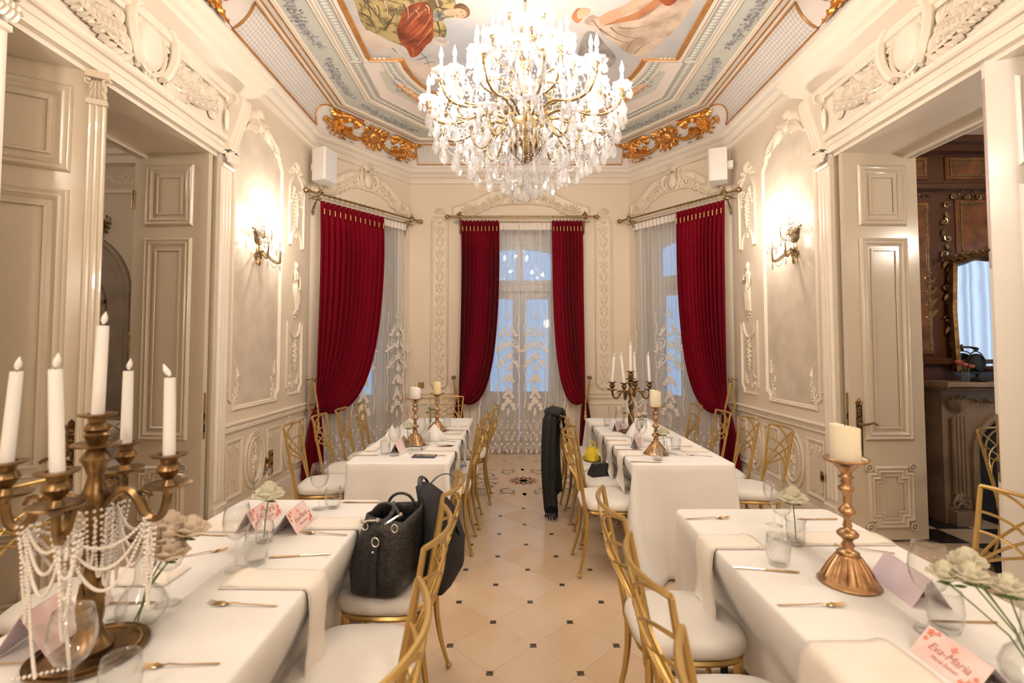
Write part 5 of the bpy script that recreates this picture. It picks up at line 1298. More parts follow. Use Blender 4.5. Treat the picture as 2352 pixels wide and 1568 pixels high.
struct(mk(lambda b: b.box(-6.6, SX, .45, 5.6, -.0055, -.001), 'floor_salon', 'tileb', smooth=False))
# wood-panelled room
W1 = XR+THK; fr = room('library', W1, 7.2, -.2, 4.45, 3.42, 'wooddark', -1)
fm = Matrix(((1, 0, 0, 0), (0, 0, -1, 4.45), (0, 1, 0, 0), (0, 0, 0, 1)))
def pframe(x0, x1, z0, z1, m='wood', gold=True, name='wood_panel'):
    p = fmm(lambda b: b.cbox(x0, x1, z0, z1, 0, .02, .01), name, m, fr, fm, smooth=False)
    fmm(lambda b: b.sweep(rect(x0+.03, x1-.03, z0+.03, z1-.03), [(0, .018), (.004, .03), (.012, .03), (.018, .02)]), 'gilded_bead' if gold else 'panel_bead', 'brass' if gold else 'wooddark', p, fm)
    return p
XS = [3.27, 3.62, 3.72, 3.90, 3.90, 4.9, 4.9, 5.6]
for (x0, x1) in ((3.30, 3.84), (4.0, 4.66), (4.70, 5.5)):
    pframe(x0, x1, 3.06, 3.28, gold=True)
for (x0, x1) in ((3.30, 3.84), (4.98, 5.6)): pframe(x0, x1, 1.45, 2.86)
pframe(4.08, 4.60, 2.36, 2.88)
fmm(lambda b: (b.cbox(3.27, 6, 2.96, 3.02, 0, .06, .01), b.box(3.27, 6, 3.30, 3.36, 0, .10), b.box(3.27, 6, 3.36, 3.42, 0, .16), b.cbox(3.27, 6, 1.36, 1.42, 0, .05, .01)), 'wood_cornice', 'wooddark', fr, fm, smooth=False)
def carv(b):
    for k in range(3): b.tube([(3.40+.16*k+.03*cos(t), 2.91+.022*sin(t), .02) for t in [2*PI*i/12 for i in range(12)]], .006, 4, closed=True); leaf(b, 3.46+.16*k, 2.91, 0, .08, .03, .01, .02)
    for k in range(9): z = 2.82-.15*k; spiral(b, 3.98+.015*(-1)**k, z, .035, 1.3*k, 1.2, (-1)**k, .28, .02); leaf(b, 3.98, z-.06, -PI/2+.5*(-1)**k, .08, .035, .02, .02)
    for k in range(5): x = 4.06+.12*k; spiral(b, x, 2.90, .03, k, 1.2, (-1)**k, .28, .02); frond(b, x, 2.90, .2, .09, 3, .02)
    for k in range(8): leaf(b, 3.83-.0*k, 2.15-.05*k, PI/2+.6*(-1)**k, .09, .035, .02, .02); spiral(b, 3.80+.015*(-1)**k, 2.2-.06*k, .022, k, 1.1, 1, .3, .02)
    for k in range(3): b.tube([(3.40+.14*k+.025*cos(t), 1.36+.02*sin(t), .05) for t in [2*PI*i/10 for i in range(10)]], .006, 4, closed=True)
fmm(carv, 'gilded_carving', 'brass', fr, fm)
# mirror with carved wavy frame above the mantelpiece
mr = thing('carved_mirror', 'tall mirror in carved gilt wood frame above the fireplace', 'mirror', (4.42, 4.40, 1.30))
def wl(o, n=16): return [(-.44+o, .0+o), (.44-o, 0+o), (.46-o, .55), (.44-o, .98-o)] + [(.44-o-(.88-2*o)*i/n, 1.00-o+.06*sin(PI*i/n)+.012*sin(6*PI*i/n)) for i in range(1, n)] + [(-.44+o, .98-o), (-.46+o, .55)]
F2 = Matrix(((1, 0, 0, 0), (0, 0, -1, 0), (0, 1, 0, 0), (0, 0, 0, 1)))
mmr = MB(); mmr.m = F2; mmr.prism(wl(.04), -.02, 0); mmr.build('mirror_glass', 'mirror', mr, smooth=False)
mmr = MB(); mmr.m = F2; mmr.sweep(wl(0), [(0, -.02), (0, .03), (.02, .05), (.04, .03), (.05, .005)])
for k in range(14): t = k/13; frond(mmr, -.40+.8*t, 1.02+.05*sin(PI*t), (.3 if t > .5 else 2.8), .12, 4, .03, .4)
flower(mmr, 0, 1.10, .07, 8, .04); mmr.build('mirror_frame', 'darkbrass', mr)
# fireplace
fp = thing('fireplace', 'carved brown marble fireplace with arched opening in the panelled room', 'fireplace', (4.36, 4.27, 0))
mm_ = MB(); mm_.m = F2
def fbody(b):
    n = 14; out = [(-.62, 0), (-.62, 1.16), (.62, 1.16), (.62, 0), (.33, 0), (.33, .62)] + [(.33*cos(PI*i/n), .62+.30*sin(PI*i/n)) for i in range(1, n)] + [(-.33, .62), (-.33, 0)]
    b.prism(out[::-1], -.17, 0)
fbody(mm_); mm_.build('surround', 'stone', fp, smooth=False)
b = MB(); b.m = F2; b.box(-.33, .33, 0, .92, -.165, -.15); b.build('firebox', 'dark', fp, smooth=False)
b = MB(); b.m = F2; n = 14; ar = [(.33, 0), (.33, .62)] + [(.33*cos(PI*i/n), .62+.30*sin(PI*i/n)) for i in range(1, n)] + [(-.33, .62), (-.33, 0)]
b.sweep(ar, [(-.06, 0), (-.055, .03), (-.03, .04), (-.005, .03), (.0, 0)], closed=False); b.build('arch_band', 'stone', fp)
for s in (-1, 1):
    b = MB(); b.m = F2; x = s*.50; b.box(x-.085, x+.085, 0, .12, 0, .07)
    for k in range(4): b.tube([(x-.05+.033*k, .26, .03), (x-.05+.033*k, .92, .03)], .014, 6)
    spiral(b, x-.04, .17, .05, 0, 1.2, 1, .3, .03); spiral(b, x+.04, .17, .05, PI, 1.2, -1, .3, .03)
    for k in range(5): leaf(b, x, .96, PI/2+(k-2)*.35, .15, .05, .03, .03); leaf(b, x, .28, -PI/2+(k-2)*.35, .1, .04, .03)
    b.build('pilaster', 'stone', fp)
b = MB(); b.m = F2; b.cbox(-.70, .70, 1.18, 1.225, -.17, .17, .01); b.cbox(-.66, .66, 1.15, 1.18, -.17, .12, .01); b.build('mantel_shelf', 'stone', fp, smooth=False)
b = MB(); b.m = F2
for s in (-1, 1):
    for k in range(4): frond(b, s*.1*k, 1.04, (0 if s > 0 else PI)+.2, .14, 4, .0, .3*s)
b.build('frieze_carving', 'stone', fp)
def gauge(x, label, dial):
    t = thing('mantel_clock', label, 'clock', (x, 4.20, 1.2255), .25)
    b = MB(); b.lathe([(.055, 0), (.06, .012), (.03, .025), (.014, .04), (.012, .07), (0, .072)], 14); b.build('base', 'dark', t)
    b = MB(); b.m = Matrix(((1, 0, 0, 0), (0, 0, -1, .02), (0, 1, 0, .16), (0, 0, 0, 1)))
    b.lathe([(0, -.03), (.06, -.03), (.078, 0), (.08, .02), (.07, .04), (.055, .045), (.05, .035), (0, .035)], 24); b.build('clock_case', 'dark', t)
    b = MB(); b.m = Matrix(((1, 0, 0, 0), (0, 0, -1, .02), (0, 1, 0, .16), (0, 0, 0, 1)))
    b.tube([(.098*cos(2*PI*i/28), .098*sin(2*PI*i/28), .01) for i in range(28)], .005, 5, closed=True); b.tube([(0, .10, .01), (0, .125, .01)], .012, 6); b.build('outer_ring', 'darkbrass' if dial else 'dark', t)
    if dial:
        b = MB(); b.m = Matrix(((1, 0, 0, 0), (0, 0, -1, -.016), (0, 1, 0, .16), (0, 0, 0, 1))); b.prism([(.044*cos(2*PI*i/24), .044*sin(2*PI*i/24)) for i in range(24)], .0, .003); f = b.build('clock_face', 'dial', t, smooth=False)
        h = MB(); h.m = b.m
        for a, L in ((.2, .034), (2.6, .024)): h.tube([(0, 0, .005), (L*cos(a), L*sin(a), .005)], .0022, 4)
        for k in range(12): a = 2*PI*k/12; h.box(.037*cos(a)-.0015, .037*cos(a)+.0015, .037*sin(a)-.0015, .037*sin(a)+.0015, .003, .0045)
        h.build('clock_hands', 'dark', f)
        h = MB(); h.tube([(-.10, 0, .275), (-.03, 0, .295), (.06, 0, .295), (.12, 0, .28)], [.014, .009, .009, .014], 8); h.ball((-.10, 0, .272), .017, 8, 5); h.ball((.12, 0, .277), .017, 8, 5); h.tube([(0, 0, .26), (0, 0, .32)], .012, 8); h.build('handset', 'darkbrass', t)
    return t
gauge(4.00, 'round black stand on the mantelpiece beside dried roses', False); gauge(4.235, 'black antique clock with yellow dial and handset on the mantelpiece', True)
dv = thing('dried_flowers', 'dried red roses in a small glass on the mantelpiece', 'flowers', (3.86, 4.16, 1.2255))
b = MB(); b.lathe([(.02, 0), (.025, .003), (.028, .08), (.024, .08), (.02, .006), (0, .006)], 12); b.build('glass_vase', 'glass', dv)
b = MB(); [b.tube([(0, 0, .01), (.02*cos(k), .02*sin(k), .09), (.05*cos(k), .04*sin(k), .13+.012*k)], .002, 4) for k in range(6)]; b.build('stem', 'stem', dv)
for k in range(4):
    b = MB(); b.ball((.05*cos(k), .04*sin(k), .13+.012*k), .024, 8, 6, (1, 1, .8)); [leaf(b, .05*cos(k), .04*sin(k), q, .03, .02, .135+.012*k, .01) for q in (0, 1.2, 2.4, 3.6, 5)]; b.build('rose_head', 'petalred', dv)
# checkered floor
fl2 = struct(mk(lambda b: b.box(W1, 7.2, -.2, 4.45, -.0055, -.004), 'floor_library', 'grout', smooth=False))
tm = {}
for k in ('blacktile', 'whitetile'):
    b = MB(); b.cbox(-.149, .149, -.149, .149, -.004, .001, .002); me = bpy.data.meshes.new('floor_tile'); me.from_pydata(b.v, [], b.f); me.materials.append(M[k]); tm[k] = me
for i in range(10):
    for j in range(11):
        o = bpy.data.objects.new('floor_tile', tm['blacktile' if (i+j) % 2 else 'whitetile']); COL.objects.link(o); o.parent = fl2; o.location = (W1+.15+.3*i, 4.30-.3*j, 0)
# curtained window of the panelled room, seen in the mirror
wn = bpy.data.objects.new('window_4', None); COL.objects.link(wn); struct(wn)
M['glow_voile'] = mat('self-glowing voile', (.6, .68, .78), .8, emit=((.42, .58, .80), .75))  # cloth glows by emission in place of outside light behind it
nt = M['glow_voile'].node_tree; wv = nt.nodes.new('ShaderNodeTexWave'); wv.bands_direction = 'Y'; wv.inputs['Scale'].default_value = 2.4; wv.inputs['Distortion'].default_value = 1.5
tc_ = nt.nodes.new('ShaderNodeTexCoord'); cr_ = nt.nodes.new('ShaderNodeValToRGB'); cr_.color_ramp.elements[0].color = (.20, .27, .38, 1); cr_.color_ramp.elements[1].color = (.46, .62, .84, 1)  # emission bands imitate folds passing more and less light
nt.links.new(tc_.outputs['Object'], wv.inputs[0]); nt.links.new(wv.outputs['Fac'], cr_.inputs[0]); nt.links.new(cr_.outputs[0], nt.nodes['Principled BSDF'].inputs['Emission Color'])
b = MB(); b.grid(lambda u, v: (7.10-.03*sin(60*u)-.02*sin(23*u), 1.0+2.6*u, .3+2.8*v), 120, 2); b.build('glowing_curtain', 'glow_voile', wn)
mk(lambda b: (b.box(7.12, 7.18, .95, 1.02, .2, 3.2), b.box(7.12, 7.18, 3.58, 3.65, .2, 3.2), b.box(7.12, 7.18, 2.25, 2.33, .2, 3.2)), 'window_frame', 'wooddark', wn, smooth=False)
# ================================================================ CHAIRS
def make_chair():
    t = thing('dining_chair', 'gold chair', 'chair', (0, 0, 0), 0, 'gold lattice-back dining chairs')
    b = MB(); n = 28; vs = []                                  # cushion: rounded superellipse
    prof = [(.88, .0), (.97, .006), (1.0, .022), (.985, .042), (.90, .058), (.70, .066), (.35, .070)]
    for (q, z) in prof:
        for i in range(n):
            a = 2*PI*i/n; ca, sa = cos(a), sin(a); e = .62
            vs.append((.205*q*math.copysign(abs(ca)**e, ca), .205*q*math.copysign(abs(sa)**e, sa)*(1.0), .432+z))
    vs.append((0, 0, .503)); k = len(prof)
    b.add(vs, [(i*n+j, i*n+(j+1) % n, (i+1)*n+(j+1) % n, (i+1)*n+j) for i in range(k-1) for j in range(n)] + [((k-1)*n+j, (k-1)*n+(j+1) % n, k*n) for j in range(n)] + [tuple(range(n-1, -1, -1))])
    b.build('seat', 'seat', t, auto=False)
    b = MB(); e = .62; ringp = [(.185*math.copysign(abs(cos(a))**e, cos(a)), .185*math.copysign(abs(sin(a))**e, sin(a)), .418) for a in [2*PI*i/24 for i in range(24)]]
    b.tube(ringp, .012, 6, closed=True)
    for x in (-.1, .1): b.tube([(x, -.18, .418), (x, .18, .418)], .008, 5)
    for x in (-.165, .165): b.tube([(x, -.165, .414), (x*.8, -.12, .39), (x*.5, -.17, .414)], .007, 5)
    b.build('seat_frame', 'chair', t)
    for s in (-1, 1):                                          # front legs, then rear legs
        for (x, y, o) in ((.150, .150, .035), (.160, -.172, -.055)):
            b = MB(); P = bez((s*x, y, .425), (s*(x-.01), y-.2*o, .28), (s*(x-.004), y+o*.3, .14), (s*(x+.022), y+o, .012), 10)
            b.tube(P, [.0165-.0075*(i/10) for i in range(11)], 8); b.ball((s*(x+.022), y+o, .012), .0145, 8, 5, (1, 1, .85)); b.lathe([(.015, -.012), (.018, 0), (.015, .012)], 8, (s*x, y, .40))
            b.build('leg', 'chair', t)
    def bp(u, z):
        q = max(0, (z-.43)/.49); hw = .160+.042*q; return (u*hw, -.178-.085*q - .052*(1-u*u)*min(1, q*1.6), z)
    for s in (-1, 1):
        b = MB(); b.tube([bp(s, .40+.52*i/10) for i in range(11)], [.0135-.0045*(i/10) for i in range(11)], 6); b.build('back_post', 'chair', t)
        b = MB(); b.tube([bp(s*(.98-.16*(i/5)), .43+.185*i/5) for i in range(6)], .0065, 5); b.build('back_rod', 'chair', t)
    b = MB(); b.tube([bp(-1+2*i/14, .92) for i in range(15)], .0088, 6); b.build('top_rail', 'chair', t)
    for s in (-1, 1):
        for (z0, z1, pw) in ((.60, .735, 1.0), (.575, .815, .75), (.56, .918, .62)):
            b = MB(); pts = []
            for i in range(15):
                q = i/14; u = s*(-1+2*q); z = z0+(z1-z0)*math.sin(PI/2*q)**pw; pts.append(bp(u*.995, z))
            b.tube(pts, .0062, 5); b.build('back_rod', 'chair', t)
    return t
chair = Placer(make_chair)
def ch_at(x, y, deg, label): 
    chair((x, y, 0), math.radians(deg), label)
# facing: 0 = towards +y; 90 = towards -x; -90 = towards +x
L_ = 'gold lattice-back chair with ivory seat, '
ch_at(-.535, 2.21, 88, 'gold chair holding the black tote bag, aisle side of the near left table')
ch_at(-.525, 1.68, 90, 'gold chair with empty ivory seat in front of the tote bag chair')
ch_at(-.50, 1.08, 92, 'gold chair back at the bottom edge, nearest on the left of the aisle')
ch_at(-.52, 3.80, 90, L_+'first behind the tote bag along the aisle')
ch_at(-.50, 4.31, 90, L_+'second along the aisle at the far left table')
ch_at(-.44, 4.95, 92, L_+'farthest along the aisle at the far left table')
ch_at(-.80, 5.68, 178, 'gold chair facing the room at the window end of the far left table')
ch_at(-1.43, 3.82, -82, L_+'in front of the left red curtain tail')
ch_at(-1.41, 4.30, -84, L_+'second along the wall side of the far left table')
ch_at(-1.37, 4.74, -84, L_+'third along the wall side of the far left table')
ch_at(-1.33, 5.18, -82, L_+'farthest on the wall side of the far left table')
ch_at(.655, 1.93, -90, 'gold chair at the far corner of the near right table, aisle side')
ch_at(.645, 1.40, -90, 'large foreground gold chair with broad empty seat, aisle side of near right table')
ch_at(.62, .86, -92, 'gold chair back at the bottom edge, nearest on the right of the aisle')
ch_at(.67, 3.46, -90, L_+'nearest on the aisle side of the far right table')
ch_at(.74, 3.92, -90, L_+'second on the aisle side of the far right table')
ch_at(.72, 4.42, -90, 'gold chair on the aisle side of far right table with black scarf over its back')
ch_at(.70, 4.95, -92, 'gold chair hidden behind the black scarf, last on the right of the aisle')
ch_at(1.74, 3.69, 84, L_+'nearest on the wall side, far right table')
ch_at(1.72, 4.13, 84, L_+'wall side, before the right curtain tail')
ch_at(1.68, 4.55, 84, L_+'third on the wall side of the far right table')
ch_at(1.63, 5.08, 82, L_+'farthest on the wall side of the far right table')
ch_at(1.745, 1.98, 82, 'gold chair on the wall side of the near right table, behind the cream roses')
ch_at(-1.82, 2.08, -84, 'gold chair on the wall side of the near left table, behind the candelabrum')
ch_at(-1.80, 1.58, -84, 'gold chair at the left edge behind the five-branched candelabrum')

# ================================================================ TABLES AND CLOTHS
def table(x0, x1, y0, y1, cl, tl, ends, sides, seed, flare=None, tuck=(.03, .12)):
    t = thing('dining_table', tl, 'table', ((x0+x1)/2, (y0+y1)/2, 0), 0, 'long dining tables'); cx, cy_ = (x0+x1)/2, (y0+y1)/2
    b = MB(); b.cbox(x0-cx+.02, x1-cx-.02, y0-cy_+.02, y1-cy_-.02, .715, .742, .004); b.build('tabletop', 'wooddark', t, smooth=False)
    for sx in (-1, 1):
        for sy in (-1, 1):
            b = MB(); b.tube([(sx*.16, sy*((y1-y0)/2-.09), .715), (sx*.17, sy*((y1-y0)/2-.07), 0)], .017, 8); b.build('leg', 'dark', t)
    r_ = random.Random(seed); ph = [r_.uniform(0, 6) for _ in range(6)]
    per = []                                                   # perimeter with rounded corners: point, outward normal, side weight
    R = .035; hx, hy = (x1-x0)/2, (y1-y0)/2; seg = .035
    def line(p, q, n): 
        L = math.hypot(q[0]-p[0], q[1]-p[1]); k = max(2, int(L/seg))
        for i in range(k): f = i/k; per.append((p[0]+(q[0]-p[0])*f, p[1]+(q[1]-p[1])*f, n[0], n[1]))
    def corner(c, a0):
        for i in range(6): a = a0+PI/2*i/6; per.append((c[0]+R*cos(a), c[1]+R*sin(a), cos(a), sin(a)))
    line((hx, -hy+R), (hx, hy-R), (1, 0)); corner((hx-R, hy-R), 0); line((hx-R, hy), (-hx+R, hy), (0, 1)); corner((-hx+R, hy-R), PI/2)
    line((-hx, hy-R), (-hx, -hy+R), (-1, 0)); corner((-hx+R, -hy+R), PI); line((-hx+R, -hy), (hx-R, -hy), (0, -1)); corner((hx-R, -hy+R), 1.5*PI)
    N = len(per); rows = [(.62, .75, 0), (.9, .75, 0)]; vs = []; b = MB()
    for f in (.0, .5, .94): 
        for (x, y, nx, ny) in per: vs.append((x*f if f > .1 else 0.0, y*(1-(1-f)*min(1, hx/hy)) if f > .1 else y*(1-min(1, hx/hy)), .7505+.0008*sin(7*x+3*y+ph[0])))
    for (o, z) in ((-.010, .7505), (-.003, .748), (.001, .741)):
        for (x, y, nx, ny) in per: vs.append((x+nx*o, y+ny*o, z))
    NZ = 16
    for k in range(1, NZ+1):
        q = k/NZ
        for i, (x, y, nx, ny) in enumerate(per):
            s = i*.035; c_ = abs(nx*ny)*2; top = .741
            side = abs(nx) > .9; e = min(1, (hy-abs(y))/.18) if side else 0
            bot = sides if side else ends
            if side: bot = ends+(sides-ends)*max(0, min(1, e))
            z = top+(bot-top)*q; d = top-z
            wv = .016*sin(s*9+ph[1])+.012*sin(s*17+ph[2])+.006*sin(s*31+ph[3])
            o = .001+.02*q+wv*min(1, d/.35)
            if c_ > .2: o += .05*c_*q
            ins = 0
            if side: ins = max(0, min(1, (.70-z)/.24))**1.2*tuck[1 if nx > 0 else 0]*max(0, min(1, e)); o = .001+.01*q+wv*.35*min(1, d/.35)
            fx = fy = 0
            if flare and ny < -.5 and x < -hx*.3: g = q**2.2*((-x-hx*.3)/(hx*.7)); fx, fy = flare[0]*g, flare[1]*g
            if flare and side and nx < 0 and y < -hy+.25: g = q**2.2*(1-(y+hy)/.25); fx, fy = flare[0]*g, flare[1]*g
            vs.append((x+nx*(o-ins)+fx, y+ny*o+fy, max(z, .004+.006*(1+sin(s*13)))))
    nr = len(vs)//N
    b.v = vs; b.f = [(k*N+i, k*N+(i+1) % N, (k+1)*N+(i+1) % N, (k+1)*N+i) for k in range(nr-1) for i in range(N)]
    o = b.build('tablecloth', 'cloth', auto=False); tag(o, cl, 'tablecloth', 'white tablecloths'); o.location = (cx, cy_, 0)
    md = o.modifiers.new('s', 'SOLIDIFY'); md.thickness = .0015; md.offset = -1
    return t
table(-1.36, -.655, .50, 2.50, 'white linen cloth over the near left table', 'long table under the white cloth, near left', .02, .30, 1)
table(.775, 1.50, .45, 2.36, 'white linen cloth over the near right table', 'long table under the white cloth, near right', .02, .30, 2, tuck=(.12, .03))
table(-1.11, -.42, 3.27, 5.33, 'white linen cloth over the far left table', 'long table under the white cloth, far left', .02, .32, 3, tuck=(.03, .34))
table(.795, 1.475, 3.24, 5.33, 'white linen cloth over the far right table, corner trailing on the floor', 'long table under the white cloth, far right', .006, .32, 4, flare=(.10, -.16), tuck=(.19, .03))

# ================================================================ THINGS ON THE TABLES
TZ = .7525
def T(px, py, z=TZ): return at(px, py, z)
GG = {}
def wine():
    t = thing('wine_glass', 'wine glass', 'wine glass', group='stemmed wine glasses')
    mk(lambda b: b.lathe([(.030, 0), (.033, .001), (.033, .003), (.012, .007), (.0045, .014), (.0038, .05), (.0042, .088), (.012, .097), (.030, .112), (.040, .135), (.0425, .155), (.040, .180), (.034, .212), (.0328, .212), (.0388, .180), (.0412, .155), (.0388, .136), (.029, .114), (.010, .100), (0, .098)], 28), 'bowl', 'glass', t, auto=False); return t
def tumb():
    t = thing('tumbler', 'glass tumbler', 'tumbler', group='stemless tumblers')
    mk(lambda b: b.lathe([(.024, 0), (.030, .003), (.036, .02), (.039, .05), (.037, .08), (.034, .098), (.0325, .098), (.0355, .08), (.0372, .05), (.034, .022), (.026, .010), (0, .009)], 28), 'body', 'glassthick', t, auto=False); return t
def straight():
    t = thing('tumbler', 'straight tumbler', 'tumbler', group='straight-sided tumblers')
    mk(lambda b: b.lathe([(.031, 0), (.034, .002), (.036, .088), (.0345, .088), (.032, .012), (0, .011)], 24), 'body', 'glassthick', t, auto=False); return t
def fork():
    t = thing('fork', 'fork', 'fork', group='champagne gold forks')
    b = MB(); b.tube([(0, 0, .0035), (.05, 0, .0045), (.10, 0, .0055), (.135, 0, .009), (.15, 0, .006)], [.0036, .0032, .0026, .0028, .004], 6, flat=.5, fdir=(0, 0, 1)); b.build('handle', 'cutlery', t)
    b = MB(); vs = []
    for i in range(7):
        q = i/6; x = .146+.030*q; w_ = .004+.0085*sin(PI/2*q); z = .006-.003*sin(PI*q); vs += [(x, -w_, z+.001), (x, 0, z-.0015), (x, w_, z+.001)]
    b.add(vs, [(3*i+j, 3*i+3+j, 3*i+4+j, 3*i+1+j) for i in range(6) for j in (0, 1)])
    for k in range(4): y = -.0105+.007*k; b.tube([(.176, y, .005), (.195, y*1.0, .0045), (.215, y*.92, .010)], [.0019, .0017, .0008], 4)
    h = b.build('fork_head', 'cutlery', t); return t
def knife():
    t = thing('knife', 'knife', 'knife', group='champagne gold knives')
    mk(lambda b: b.tube([(0, 0, .004), (.05, 0, .004), (.105, 0, .0038), (.112, 0, .0036)], [.004, .0036, .003, .0042], 6), 'handle', 'cutlery', t)
    b = MB(); P = [(.110, -.004), (.18, -.0085), (.205, -.0085), (.222, -.004), (.225, .001), (.20, .0055), (.110, .004)]; b.prism(P, .0022, .0040); b.build('blade', 'cutlery', t, smooth=False); return t
WG, TU, SG, FK, KN = Placer(wine), Placer(tumb), Placer(straight), Placer(fork), Placer(knife)
def on(pl, px, py, label, rz=0, sc=1.0, grp=None): p = T(px, py); return pl((p.x, p.y, TZ), rz, label, sc)
def cut(pl, p, q, label, side=None):
    """from handle end p to tip q, both pixels on the table"""
    a, b_ = T(*p), T(*q); L = (b_-a).length; base = .215 if pl is FK else .225
    return pl((a.x, a.y, TZ), math.atan2(b_.y-a.y, b_.x-a.x), label, max(.8, min(1.12, L/base)))
# stemware
on(WG, 542, 1308, 'wine glass before the white rose on the near left table, largest upright there', sc=1.06)
on(WG, 733, 1168, 'wine glass at the far end of the near left table')
on(WG, 603, 1188, 'wine glass behind the lilac place card on the near left table')
on(WG, 386, 1386, 'wine glass behind the round vase of peach roses', sc=1.0)
on(WG, 160, 1640, 'big foreground wine glass beside the dark candelabrum foot', sc=1.02)
on(WG, 1779, 1206, 'wine glass at the far end of the near right table, behind the white rose')
on(WG, 1797, 1240, 'wine glass touching the white rose on the near right table', sc=.98)
on(WG, 2138, 1452, 'large wine glass in front of the lilac card on the near right table', sc=1.1)
on(WG, 906, 1046, 'wine glass beside the straight tumbler at the near end of the far left table')
on(WG, 966, 1022, 'wine glass right of the first brass candlestick on the far left table')
on(WG, 945, 985, 'wine glass in the middle of the far left table, left of the candlesticks')
on(WG, 1018, 985, 'wine glass in front of the second candlestick, far left table')
on(WG, 1407, 985, 'wine glass at the window end of the far right table')
on(WG, 1424, 1000, 'wine glass beside the small white rose, far right table')
on(WG, 1474, 1026, 'wine glass left of the brass candlestick on the far right table')
on(WG, 1538, 1005, 'wine glass right of the brass candlestick on the far right table')
on(TU, 588, 1292, 'stemless tumbler right of the biggest wine glass, near left table', sc=1.05)
on(TU, 765, 1166, 'stemless tumbler at the far end of the near left table')
on(TU, 275, 1618, 'big foreground tumbler over the dark candelabrum foot', sc=1.05)
on(TU, 262, 1424, 'tumbler behind the candelabrum stem on the near left table', sc=.8)
on(TU, 1788, 1296, 'stemless tumbler below the white rose on the near right table', sc=1.05)
on(TU, 2172, 1445, 'stemless tumbler right of the large wine glass, near right table', sc=1.1)
on(TU, 977, 1022, 'tumbler right of the first candlestick on the far left table')
on(SG, 885, 1043, 'straight-sided tumbler at the near corner of the far left table')
on(SG, 1511, 1056, 'straight-sided tumbler at the near end of the far right table', sc=.95)
on(SG, 1461, 1030, 'straight-sided tumbler beside the pink card on the far right table')
on(SG, 1552, 1033, 'straight-sided tumbler on the wall side of the far right table')
on(TU, 1395, 978, 'tumbler at the window end of the far right table', sc=.9)
on(TU, 1027, 982, 'tumbler at the window end of the far left table', sc=.9)
# cutlery
cut(KN, (758, 1273), (615, 1281), 'gold knife in the middle of the near left table, above the long napkin')
cut(FK, (797, 1230), (690, 1224), 'gold fork beside the pink printed card on the near left table')
cut(FK, (637, 1393), (478, 1388), 'gold fork nearest the draped napkin, near left table')
cut(FK, (505, 1526), (318, 1534), 'gold fork at the bottom edge of the near left table')
cut(KN, (874, 1155), (785, 1154), 'knife at the far end of the near left table')
cut(KN, (425, 1229), (520, 1230), 'knife on the wall side of the near left table')
cut(FK, (398, 1283), (465, 1272), 'small fork on the wall side of the near left table')
cut(KN, (215, 1388), (282, 1386), 'knife behind the candelabrum on the near left table')
cut(FK, (-40, 1530), (62, 1524), 'fork at the left edge beside the pink and lilac card')
cut(FK, (1575, 1193), (1676, 1190), 'gold fork at the far end of the near right table')
cut(FK, (1785, 1391), (1944, 1392), 'gold fork before the brass candlestick on the near right table')
cut(KN, (1684, 1304), (1838, 1315), 'gold knife left of the candlestick on the near right table')
cut(KN, (1923, 1193), (1838, 1193), 'gold knife behind the candlestick on the near right table')
cut(FK, (2055, 1272), (1916, 1254), 'gold fork right of the candlestick on the near right table')
cut(KN, (2290, 1432), (2216, 1430), 'dark knife on the wall side of the near right table')
k_ = 0
for (p, q, f, w_) in (((1024, 1047), (985, 1046), 0, 'beside the phone'), ((1044, 1024), (1012, 1021), 0, 'beside the pink pen'), ((1047, 1015), (998, 1012), 1, 'past the pen'), ((1060, 997), (1030, 997), 0, 'in the middle'), ((1064, 990), (1020, 988), 1, 'beyond the middle'), ((1073, 979), (1058, 979), 0, 'at the window end')):
    cut(FK if f else KN, p, q, 'small gold %s on the aisle side of the far left table, %s' % ('fork' if f else 'knife', w_))
for (p, q, f, w_) in (((760+50, 1047), (862, 1046), 0, 'near end, wall side'), ((874, 1013), (905, 1013), 0, 'by the first candlestick')): cut(KN, p, q, 'small gold knife on the far left table, %s' % w_)
for (p, q, f, w_) in (((1447, 1061), (1521, 1062), 0, 'at its near end'), ((1416, 1033), (1478, 1033), 0, 'before the pink card'), ((1425, 1041), (1462, 1041), 0, 'under the second napkin'), ((1392, 1011), (1436, 1011), 0, 'beside the third napkin'), ((1378, 1001), (1424, 1001), 0, 'past the third napkin'), ((1358, 980), (1388, 980), 0, 'at its window end'), ((1637, 1049), (1575, 1045), 1, 'at its near end, wall side'), ((1590, 1026), (1560, 1025), 0, 'on its wall side')):
    cut(FK if f else KN, p, q, 'small gold %s on the far right table, %s' % ('fork' if f else 'knife', w_))
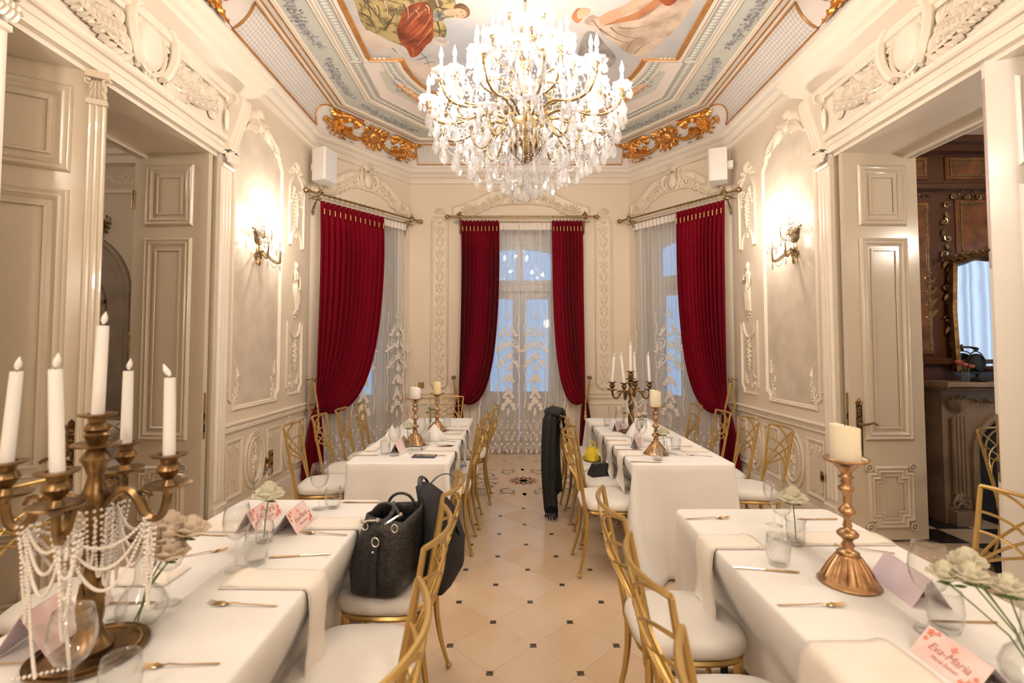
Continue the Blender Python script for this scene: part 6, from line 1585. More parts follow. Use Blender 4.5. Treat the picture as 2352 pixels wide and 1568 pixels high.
# napkins
def napkin(a, edge, wdt, drop, label, sgn, skew=0.0, flare=.3, seed=0, flat=False, z0=TZ+.0015):
    """folded strip lying on the table from a = (x, y), running to the edge x and hanging over it"""
    r_ = random.Random(seed); L = abs(edge-a[0]); t0 = .007; path = []
    n1 = 8
    for i in range(n1+1): path.append((a[0]+(edge-a[0])*i/n1, z0))
    if not flat:
        path += [(edge+sgn*.010, z0-.003), (edge+sgn*.016, z0-.014)]
        for i in range(1, 8): path.append((edge+sgn*(.018+.004*sin(i)), z0-.014-drop*i/7))
    S_ = len(path); NU = 8; vs = []
    for layer in (0, 1):
        for k, (x, z) in enumerate(path):
            f = max(0, (k-n1)/(S_-n1)) if not flat else 0
            for i in range(NU+1):
                u = i/NU-.5; y = a[1]+skew*(x-a[0])+u*wdt*(1+flare*f)
                th = t0*(.5+.9*math.sin(PI*i/NU)**.5)*layer
                if k <= n1: X, Z = x, z+th+(.006*math.sin(PI*min(1, k/2.0)) if layer and k < 3 else 0)
                else: X, Z = x+sgn*th*.8, z + f*u*.10*(1 if seed % 2 else -1) - f*abs(u)*.05
                if k > n1+1: X += sgn*.012*sin(7*u+seed)*f
                vs.append((X, y, Z))
    b = MB(); m_ = NU+1; H = S_*m_
    f_ = [(k*m_+i, k*m_+i+1, (k+1)*m_+i+1, (k+1)*m_+i) for k in range(S_-1) for i in range(NU)]
    b.v = vs; b.f = [tuple(reversed(q)) for q in f_] + [tuple(i+H for i in q) for q in f_]
    for k in range(S_-1):
        for i in (0, NU): p_, q_ = k*m_+i, (k+1)*m_+i; b.f.append((p_, q_, q_+H, p_+H))
    for k in (0, S_-1):
        for i in range(NU): p_ = k*m_+i; b.f.append((p_, p_+1, p_+1+H, p_+H))
    o = b.build('napkin', 'napkin', auto=False); return tag(o, label, 'napkin', 'folded ivory napkins')
def nap(px, py, edge, wdt, drop, label, sgn, **k): p = T(px, py); return napkin((p.x, p.y), edge, wdt, drop, label, sgn, **k)
nap(528, 1330, -.655, .135, .27, 'ivory napkin hanging off the near left table over the seat, foreground', 1, seed=1, skew=-.02)
nap(715, 1203, -.655, .14, .22, 'ivory napkin hanging off the near left table beside the black tote bag', 1, seed=2)
nap(1738, 1245, .775, .14, .25, 'ivory napkin hanging off the near right table over the empty seat', -1, seed=3, skew=.0)
nap(2110, 1530, .775, .20, .28, 'large ivory napkin at the bottom edge of the near right table', -1, seed=4, skew=.02)
nap(2030, 1238, 1.13, .13, 0, 'ivory napkin with folded orange-tinted corner behind the brass candlestick', -1, seed=5, flat=True)
nap(410, 1325, -1.36, .13, .15, 'ivory napkin lying behind the round glass vase, near left table', -1, seed=6)
nap(1475, 1052-10, .795, .15, .18, 'first ivory napkin hanging off the aisle side of the far right table', -1, seed=1, flare=.6)
nap(1450, 1018, .795, .15, .18, 'second ivory napkin hanging off the aisle side of the far right table', -1, seed=3, flare=.6)
nap(1430, 998, .795, .15, .18, 'third ivory napkin hanging off the aisle side of the far right table', -1, seed=5, flare=.6)
nap(1395, 974, .795, .15, .18, 'ivory napkin at the window end of the far right table, aisle side', -1, seed=7, flare=.5)
nap(975, 1032, -.42, .15, .18, 'ivory napkin behind the phones, hanging off the far left table', 1, seed=2, flare=.5)
nap(1000, 1006, -.42, .15, .18, 'middle ivory napkin hanging off the aisle side of the far left table', 1, seed=4, flare=.5)
nap(1022, 985, -.42, .15, .18, 'ivory napkin nearest the window on the aisle side of the far left table', 1, seed=6, flare=.5)
nap(868, 1032, -1.09, .14, 0, 'ivory napkin lying on the wall side of the far left table', -1, seed=8, flat=True)
nap(1560, 1034, 1.44, .14, 0, 'ivory napkin lying on the wall side of the far right table', 1, seed=9, flat=True)
nap(640, 1210, -1.33, .13, 0, 'ivory napkin lying at the far wall side of the near left table', -1, seed=10, flat=True)
def standing_napkin(px, py, label, rz=0, s=1.0):
    p = T(px, py); b = MB(); n = 20; vs = [(0, 0, .14*s)]
    for k in range(1, 5):
        for i in range(n): a = 2*PI*i/n; r = .085*s*k/4*(1+.18*cos(4*a)*k/4); vs.append((r*cos(a)*1.2, r*sin(a)*.8, .14*s*(1-k/4)**.8))
    b.v = vs; b.f = [(0, 1+i, 1+(i+1) % n) for i in range(n)] + [(1+k*n+i, 1+(k+1)*n+i, 1+(k+1)*n+(i+1) % n, 1+k*n+(i+1) % n) for k in range(3) for i in range(n)]
    o = b.build('napkin', 'cloth', auto=False); o.location = (p.x, p.y, TZ); o.rotation_euler = (0, 0, rz); md = o.modifiers.new('s', 'SOLIDIFY'); md.thickness = .002; tag(o, label, 'napkin', 'standing peaked napkins')
standing_napkin(997, 1012, 'peaked white napkin standing behind the first candlestick, far left table', .4)
standing_napkin(900, 1006, 'peaked white napkin standing on the wall side of the far left table', 1.0, .8)
standing_napkin(1490, 1010, 'peaked white napkin standing between candelabrum and candlestick, far right table', .3, 1.15)
standing_napkin(1455, 1003, 'peaked white napkin standing at the foot of the far candelabrum', 1.2, .9)
# place cards
def card(a, c_, label, h=.075, dep=.06, front='pinkcard', back='lilac', text=True, W=None):
    """tent card whose foot edge runs from a to c_ on the table; printed face towards the right hand of that run"""
    a, c_ = Vector((a[0], a[1], 0)), Vector((c_[0], c_[1], 0)); u = (c_-a); L = u.length; u.normalize(); n_ = Vector((u.y, -u.x, 0))
    t = thing('place_card', label, 'place card', (a.x, a.y, TZ), math.atan2(u.y, u.x), 'folded place cards')
    for nm, s, m_ in (('front_leaf', 0, front), ('back_leaf', 1, back)):
        b = MB(); y0, y1 = (0, dep/2) if s == 0 else (dep, dep/2); k = .0006
        b.add([(0, y0, .0005), (L, y0, .0005), (L, y1, h), (0, y1, h), (0, y0+(k if s == 0 else -k)*2, .0005), (L, y0+(k if s == 0 else -k)*2, .0005), (L, y1+(k if s == 0 else -k)*2, h-.001), (0, y1+(k if s == 0 else -k)*2, h-.001)], [(0,1,2,3),(7,6,5,4),(0,4,5,1),(1,5,6,2),(2,6,7,3),(3,7,4,0)])
        lf = b.build(nm, m_, t, smooth=False)
        if s == 0 and text:
            sl = math.atan2(h, dep/2); F_ = Matrix.Translation((0, 0, .0008)) @ Matrix.Rotation(sl, 4, 'X'); H = math.hypot(h, dep/2)
            orn = MB()
            for (cx, cy2, q) in ((.10*L, .82*H, .10*L), (.20*L, .9*H, .06*L), (.08*L, .6*H, .06*L), (.9*L, .2*H, .10*L), (.80*L, .12*H, .07*L), (.93*L, .42*H, .06*L)):
                for j in range(5): leaf(orn, cx, cy2, 2*PI*j/5+cx*90, q*.7, q*.5, .0008, .0004)
                spiral(orn, cx, cy2, q*.5, cx*50, 1.2, 1, .12, .0008)
            for j in range(4): leaf(orn, .5*L, .76*H, PI/4*(2*j+1), .05*L, .02*L, .0008, .0004); leaf(orn, .5*L, .76*H, PI/2*j, .06*L, .015*L, .0008, .0004)
            o2 = MB(); o2.m = F_; o2.add(orn.v, orn.f); o2.build('printed_flowers', 'ink', lf)
            for (txt, sz, yy) in (('Eva-Maria', .028, .40), ('Maria Saman', .014, .2)):
                cu = bpy.data.curves.new('lettering', 'FONT'); cu.body = txt; cu.size = sz*L/.17*1.0; cu.align_x = 'CENTER'; cu.shear = .35; cu.materials.append(M['inkdark']); cu.extrude = .0001
                to = bpy.data.objects.new('lettering', cu); COL.objects.link(to); to.parent = lf; to.matrix_local = F_ @ Matrix.Translation((L*.5, H*yy, .0012)); TXT.append(to)
    return t
TXT = []
def pcard(p, q, label, **k): a, c_ = T(*p), T(*q); return card((a.x, a.y), (c_.x, c_.y), label, **k)
pcard((683, 1228), (722, 1190), 'pink printed card with lilac back, facing us on the near left table', h=.085, dep=.10)
pcard((590, 1225), (650, 1178), 'pink and lilac card behind the white rose, near left table', h=.085, dep=.09)
pcard((110, 1515), (205, 1440), 'pink and lilac card at the left edge, behind the foreground wine glass', h=.11, dep=.13, front='pinkcard', text=False)
pcard((232, 1405), (262, 1378), 'pink card behind the candelabrum stem, near left table', h=.09, dep=.06, text=False)
pcard((1995, 1320), (2095, 1396), 'plain lilac card behind the large wine glass on the near right table', h=.085, dep=.11, front='lilac', text=False)
pcard((2088, 1492), (2232, 1600), 'pink printed floral card in the foreground of the near right table', h=.062, dep=.11)
pcard((918, 1042), (938, 1020), 'pink card beside the rose at the near end of the far left table', h=.075, dep=.07, text=False)
pcard((1003, 1000), (1012, 990), 'pink card in the middle of the far left table', h=.075, dep=.05, text=False)
pcard((1466, 1030), (1480, 1018), 'pink card beside a tumbler at the middle of the far right table', h=.085, dep=.06, text=False)
pcard((1418, 992), (1432, 984), 'pink card near the window end of the far right table', h=.08, dep=.05, text=False)
pcard((1494, 1002), (1506, 996), 'lilac-backed card behind the brass candlestick on the far right table', h=.08, dep=.05, text=False, front='lilac')
# roses in little vases
def rose_head(b, c, r, seed=0):
    r_ = random.Random(seed); b.ball(c, r*.55, 8, 6, (1, 1, 1.1))
    for ring_, (n, R, up, tilt) in enumerate(((4, .40, .35, 1.35), (5, .62, .12, 1.15), (6, .85, -.10, .85), (6, 1.0, -.22, .55))):
        for k in range(n):
            a = 2*PI*k/n+ring_*.6+r_.uniform(-.15, .15); m_ = Matrix.Translation(c) @ Matrix.Rotation(a, 4, 'Z') @ Matrix.Translation((R*r*.45, 0, up*r-.45*r)) @ Matrix.Rotation(-(tilt), 4, 'Y')
            nu, nv = 4, 4; w_ = r*(.55+.18*ring_); h = r*1.15; vs = []
            for j in range(nv+1):
                for i in range(nu+1):
                    u, v = i/nu-.5, j/nv; ww = w_*2*math.sin(PI*(.15+.75*v))**.6; vs.append(m_ @ Vector((v*h, u*ww, r*(.30*(u*2)**2*1.0) + (-.18*r*v*v if ring_ > 1 else .05*r*v))))
            b.add(vs, [(j*(nu+1)+i, j*(nu+1)+i+1, (j+1)*(nu+1)+i+1, (j+1)*(nu+1)+i) for j in range(nv) for i in range(nu)])
VP = dict(bottle=[(.022, 0), (.028, .003), (.030, .05), (.028, .065), (.014, .080), (.012, .105), (.016, .112), (.0145, .112), (.0105, .105), (.0125, .082), (.026, .066), (.028, .05), (.026, .006), (0, .006)],
          round=[(.030, 0), (.036, .004), (.058, .03), (.062, .055), (.050, .085), (.028, .108), (.020, .13), (.019, .19), (.024, .20), (.0225, .20), (.0175, .19), (.0185, .13), (.026, .108), (.047, .085), (.059, .055), (.055, .03), (.034, .008), (0, .008)],
          cup=[(.024, 0), (.030, .003), (.033, .07), (.030, .075), (.036, .095), (.0345, .095), (.0285, .075), (.031, .07), (.028, .012), (0, .011)],
          flute=[(.022, 0), (.028, .003), (.030, .03), (.024, .06), (.014, .085), (.018, .10), (.0165, .10), (.0125, .085), (.0225, .06), (.028, .03), (.025, .006), (0, .006)])
def vase(px, py, kind, heads, label, m='rose', sc=1.0, hr=.030):
    p = T(px, py); t = thing('rose_vase', label, 'vase', (p.x, p.y, TZ), 0, 'small glass vases of roses'); t.scale = (sc,)*3
    mk(lambda b: b.lathe(VP[kind], 24, (0, 0, 0), 12 if kind in ('bottle', 'cup', 'flute') else 0, .02), 'glass_vase', 'glassthick', t, auto=False)
    for i, (x, y, z) in enumerate(heads):
        b = MB(); b.tube([(-x*.15, -y*.15, .012), (x*.25, y*.25, z*.5), (x, y, z-.02)], .0022, 5)
        for s in (-1, 1): leaf(b, x*.9, y*.9, s*1.2+1, .03, .014, z-.03, .006)
        for k in range(4): a = 2*PI*k/4; leaf(b, x, y, a, .022, .008, z-.022, -.004)
        b.build('stem', 'stem', t); b = MB(); rose_head(b, Vector((x, y, z)), hr, i+3); b.build('rose_head', m, t, auto=False)
    return t
vase(607, 1243, 'bottle', [(.012, .0, .165)], 'white rose in a small clear bottle, near left table', sc=1.15, hr=.036)
vase(325, 1434, 'round', [(.055, .03, .225), (.10, .05, .245), (.03, .06, .255), (.075, .0, .20)], 'round clear vase holding peach roses beside the candelabrum', 'rosep', 1.0, .034)
vase(1828, 1250, 'cup', [(-.008, .0, .175)], 'single white rose in a ribbed glass cup, near right table', sc=1.05, hr=.036)
vase(2375, 1590, 'round', [(-.09, .05, .25), (-.055, .10, .265), (-.03, .02, .235), (-.12, .09, .235), (-.02, .13, .25)], 'bunch of small cream roses at the right edge of the near right table', 'rose', .95, .027)
vase(938, 1026, 'bottle', [(-.01, .0, .165)], 'white rose in front of the first candlestick, far left table', hr=.034)
vase(988, 985, 'flute', [(-.03, 0, .18), (.02, .01, .20), (.045, 0, .175), (-.01, .02, .21)], 'several small white roses near the second candlestick, far left table', hr=.024)
vase(1527, 1045, 'flute', [(-.01, 0, .165)], 'white rose in ribbed bottle right of the brass candlestick, far right table', hr=.034)
vase(1433, 987, 'flute', [(.004, 0, .18)], 'white rose in slim vase beyond the candelabrum, far right table', hr=.030)
vase(1475, 1003, 'flute', [(-.03, 0, .19), (.02, 0, .20), (0, .02, .17)], 'small peach roses at the foot of the far candelabrum', 'rosep', 1.0, .020)

# candlesticks with pillar candles
def stick_profile(H): 
    k = H/.42
    return [(r, z*k) for r, z in [(.088, 0), (.090, .004), (.086, .008), (.074, .022), (.054, .058), (.038, .085), (.030, .094), (.033, .099), (.024, .104), (.014, .110), (.020, .122), (.013, .134), (.018, .142), (.030, .152), (.032, .160), (.022, .170), (.011, .176), (.014, .184), (.010, .20), (.013, .215), (.024, .226), (.026, .234), (.015, .246), (.010, .252), (.011, .275), (.015, .29), (.023, .30), (.024, .308), (.012, .318), (.018, .326), (.012, .333), (.024, .342), (.013, .348), (.020, .362), (.034, .378), (.040, .386), (.062, .392), (.066, .398), (.066, .404), (.060, .402), (.050, .398), (0, .398)]]
def candlestick(px, py, H, cr, chh, wax, label, m='copper', r=1.0):
    p = T(px, py); t = thing('candlestick', label, 'candlestick', (p.x, p.y, TZ), 0, 'tall brass candlesticks')
    b = MB(); P = stick_profile(H); b.lathe([(q*r, z) for q, z in P], 32)
    o = b.build('stem', m, t, auto=False)
    b = MB()
    for k in range(20): a = 2*PI*k/20; b.tube([((.084-.008)*r*cos(a), .076*r*sin(a), .018*H/.42), (.056*r*cos(a), .056*r*sin(a), .056*H/.42), (.034*r*cos(a), .034*r*sin(a), .090*H/.42)], [.004, .0035, .002], 4)
    b.build('fluting', m, t)
    c_ = thing('pillar_candle', label.replace('brass candlestick', 'pillar candle').replace('tall ', ''), 'candle', (p.x, p.y, TZ+.398*H/.42), 0, 'pillar candles'); 
    b = MB(); n = 24; b.lathe([(cr, 0), (cr*1.01, .004), (cr*.99, chh*.5), (cr*1.0, chh-.006), (cr*.97, chh-.001), (cr*.85, chh-.003), (cr*.4, chh-.009), (0, chh-.010)], n); 
    b.v = [(x, y, z-(.012*max(0, x/cr) if z > chh*.8 else 0)) for x, y, z in b.v]; b.build('wax', wax, c_)
    b = MB(); b.tube([(0, 0, chh-.012), (.002, 0, chh+.003), (.004, .001, chh+.010)], .0015, 5); b.build('wick', 'wick', c_); return t
candlestick(1950, 1338, .42, .044, .115, 'waxc', 'tall brass candlestick in the foreground of the near right table')
candlestick(953, 1022, .385, .042, .088, 'wax', 'brass candlestick with short white top at near half of the far left table')
candlestick(1004, 990, .36, .036, .11, 'waxy', 'brass candlestick with yellow top near the window, far left table')
candlestick(1507, 1042, .36, .040, .118, 'waxc', 'brass candlestick on the far right table', m='copper')

# candelabra
def candelabrum(px, py, sc, label, dirs, tapers, beads, m='darkbrass', tag2='', plate=True):
    p = T(px, py); t = thing('candelabrum', label, 'candelabrum', (p.x, p.y, TZ), 0); t.scale = (sc,)*3
    def sockt(b, x, y, z):
        b.lathe([(.006, -.05), (.012, -.045), (.018, -.035), (.050, -.028), (.054, -.022), (.050, -.020), (.016, -.026), (.010, -.012), (.022, .004), (.028, .014), (.024, .026), (.016, .034), (.016, .04), (.040, .048), (.042, .053), (.022, .053), (.018, .03), (0, .03)], 16, (x, y, z))
    b = MB(); b.lathe([(.050, .012), (.052, .02), (.034, .04), (.022, .08), (.018, .13), (.020, .18), (.016, .21), (.013, .23), (.022, .26), (.025, .29), (.018, .32), (.018, .34), (.030, .37), (.034, .39), (.024, .41), (.016, .44), (.026, .47), (.034, .485), (.022, .505), (.016, .515), (.022, .53), (.028, .545), (.020, .555)], 20)
    for k in range(6): a = 2*PI*k/6; b.m = Matrix.Rotation(a, 4, 'Z') @ frame((.020, 0, .06), (0, 1, 0), (0, 0, 1)); leaf(b, 0, 0, PI/2, .12, .03, 0, .012); leaf(b, 0, .16, PI/2, .10, .03, 0, .01)
    b.m = Matrix.Identity(4); b.build('stem', m, t)
    b = MB(); b.lathe([(.0, .0), (.118, .0), (.124, .004), (.124, .010), (.116, .010), (.108, .006), (.06, .010), (0, .012)], 36); b.build('base', m, t)
    if plate: b = MB(); [b.tube([(.104*cos(2*PI*i/48), .104*sin(2*PI*i/48), .009) for i in range(48)], .004, 5, closed=True)]; b.build('base_bead', m, t)
    b = MB(); sockt(b, 0, 0, .545); b.build('candle_cup', m, t)
    pts = [(0, 0, .585)]
    for (a, R) in dirs:
        ca, sa = cos(a), sin(a); b = MB()
        P = bez((.02, 0, .36), (.07, 0, .44), (.10, 0, .40), (.12, 0, .35), 8)+bez((.12, 0, .35), (.15, 0, .31), (R, 0, .33), (R, 0, .415), 10)[1:]
        b.tube([(x*ca, x*sa, z) for x, _, z in P], [.010]*5+[.012]*4+[.010]*10, 6)
        b.tube([((.115+.022*(1-i/9)*cos(i*.7))*ca, (.115+.022*(1-i/9)*cos(i*.7))*sa, .385+.022*(1-i/9)*sin(i*.7)) for i in range(10)], .006, 5)
        arm = b.build('arm', m, t); b = MB(); sockt(b, R*ca, R*sa, .44); b.build('candle_cup', m, arm); pts.append((R*ca, R*sa, .48))
    def catn(b, p, q, sag, n, r): 
        for i in range(n+1): s = i/n; b.ball((p[0]+(q[0]-p[0])*s, p[1]+(q[1]-p[1])*s, p[2]+(q[2]-p[2])*s-sag*4*s*(1-s)), r, 6, 4)
    A = [(.13*cos(a), .13*sin(a), .335) for a, R in dirs]; pb = MB()
    for g, (p_, q_, s_, c__) in enumerate(beads(A)):
        L = math.dist(p_, q_)+2.2*s_; catn(pb, p_, q_, s_, max(8, int(L/.0098)), .0044)
    o = pb.build('pearl_strings', 'pearl', auto=False); tag(o, 'strings of white pearls draped over %s' % tag2, 'pearls'); o['kind'] = 'stuff'; o.location = t.location; o.scale = t.scale
    for i, (x, y, z) in enumerate(pts):
        tx, ty, h, lab = tapers[i]
        c_ = thing('taper_candle', lab, 'candle', (p.x+x*sc, p.y+y*sc, TZ+(z+.003)*sc), 0, None); c_['group'] = 'unlit tapers of ' + tag2
        b = MB(); L = h; b.tube([(0, 0, 0), (tx*.5, ty*.5, L*.5), (tx, ty, L)], [.0140*sc, .0135*sc, .0125*sc], 14); b.build('wax', 'wax', c_)
        b = MB(); b.tube([(tx, ty, L), (tx, ty, L+.006*sc)], .0016, 5); b.build('wick', 'wick', c_)
        fx = -.012 if i == 1 and sc > .95 else .004
        b = MB(); b.tube([(tx, ty, L+.004*sc), (tx+fx*.4, ty, L+.012*sc), (tx+fx, ty, L+.022*sc), (tx+fx*1.5, ty, L+.036*sc)], [.002*sc, .007*sc, .0065*sc, .001*sc], 8); b.build('flame_tip', 'wax', c_)
    return t
D1 = [(math.radians(4), .178), (math.radians(109), .18), (math.radians(204), .172), (math.radians(287), .165)]
def beads1(A):
    out = []; r_ = random.Random(5)
    for i in range(4):
        p_, q_ = A[i], A[(i+1) % 4]
        for k in range(3): out.append(((p_[0]*(1+.02*k), p_[1]*(1+.02*k), p_[2]), (q_[0], q_[1], q_[2]), .05+.05*k, 0))
    for (x, y, z) in A:
        for k in range(5): d_ = r_.uniform(-.014, .014); out.append(((x+d_, y+d_, z), (x-d_+.012, y-d_, z), .05+.045*k, 0))
    for k in range(7): a = 1+k*.5-PI; out.append(((.03*cos(a), .03*sin(a)-.01, .36), (.045*cos(a+.5), .045*sin(a+.5)-.01, .34), .06+.03*k, 0))
    out.append((A[3], (.03, -.09, .03), .03, 0)); out.append((A[2], (-.02, -.12, .02), .04, 0)); out.append(((.03, -.09, .022), (-.06, -.13, .022), 0, 0))
    return out
N1 = ['tallest white taper in the centre of the foreground candelabrum', 'white taper with bent tip, rightmost on the foreground candelabrum', 'white taper just right of centre on the foreground candelabrum', 'leftmost white taper on the foreground candelabrum', 'white taper between leftmost and centre on the foreground candelabrum']
candelabrum(205, 1500, 1.0, 'bronze five-branched candelabrum draped with pearls in the left foreground', D1, [(.006, 0, .235, N1[0]), (-.004, 0, .205, N1[1]), (0, 0, .215, N1[2]), (.016, 0, .225, N1[3]), (-.014, 0, .235, N1[4])], beads1, tag2='the foreground candelabrum')
def beads2(A):
    out = [(A[0], A[2], .06, 0), (A[0], (0, -.03, .36), .10, 0), (A[2], (0, -.03, .3), .06, 0), (A[3], (.02, -.03, .1), .03, 0)]
    return out + [(A[k], (A[k][0]+.02, A[k][1], A[k][2]), .12, 0) for k in (0, 2, 3)]
D2 = [(math.radians(0), .185), (math.radians(62), .18), (math.radians(182), .185), (math.radians(235), .17)]
N2 = ['centre white taper on the far candelabrum', 'rightmost white taper on the far candelabrum', 'white taper right of centre on the far candelabrum', 'leftmost white taper on the far candelabrum', 'tilted white taper left of centre on the far candelabrum']
candelabrum(1450, 992, .92, 'brass five-branched candelabrum on the far right table before the window', D2, [(0, 0, .25, N2[0]), (-.012, 0, .25, N2[1]), (-.01, 0, .25, N2[2]), (.02, 0, .24, N2[3]), (-.025, 0, .25, N2[4])], beads2, tag2='the far candelabrum')

# phones, pen, bowl-less oddments
def slab(px, py, L, W, H, rz, name, label, cat, m, face_m=None):
    p = T(px, py); t = thing(name, label, cat, (p.x, p.y, TZ), rz)
    b = MB(); b.cbox(-L/2, L/2, -W/2, W/2, 0, H, .002); b.build('case', m, t, smooth=False)
    if face_m: b = MB(); b.cbox(-L/2+.004, L/2-.004, -W/2+.004, W/2-.004, H-.0005, H+.0008, .0004); b.build('screen', face_m, t, smooth=False)
    return t
slab(975, 1049, .160, .080, .011, -.08, 'smartphone', 'dark smartphone in slate case at the near end of the far left table', 'phone', 'phonecase', 'screen')
ph = slab(955, 1034, .095, .045, .030, -.1, 'glasses_case', 'small patterned case behind the smartphone on the far left table', 'case', 'silver', 'phonecase')
p = T(1020, 1027); t = thing('pen', 'black and pink pen lying on paper, far left table', 'pen', (p.x, p.y, TZ), .2)
b = MB(); b.tube([(-.06, 0, .007), (.05, 0, .007), (.066, 0, .007)], [.0055, .0055, .001], 8); b.build('barrel', 'dark', t)
b = MB(); b.tube([(-.065, 0, .007), (-.04, 0, .007)], .006, 8); b.build('cap', 'ink', t)
# ================================================================ BAGS AND SCARF
tb_ = thing('tote_bag', 'black crocodile-texture leather tote standing on the aisle chair seat', 'handbag', (-.545, 2.14, .505), math.radians(-12))
def tote(b):
    n = 32; rows = [(0, .105, .120), (.01, .115, .130), (.10, .130, .140), (.20, .120, .135), (.27, .105, .125), (.315, .095, .115)]; vs = []
    for (z, wx, wy) in rows:
        for i in range(n):
            a = 2*PI*i/n; ca, sa = cos(a), sin(a); e = .45
            k = 1+.03*sin(5*a+z*20); vs.append((wx*k*math.copysign(abs(ca)**e, ca)+.14*z, wy*math.copysign(abs(sa)**e, sa), z+(.012*sin(2*a) if z > .3 else 0)))
    m_ = len(rows)
    b.add(vs, [(k*n+i, k*n+(i+1) % n, (k+1)*n+(i+1) % n, (k+1)*n+i) for k in range(m_-1) for i in range(n)] + [tuple(range(n-1, -1, -1))])
o = mk(tote, 'body', 'black', tb_); md = o.modifiers.new('s', 'SOLIDIFY'); md.thickness = .006; md.offset = -1
for s in (-1, 1):
    b = MB(); P = bez((-.03, s*.08, .30), (-.02, s*.07, .38), (.09, s*.07, .39), (.10, s*.08, .31), 18); b.tube(P, .0065, 8); b.build('handle', 'black', tb_)
    for x in (-.03, .10):
        b = MB(); b.tube([(x+.013*cos(t), s*.125, .285+.016*sin(t)) for t in [2*PI*i/14 for i in range(14)]], .0028, 5, closed=True); b.build('metal_ring', 'silver', tb_)
b = MB(); b.box(.005, .035, -.150, -.139, .02, .26); b.build('front_strap', 'black', tb_, smooth=False)
b = MB(); b.tube([(.03+.015*cos(t), -.152, .235+.018*sin(t)) for t in [2*PI*i/14 for i in range(14)]], .003, 5, closed=True); b.build('metal_ring', 'silver', tb_)
b = MB(); b.ball((.02, -.152, .195), .006, 8, 5); b.build('stud', 'silver', tb_)
for (p_, q_) in (((-.05, -.12, .30), (.03, -.13, .315)), ((.06, -.12, .30), (.11, -.09, .33))):
    b = MB(); b.tube([p_, tuple((a+c)/2 for a, c in zip(p_, q_)), q_], [.004, .006, .004], 6); b.ball(p_, .008, 6, 4); b.ball(q_, .009, 6, 4); b.build('snap_hook', 'silver', tb_)
b = MB(); b.tube(bez((-.02, -.13, .30), (.03, -.08, .27), (.03, .06, .29), (-.02, .11, .31), 12), .010, 6, flat=.4); b.build('shoulder_strap', 'black', tb_)
bp_ = thing('backpack', 'soft black cloth backpack hung over the aisle chair back', 'bag', (-.35, 2.30, .43), 0)
def sack(b):
    n = 26; rows = [(0, .035, .10, .02), (.02, .065, .15, .02), (.10, .095, .175, .03), (.22, .10, .175, .03), (.32, .080, .15, .01), (.40, .055, .115, -.03), (.445, .035, .07, -.06), (.455, .012, .03, -.07)]; vs = []
    for (z, wx, wy, ox) in rows:
        for i in range(n): a = 2*PI*i/n; k = 1+.05*sin(4*a+z*14)+.03*sin(9*a-z*22); vs.append((ox+wx*k*cos(a), wy*k*sin(a), z))
    m_ = len(rows)
    b.add(vs, [(k*n+i, k*n+(i+1) % n, (k+1)*n+(i+1) % n, (k+1)*n+i) for k in range(m_-1) for i in range(n)] + [tuple(range(n-1, -1, -1)), tuple((m_-1)*n+i for i in range(n))])
mk(sack, 'body', 'blackcloth', bp_, auto=False)
b = MB(); b.tube(bez((-.06, -.06, .43), (-.09, -.03, .50), (-.07, .06, .50), (-.05, .08, .42), 12), .012, 6, flat=.35); b.build('top_loop', 'black', bp_)
b = MB(); P = bez((-.05, .12, .42), (.0, .22, .48), (.08, .24, .44), (.06, .14, .38), 16); b.tube(P, .007, 6, flat=.35); b.build('side_strap', 'black', bp_)
b = MB(); b.tube(bez((.10, -.10, .30), (.13, -.05, .2), (.13, .04, .12), (.08, .10, .06), 12), .008, 5, flat=.4); b.build('side_strap', 'black', bp_)
sf = thing('scarf', 'long black fringed scarf hanging over a chair back to the floor', 'scarf', (.415, 4.40, 0), 0)
def scarf(b):
    n = 30; NV = 36
    for (yo, xo, R0, zb, rx) in ((.040, -.04, .085, .22, .062), (-.045, -.07, .075, .10, .052)):
        vs = []
        for k in range(NV+1):
            v = k/NV; z = .975-(.975-zb)*v; R = R0*(1-.25*v+.10*sin(7*v+yo*60)); R *= min(1, .25+8*v)
            for i in range(n):
                a = 2*PI*i/n; q = 1+.26*sin(5*a+1.5*v+yo*40)+.12*sin(11*a-2*v)
                vs.append((xo+rx*min(1, .4+6*v)*q*cos(a)-.02*sin(3*v), yo+R*q*sin(a)-.03*v*(yo < 0), z-.05*v*sin(a)))
        b.add(vs, [(k*n+i, k*n+(i+1) % n, (k+1)*n+(i+1) % n, (k+1)*n+i) for k in range(NV) for i in range(n)] + [tuple(range(n)), tuple(NV*n+i for i in range(n-1, -1, -1))])
    b.ball((-.035, .0, .94), .062, 12, 8, (1.5, 1.9, .8))
o = mk(scarf, 'cloth', 'blackcloth', sf, auto=False)
b = MB(); b.grid(lambda u, v: (.03+.05*v+.015*sin(9*u), (u-.5)*(.20-.03*v), .965-.30*v), 10, 10); o = b.build('short_end', 'blackcloth', sf, auto=False); md = o.modifiers.new('s', 'SOLIDIFY'); md.thickness = .012
b = MB(); r_ = random.Random(3)
for i in range(60):
    a = 2*PI*i/60; x, y = -.065+.05*cos(a), -.01+.085*sin(a); z0 = (.24 if y > 0 else .13)
    b.tube([(x, y, z0), (x+r_.uniform(-.008, .008), y+r_.uniform(-.006, .006), z0-.05), (x+r_.uniform(-.012, .012), y+r_.uniform(-.01, .01), max(.008, z0-.11))], [.0035, .003, .0025], 4)
b.build('fringe', 'blackcloth', sf, kind='stuff')
yb = thing('yellow_bag', 'crumpled yellow cloth bag on the seat behind the scarf', 'bag', (.72, 4.42, .505), 0)
b = MB(); n = 16; vs = [(0, 0, .0)]; rows = [(.0, .06), (.015, .085), (.05, .08), (.09, .055), (.12, .03)]
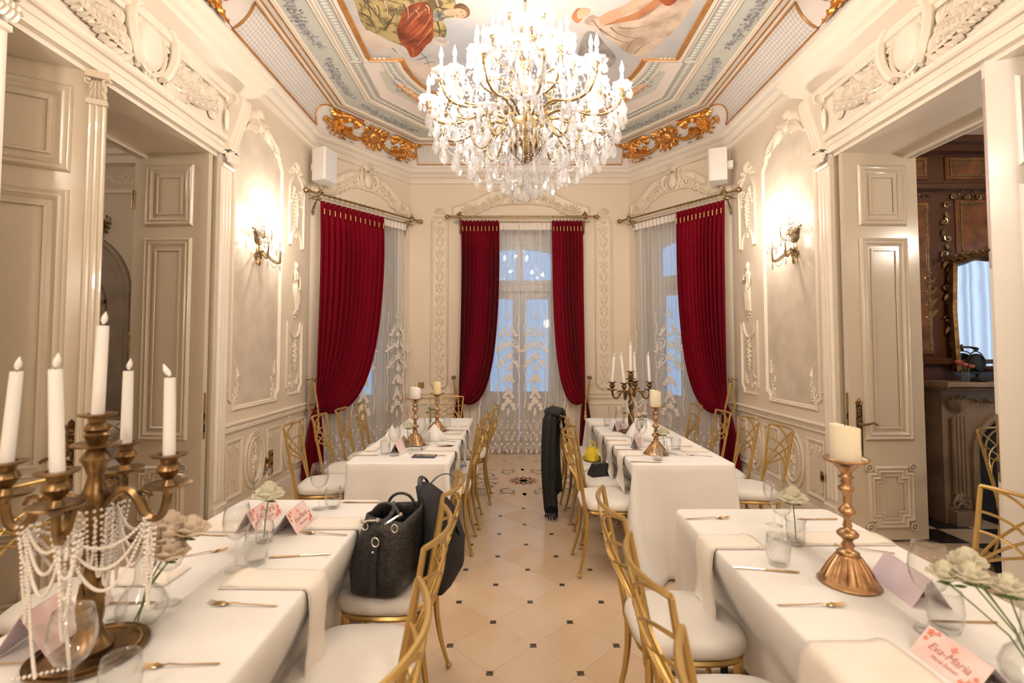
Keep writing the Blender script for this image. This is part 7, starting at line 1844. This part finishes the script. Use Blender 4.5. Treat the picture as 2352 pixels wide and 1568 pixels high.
for z, r in rows: vs += [((r*(1+.2*sin(3*a+z*40)))*cos(a), (r*(1+.15*cos(4*a)))*sin(a), z) for a in [2*PI*i/n for i in range(n)]]
b.v = vs; b.f = [(1+k*n+i, 1+k*n+(i+1) % n, 1+(k+1)*n+(i+1) % n, 1+(k+1)*n+i) for k in range(4) for i in range(n)] + [tuple(1+i for i in range(n-1, -1, -1)), tuple(1+4*n+i for i in range(n))]; b.build('body', 'yellow', yb)
b = MB(); b.tube(bez((-.03, 0, .11), (-.05, 0, .19), (.03, 0, .19), (.03, 0, .11), 8), .006, 5); b.build('handle', 'yellow', yb)
kb = thing('clutch_bag', 'small black bag on the aisle-side seat of the far right table', 'handbag', (.70, 3.93, .505), .3)
b = MB(); b.box(-.09, .09, -.05, .05, 0, .09); b.v = [(x*(1-.3*(z > .05)), y*(1-.6*(z > .05)), z) for x, y, z in b.v]; b.build('body', 'black', kb, smooth=False)
b = MB(); b.box(-.07, .07, -.045, -.035, .02, .08); b.build('flap', 'black', kb, smooth=False)

# furniture glimpsed in the neighbouring rooms
M['chairdark'] = mat('shaded gold steel', (.30, .20, .10), .4, .6)
dup(chair.proto, (3.62, 3.35, 0), math.radians(200), 'gold chair with a black coat over it, in the panelled room')
ct = thing('coat', 'black coat thrown over the chair in the panelled room', 'coat', (3.56, 3.55, 0), 0)
b = MB(); b.grid(lambda u, v: (.20*(u-.5)+.05*v*sin(7*u)+.16*v*0+.14, -.04+.05*sin(9*u+4*v)+.05*v, .97-.62*v-.05*cos(6*u)), 16, 14); o = b.build('cloth', 'blackcloth', ct, auto=False); md = o.modifiers.new('s', 'SOLIDIFY'); md.thickness = .03
dup(chair.proto, (-3.62, 4.30, 0), math.radians(60), 'gold chair in the left room, glimpsed past the candles')
tt = thing('round_table', 'white-clothed table in the left room, glimpsed through the doorway', 'table', (-4.15, 4.75, 0))
b = MB(); n = 40; b.lathe([(.50, .04), (.48, .40), (.455, .72), (.45, .75), (.43, .752), (0, .752)], n, (0, 0, 0), 14, .03); b.build('tablecloth', 'cloth', tt, auto=False)
b = MB(); b.lathe([(.2, 0), (.2, .02), (.04, .05), (.04, .7), (.3, .72), (0, .72)], 16); b.build('pedestal', 'wooddark', tt)
dup(WG.proto, (-4.02, 4.55, .7535), 0, 'wine glass on the table in the left room, nearer one', sc=1.1)
dup(WG.proto, (-4.14, 4.66, .7535), 0, 'wine glass on the table in the left room, farther one', sc=1.1)
dup(SG.proto, (-3.90, 4.60, .7535), 0, 'tumbler on the table in the left room')

# lettering: outline text turned into plain mesh
bpy.context.view_layer.update(); dg = bpy.context.evaluated_depsgraph_get()
for to in TXT:
    me = bpy.data.meshes.new_from_object(to.evaluated_get(dg)); par, ml, cu = to.parent, to.matrix_local.copy(), to.data
    o = bpy.data.objects.new('printed_name', me); COL.objects.link(o); o.parent = par; o.matrix_local = ml
    bpy.data.objects.remove(to); bpy.data.curves.remove(cu)
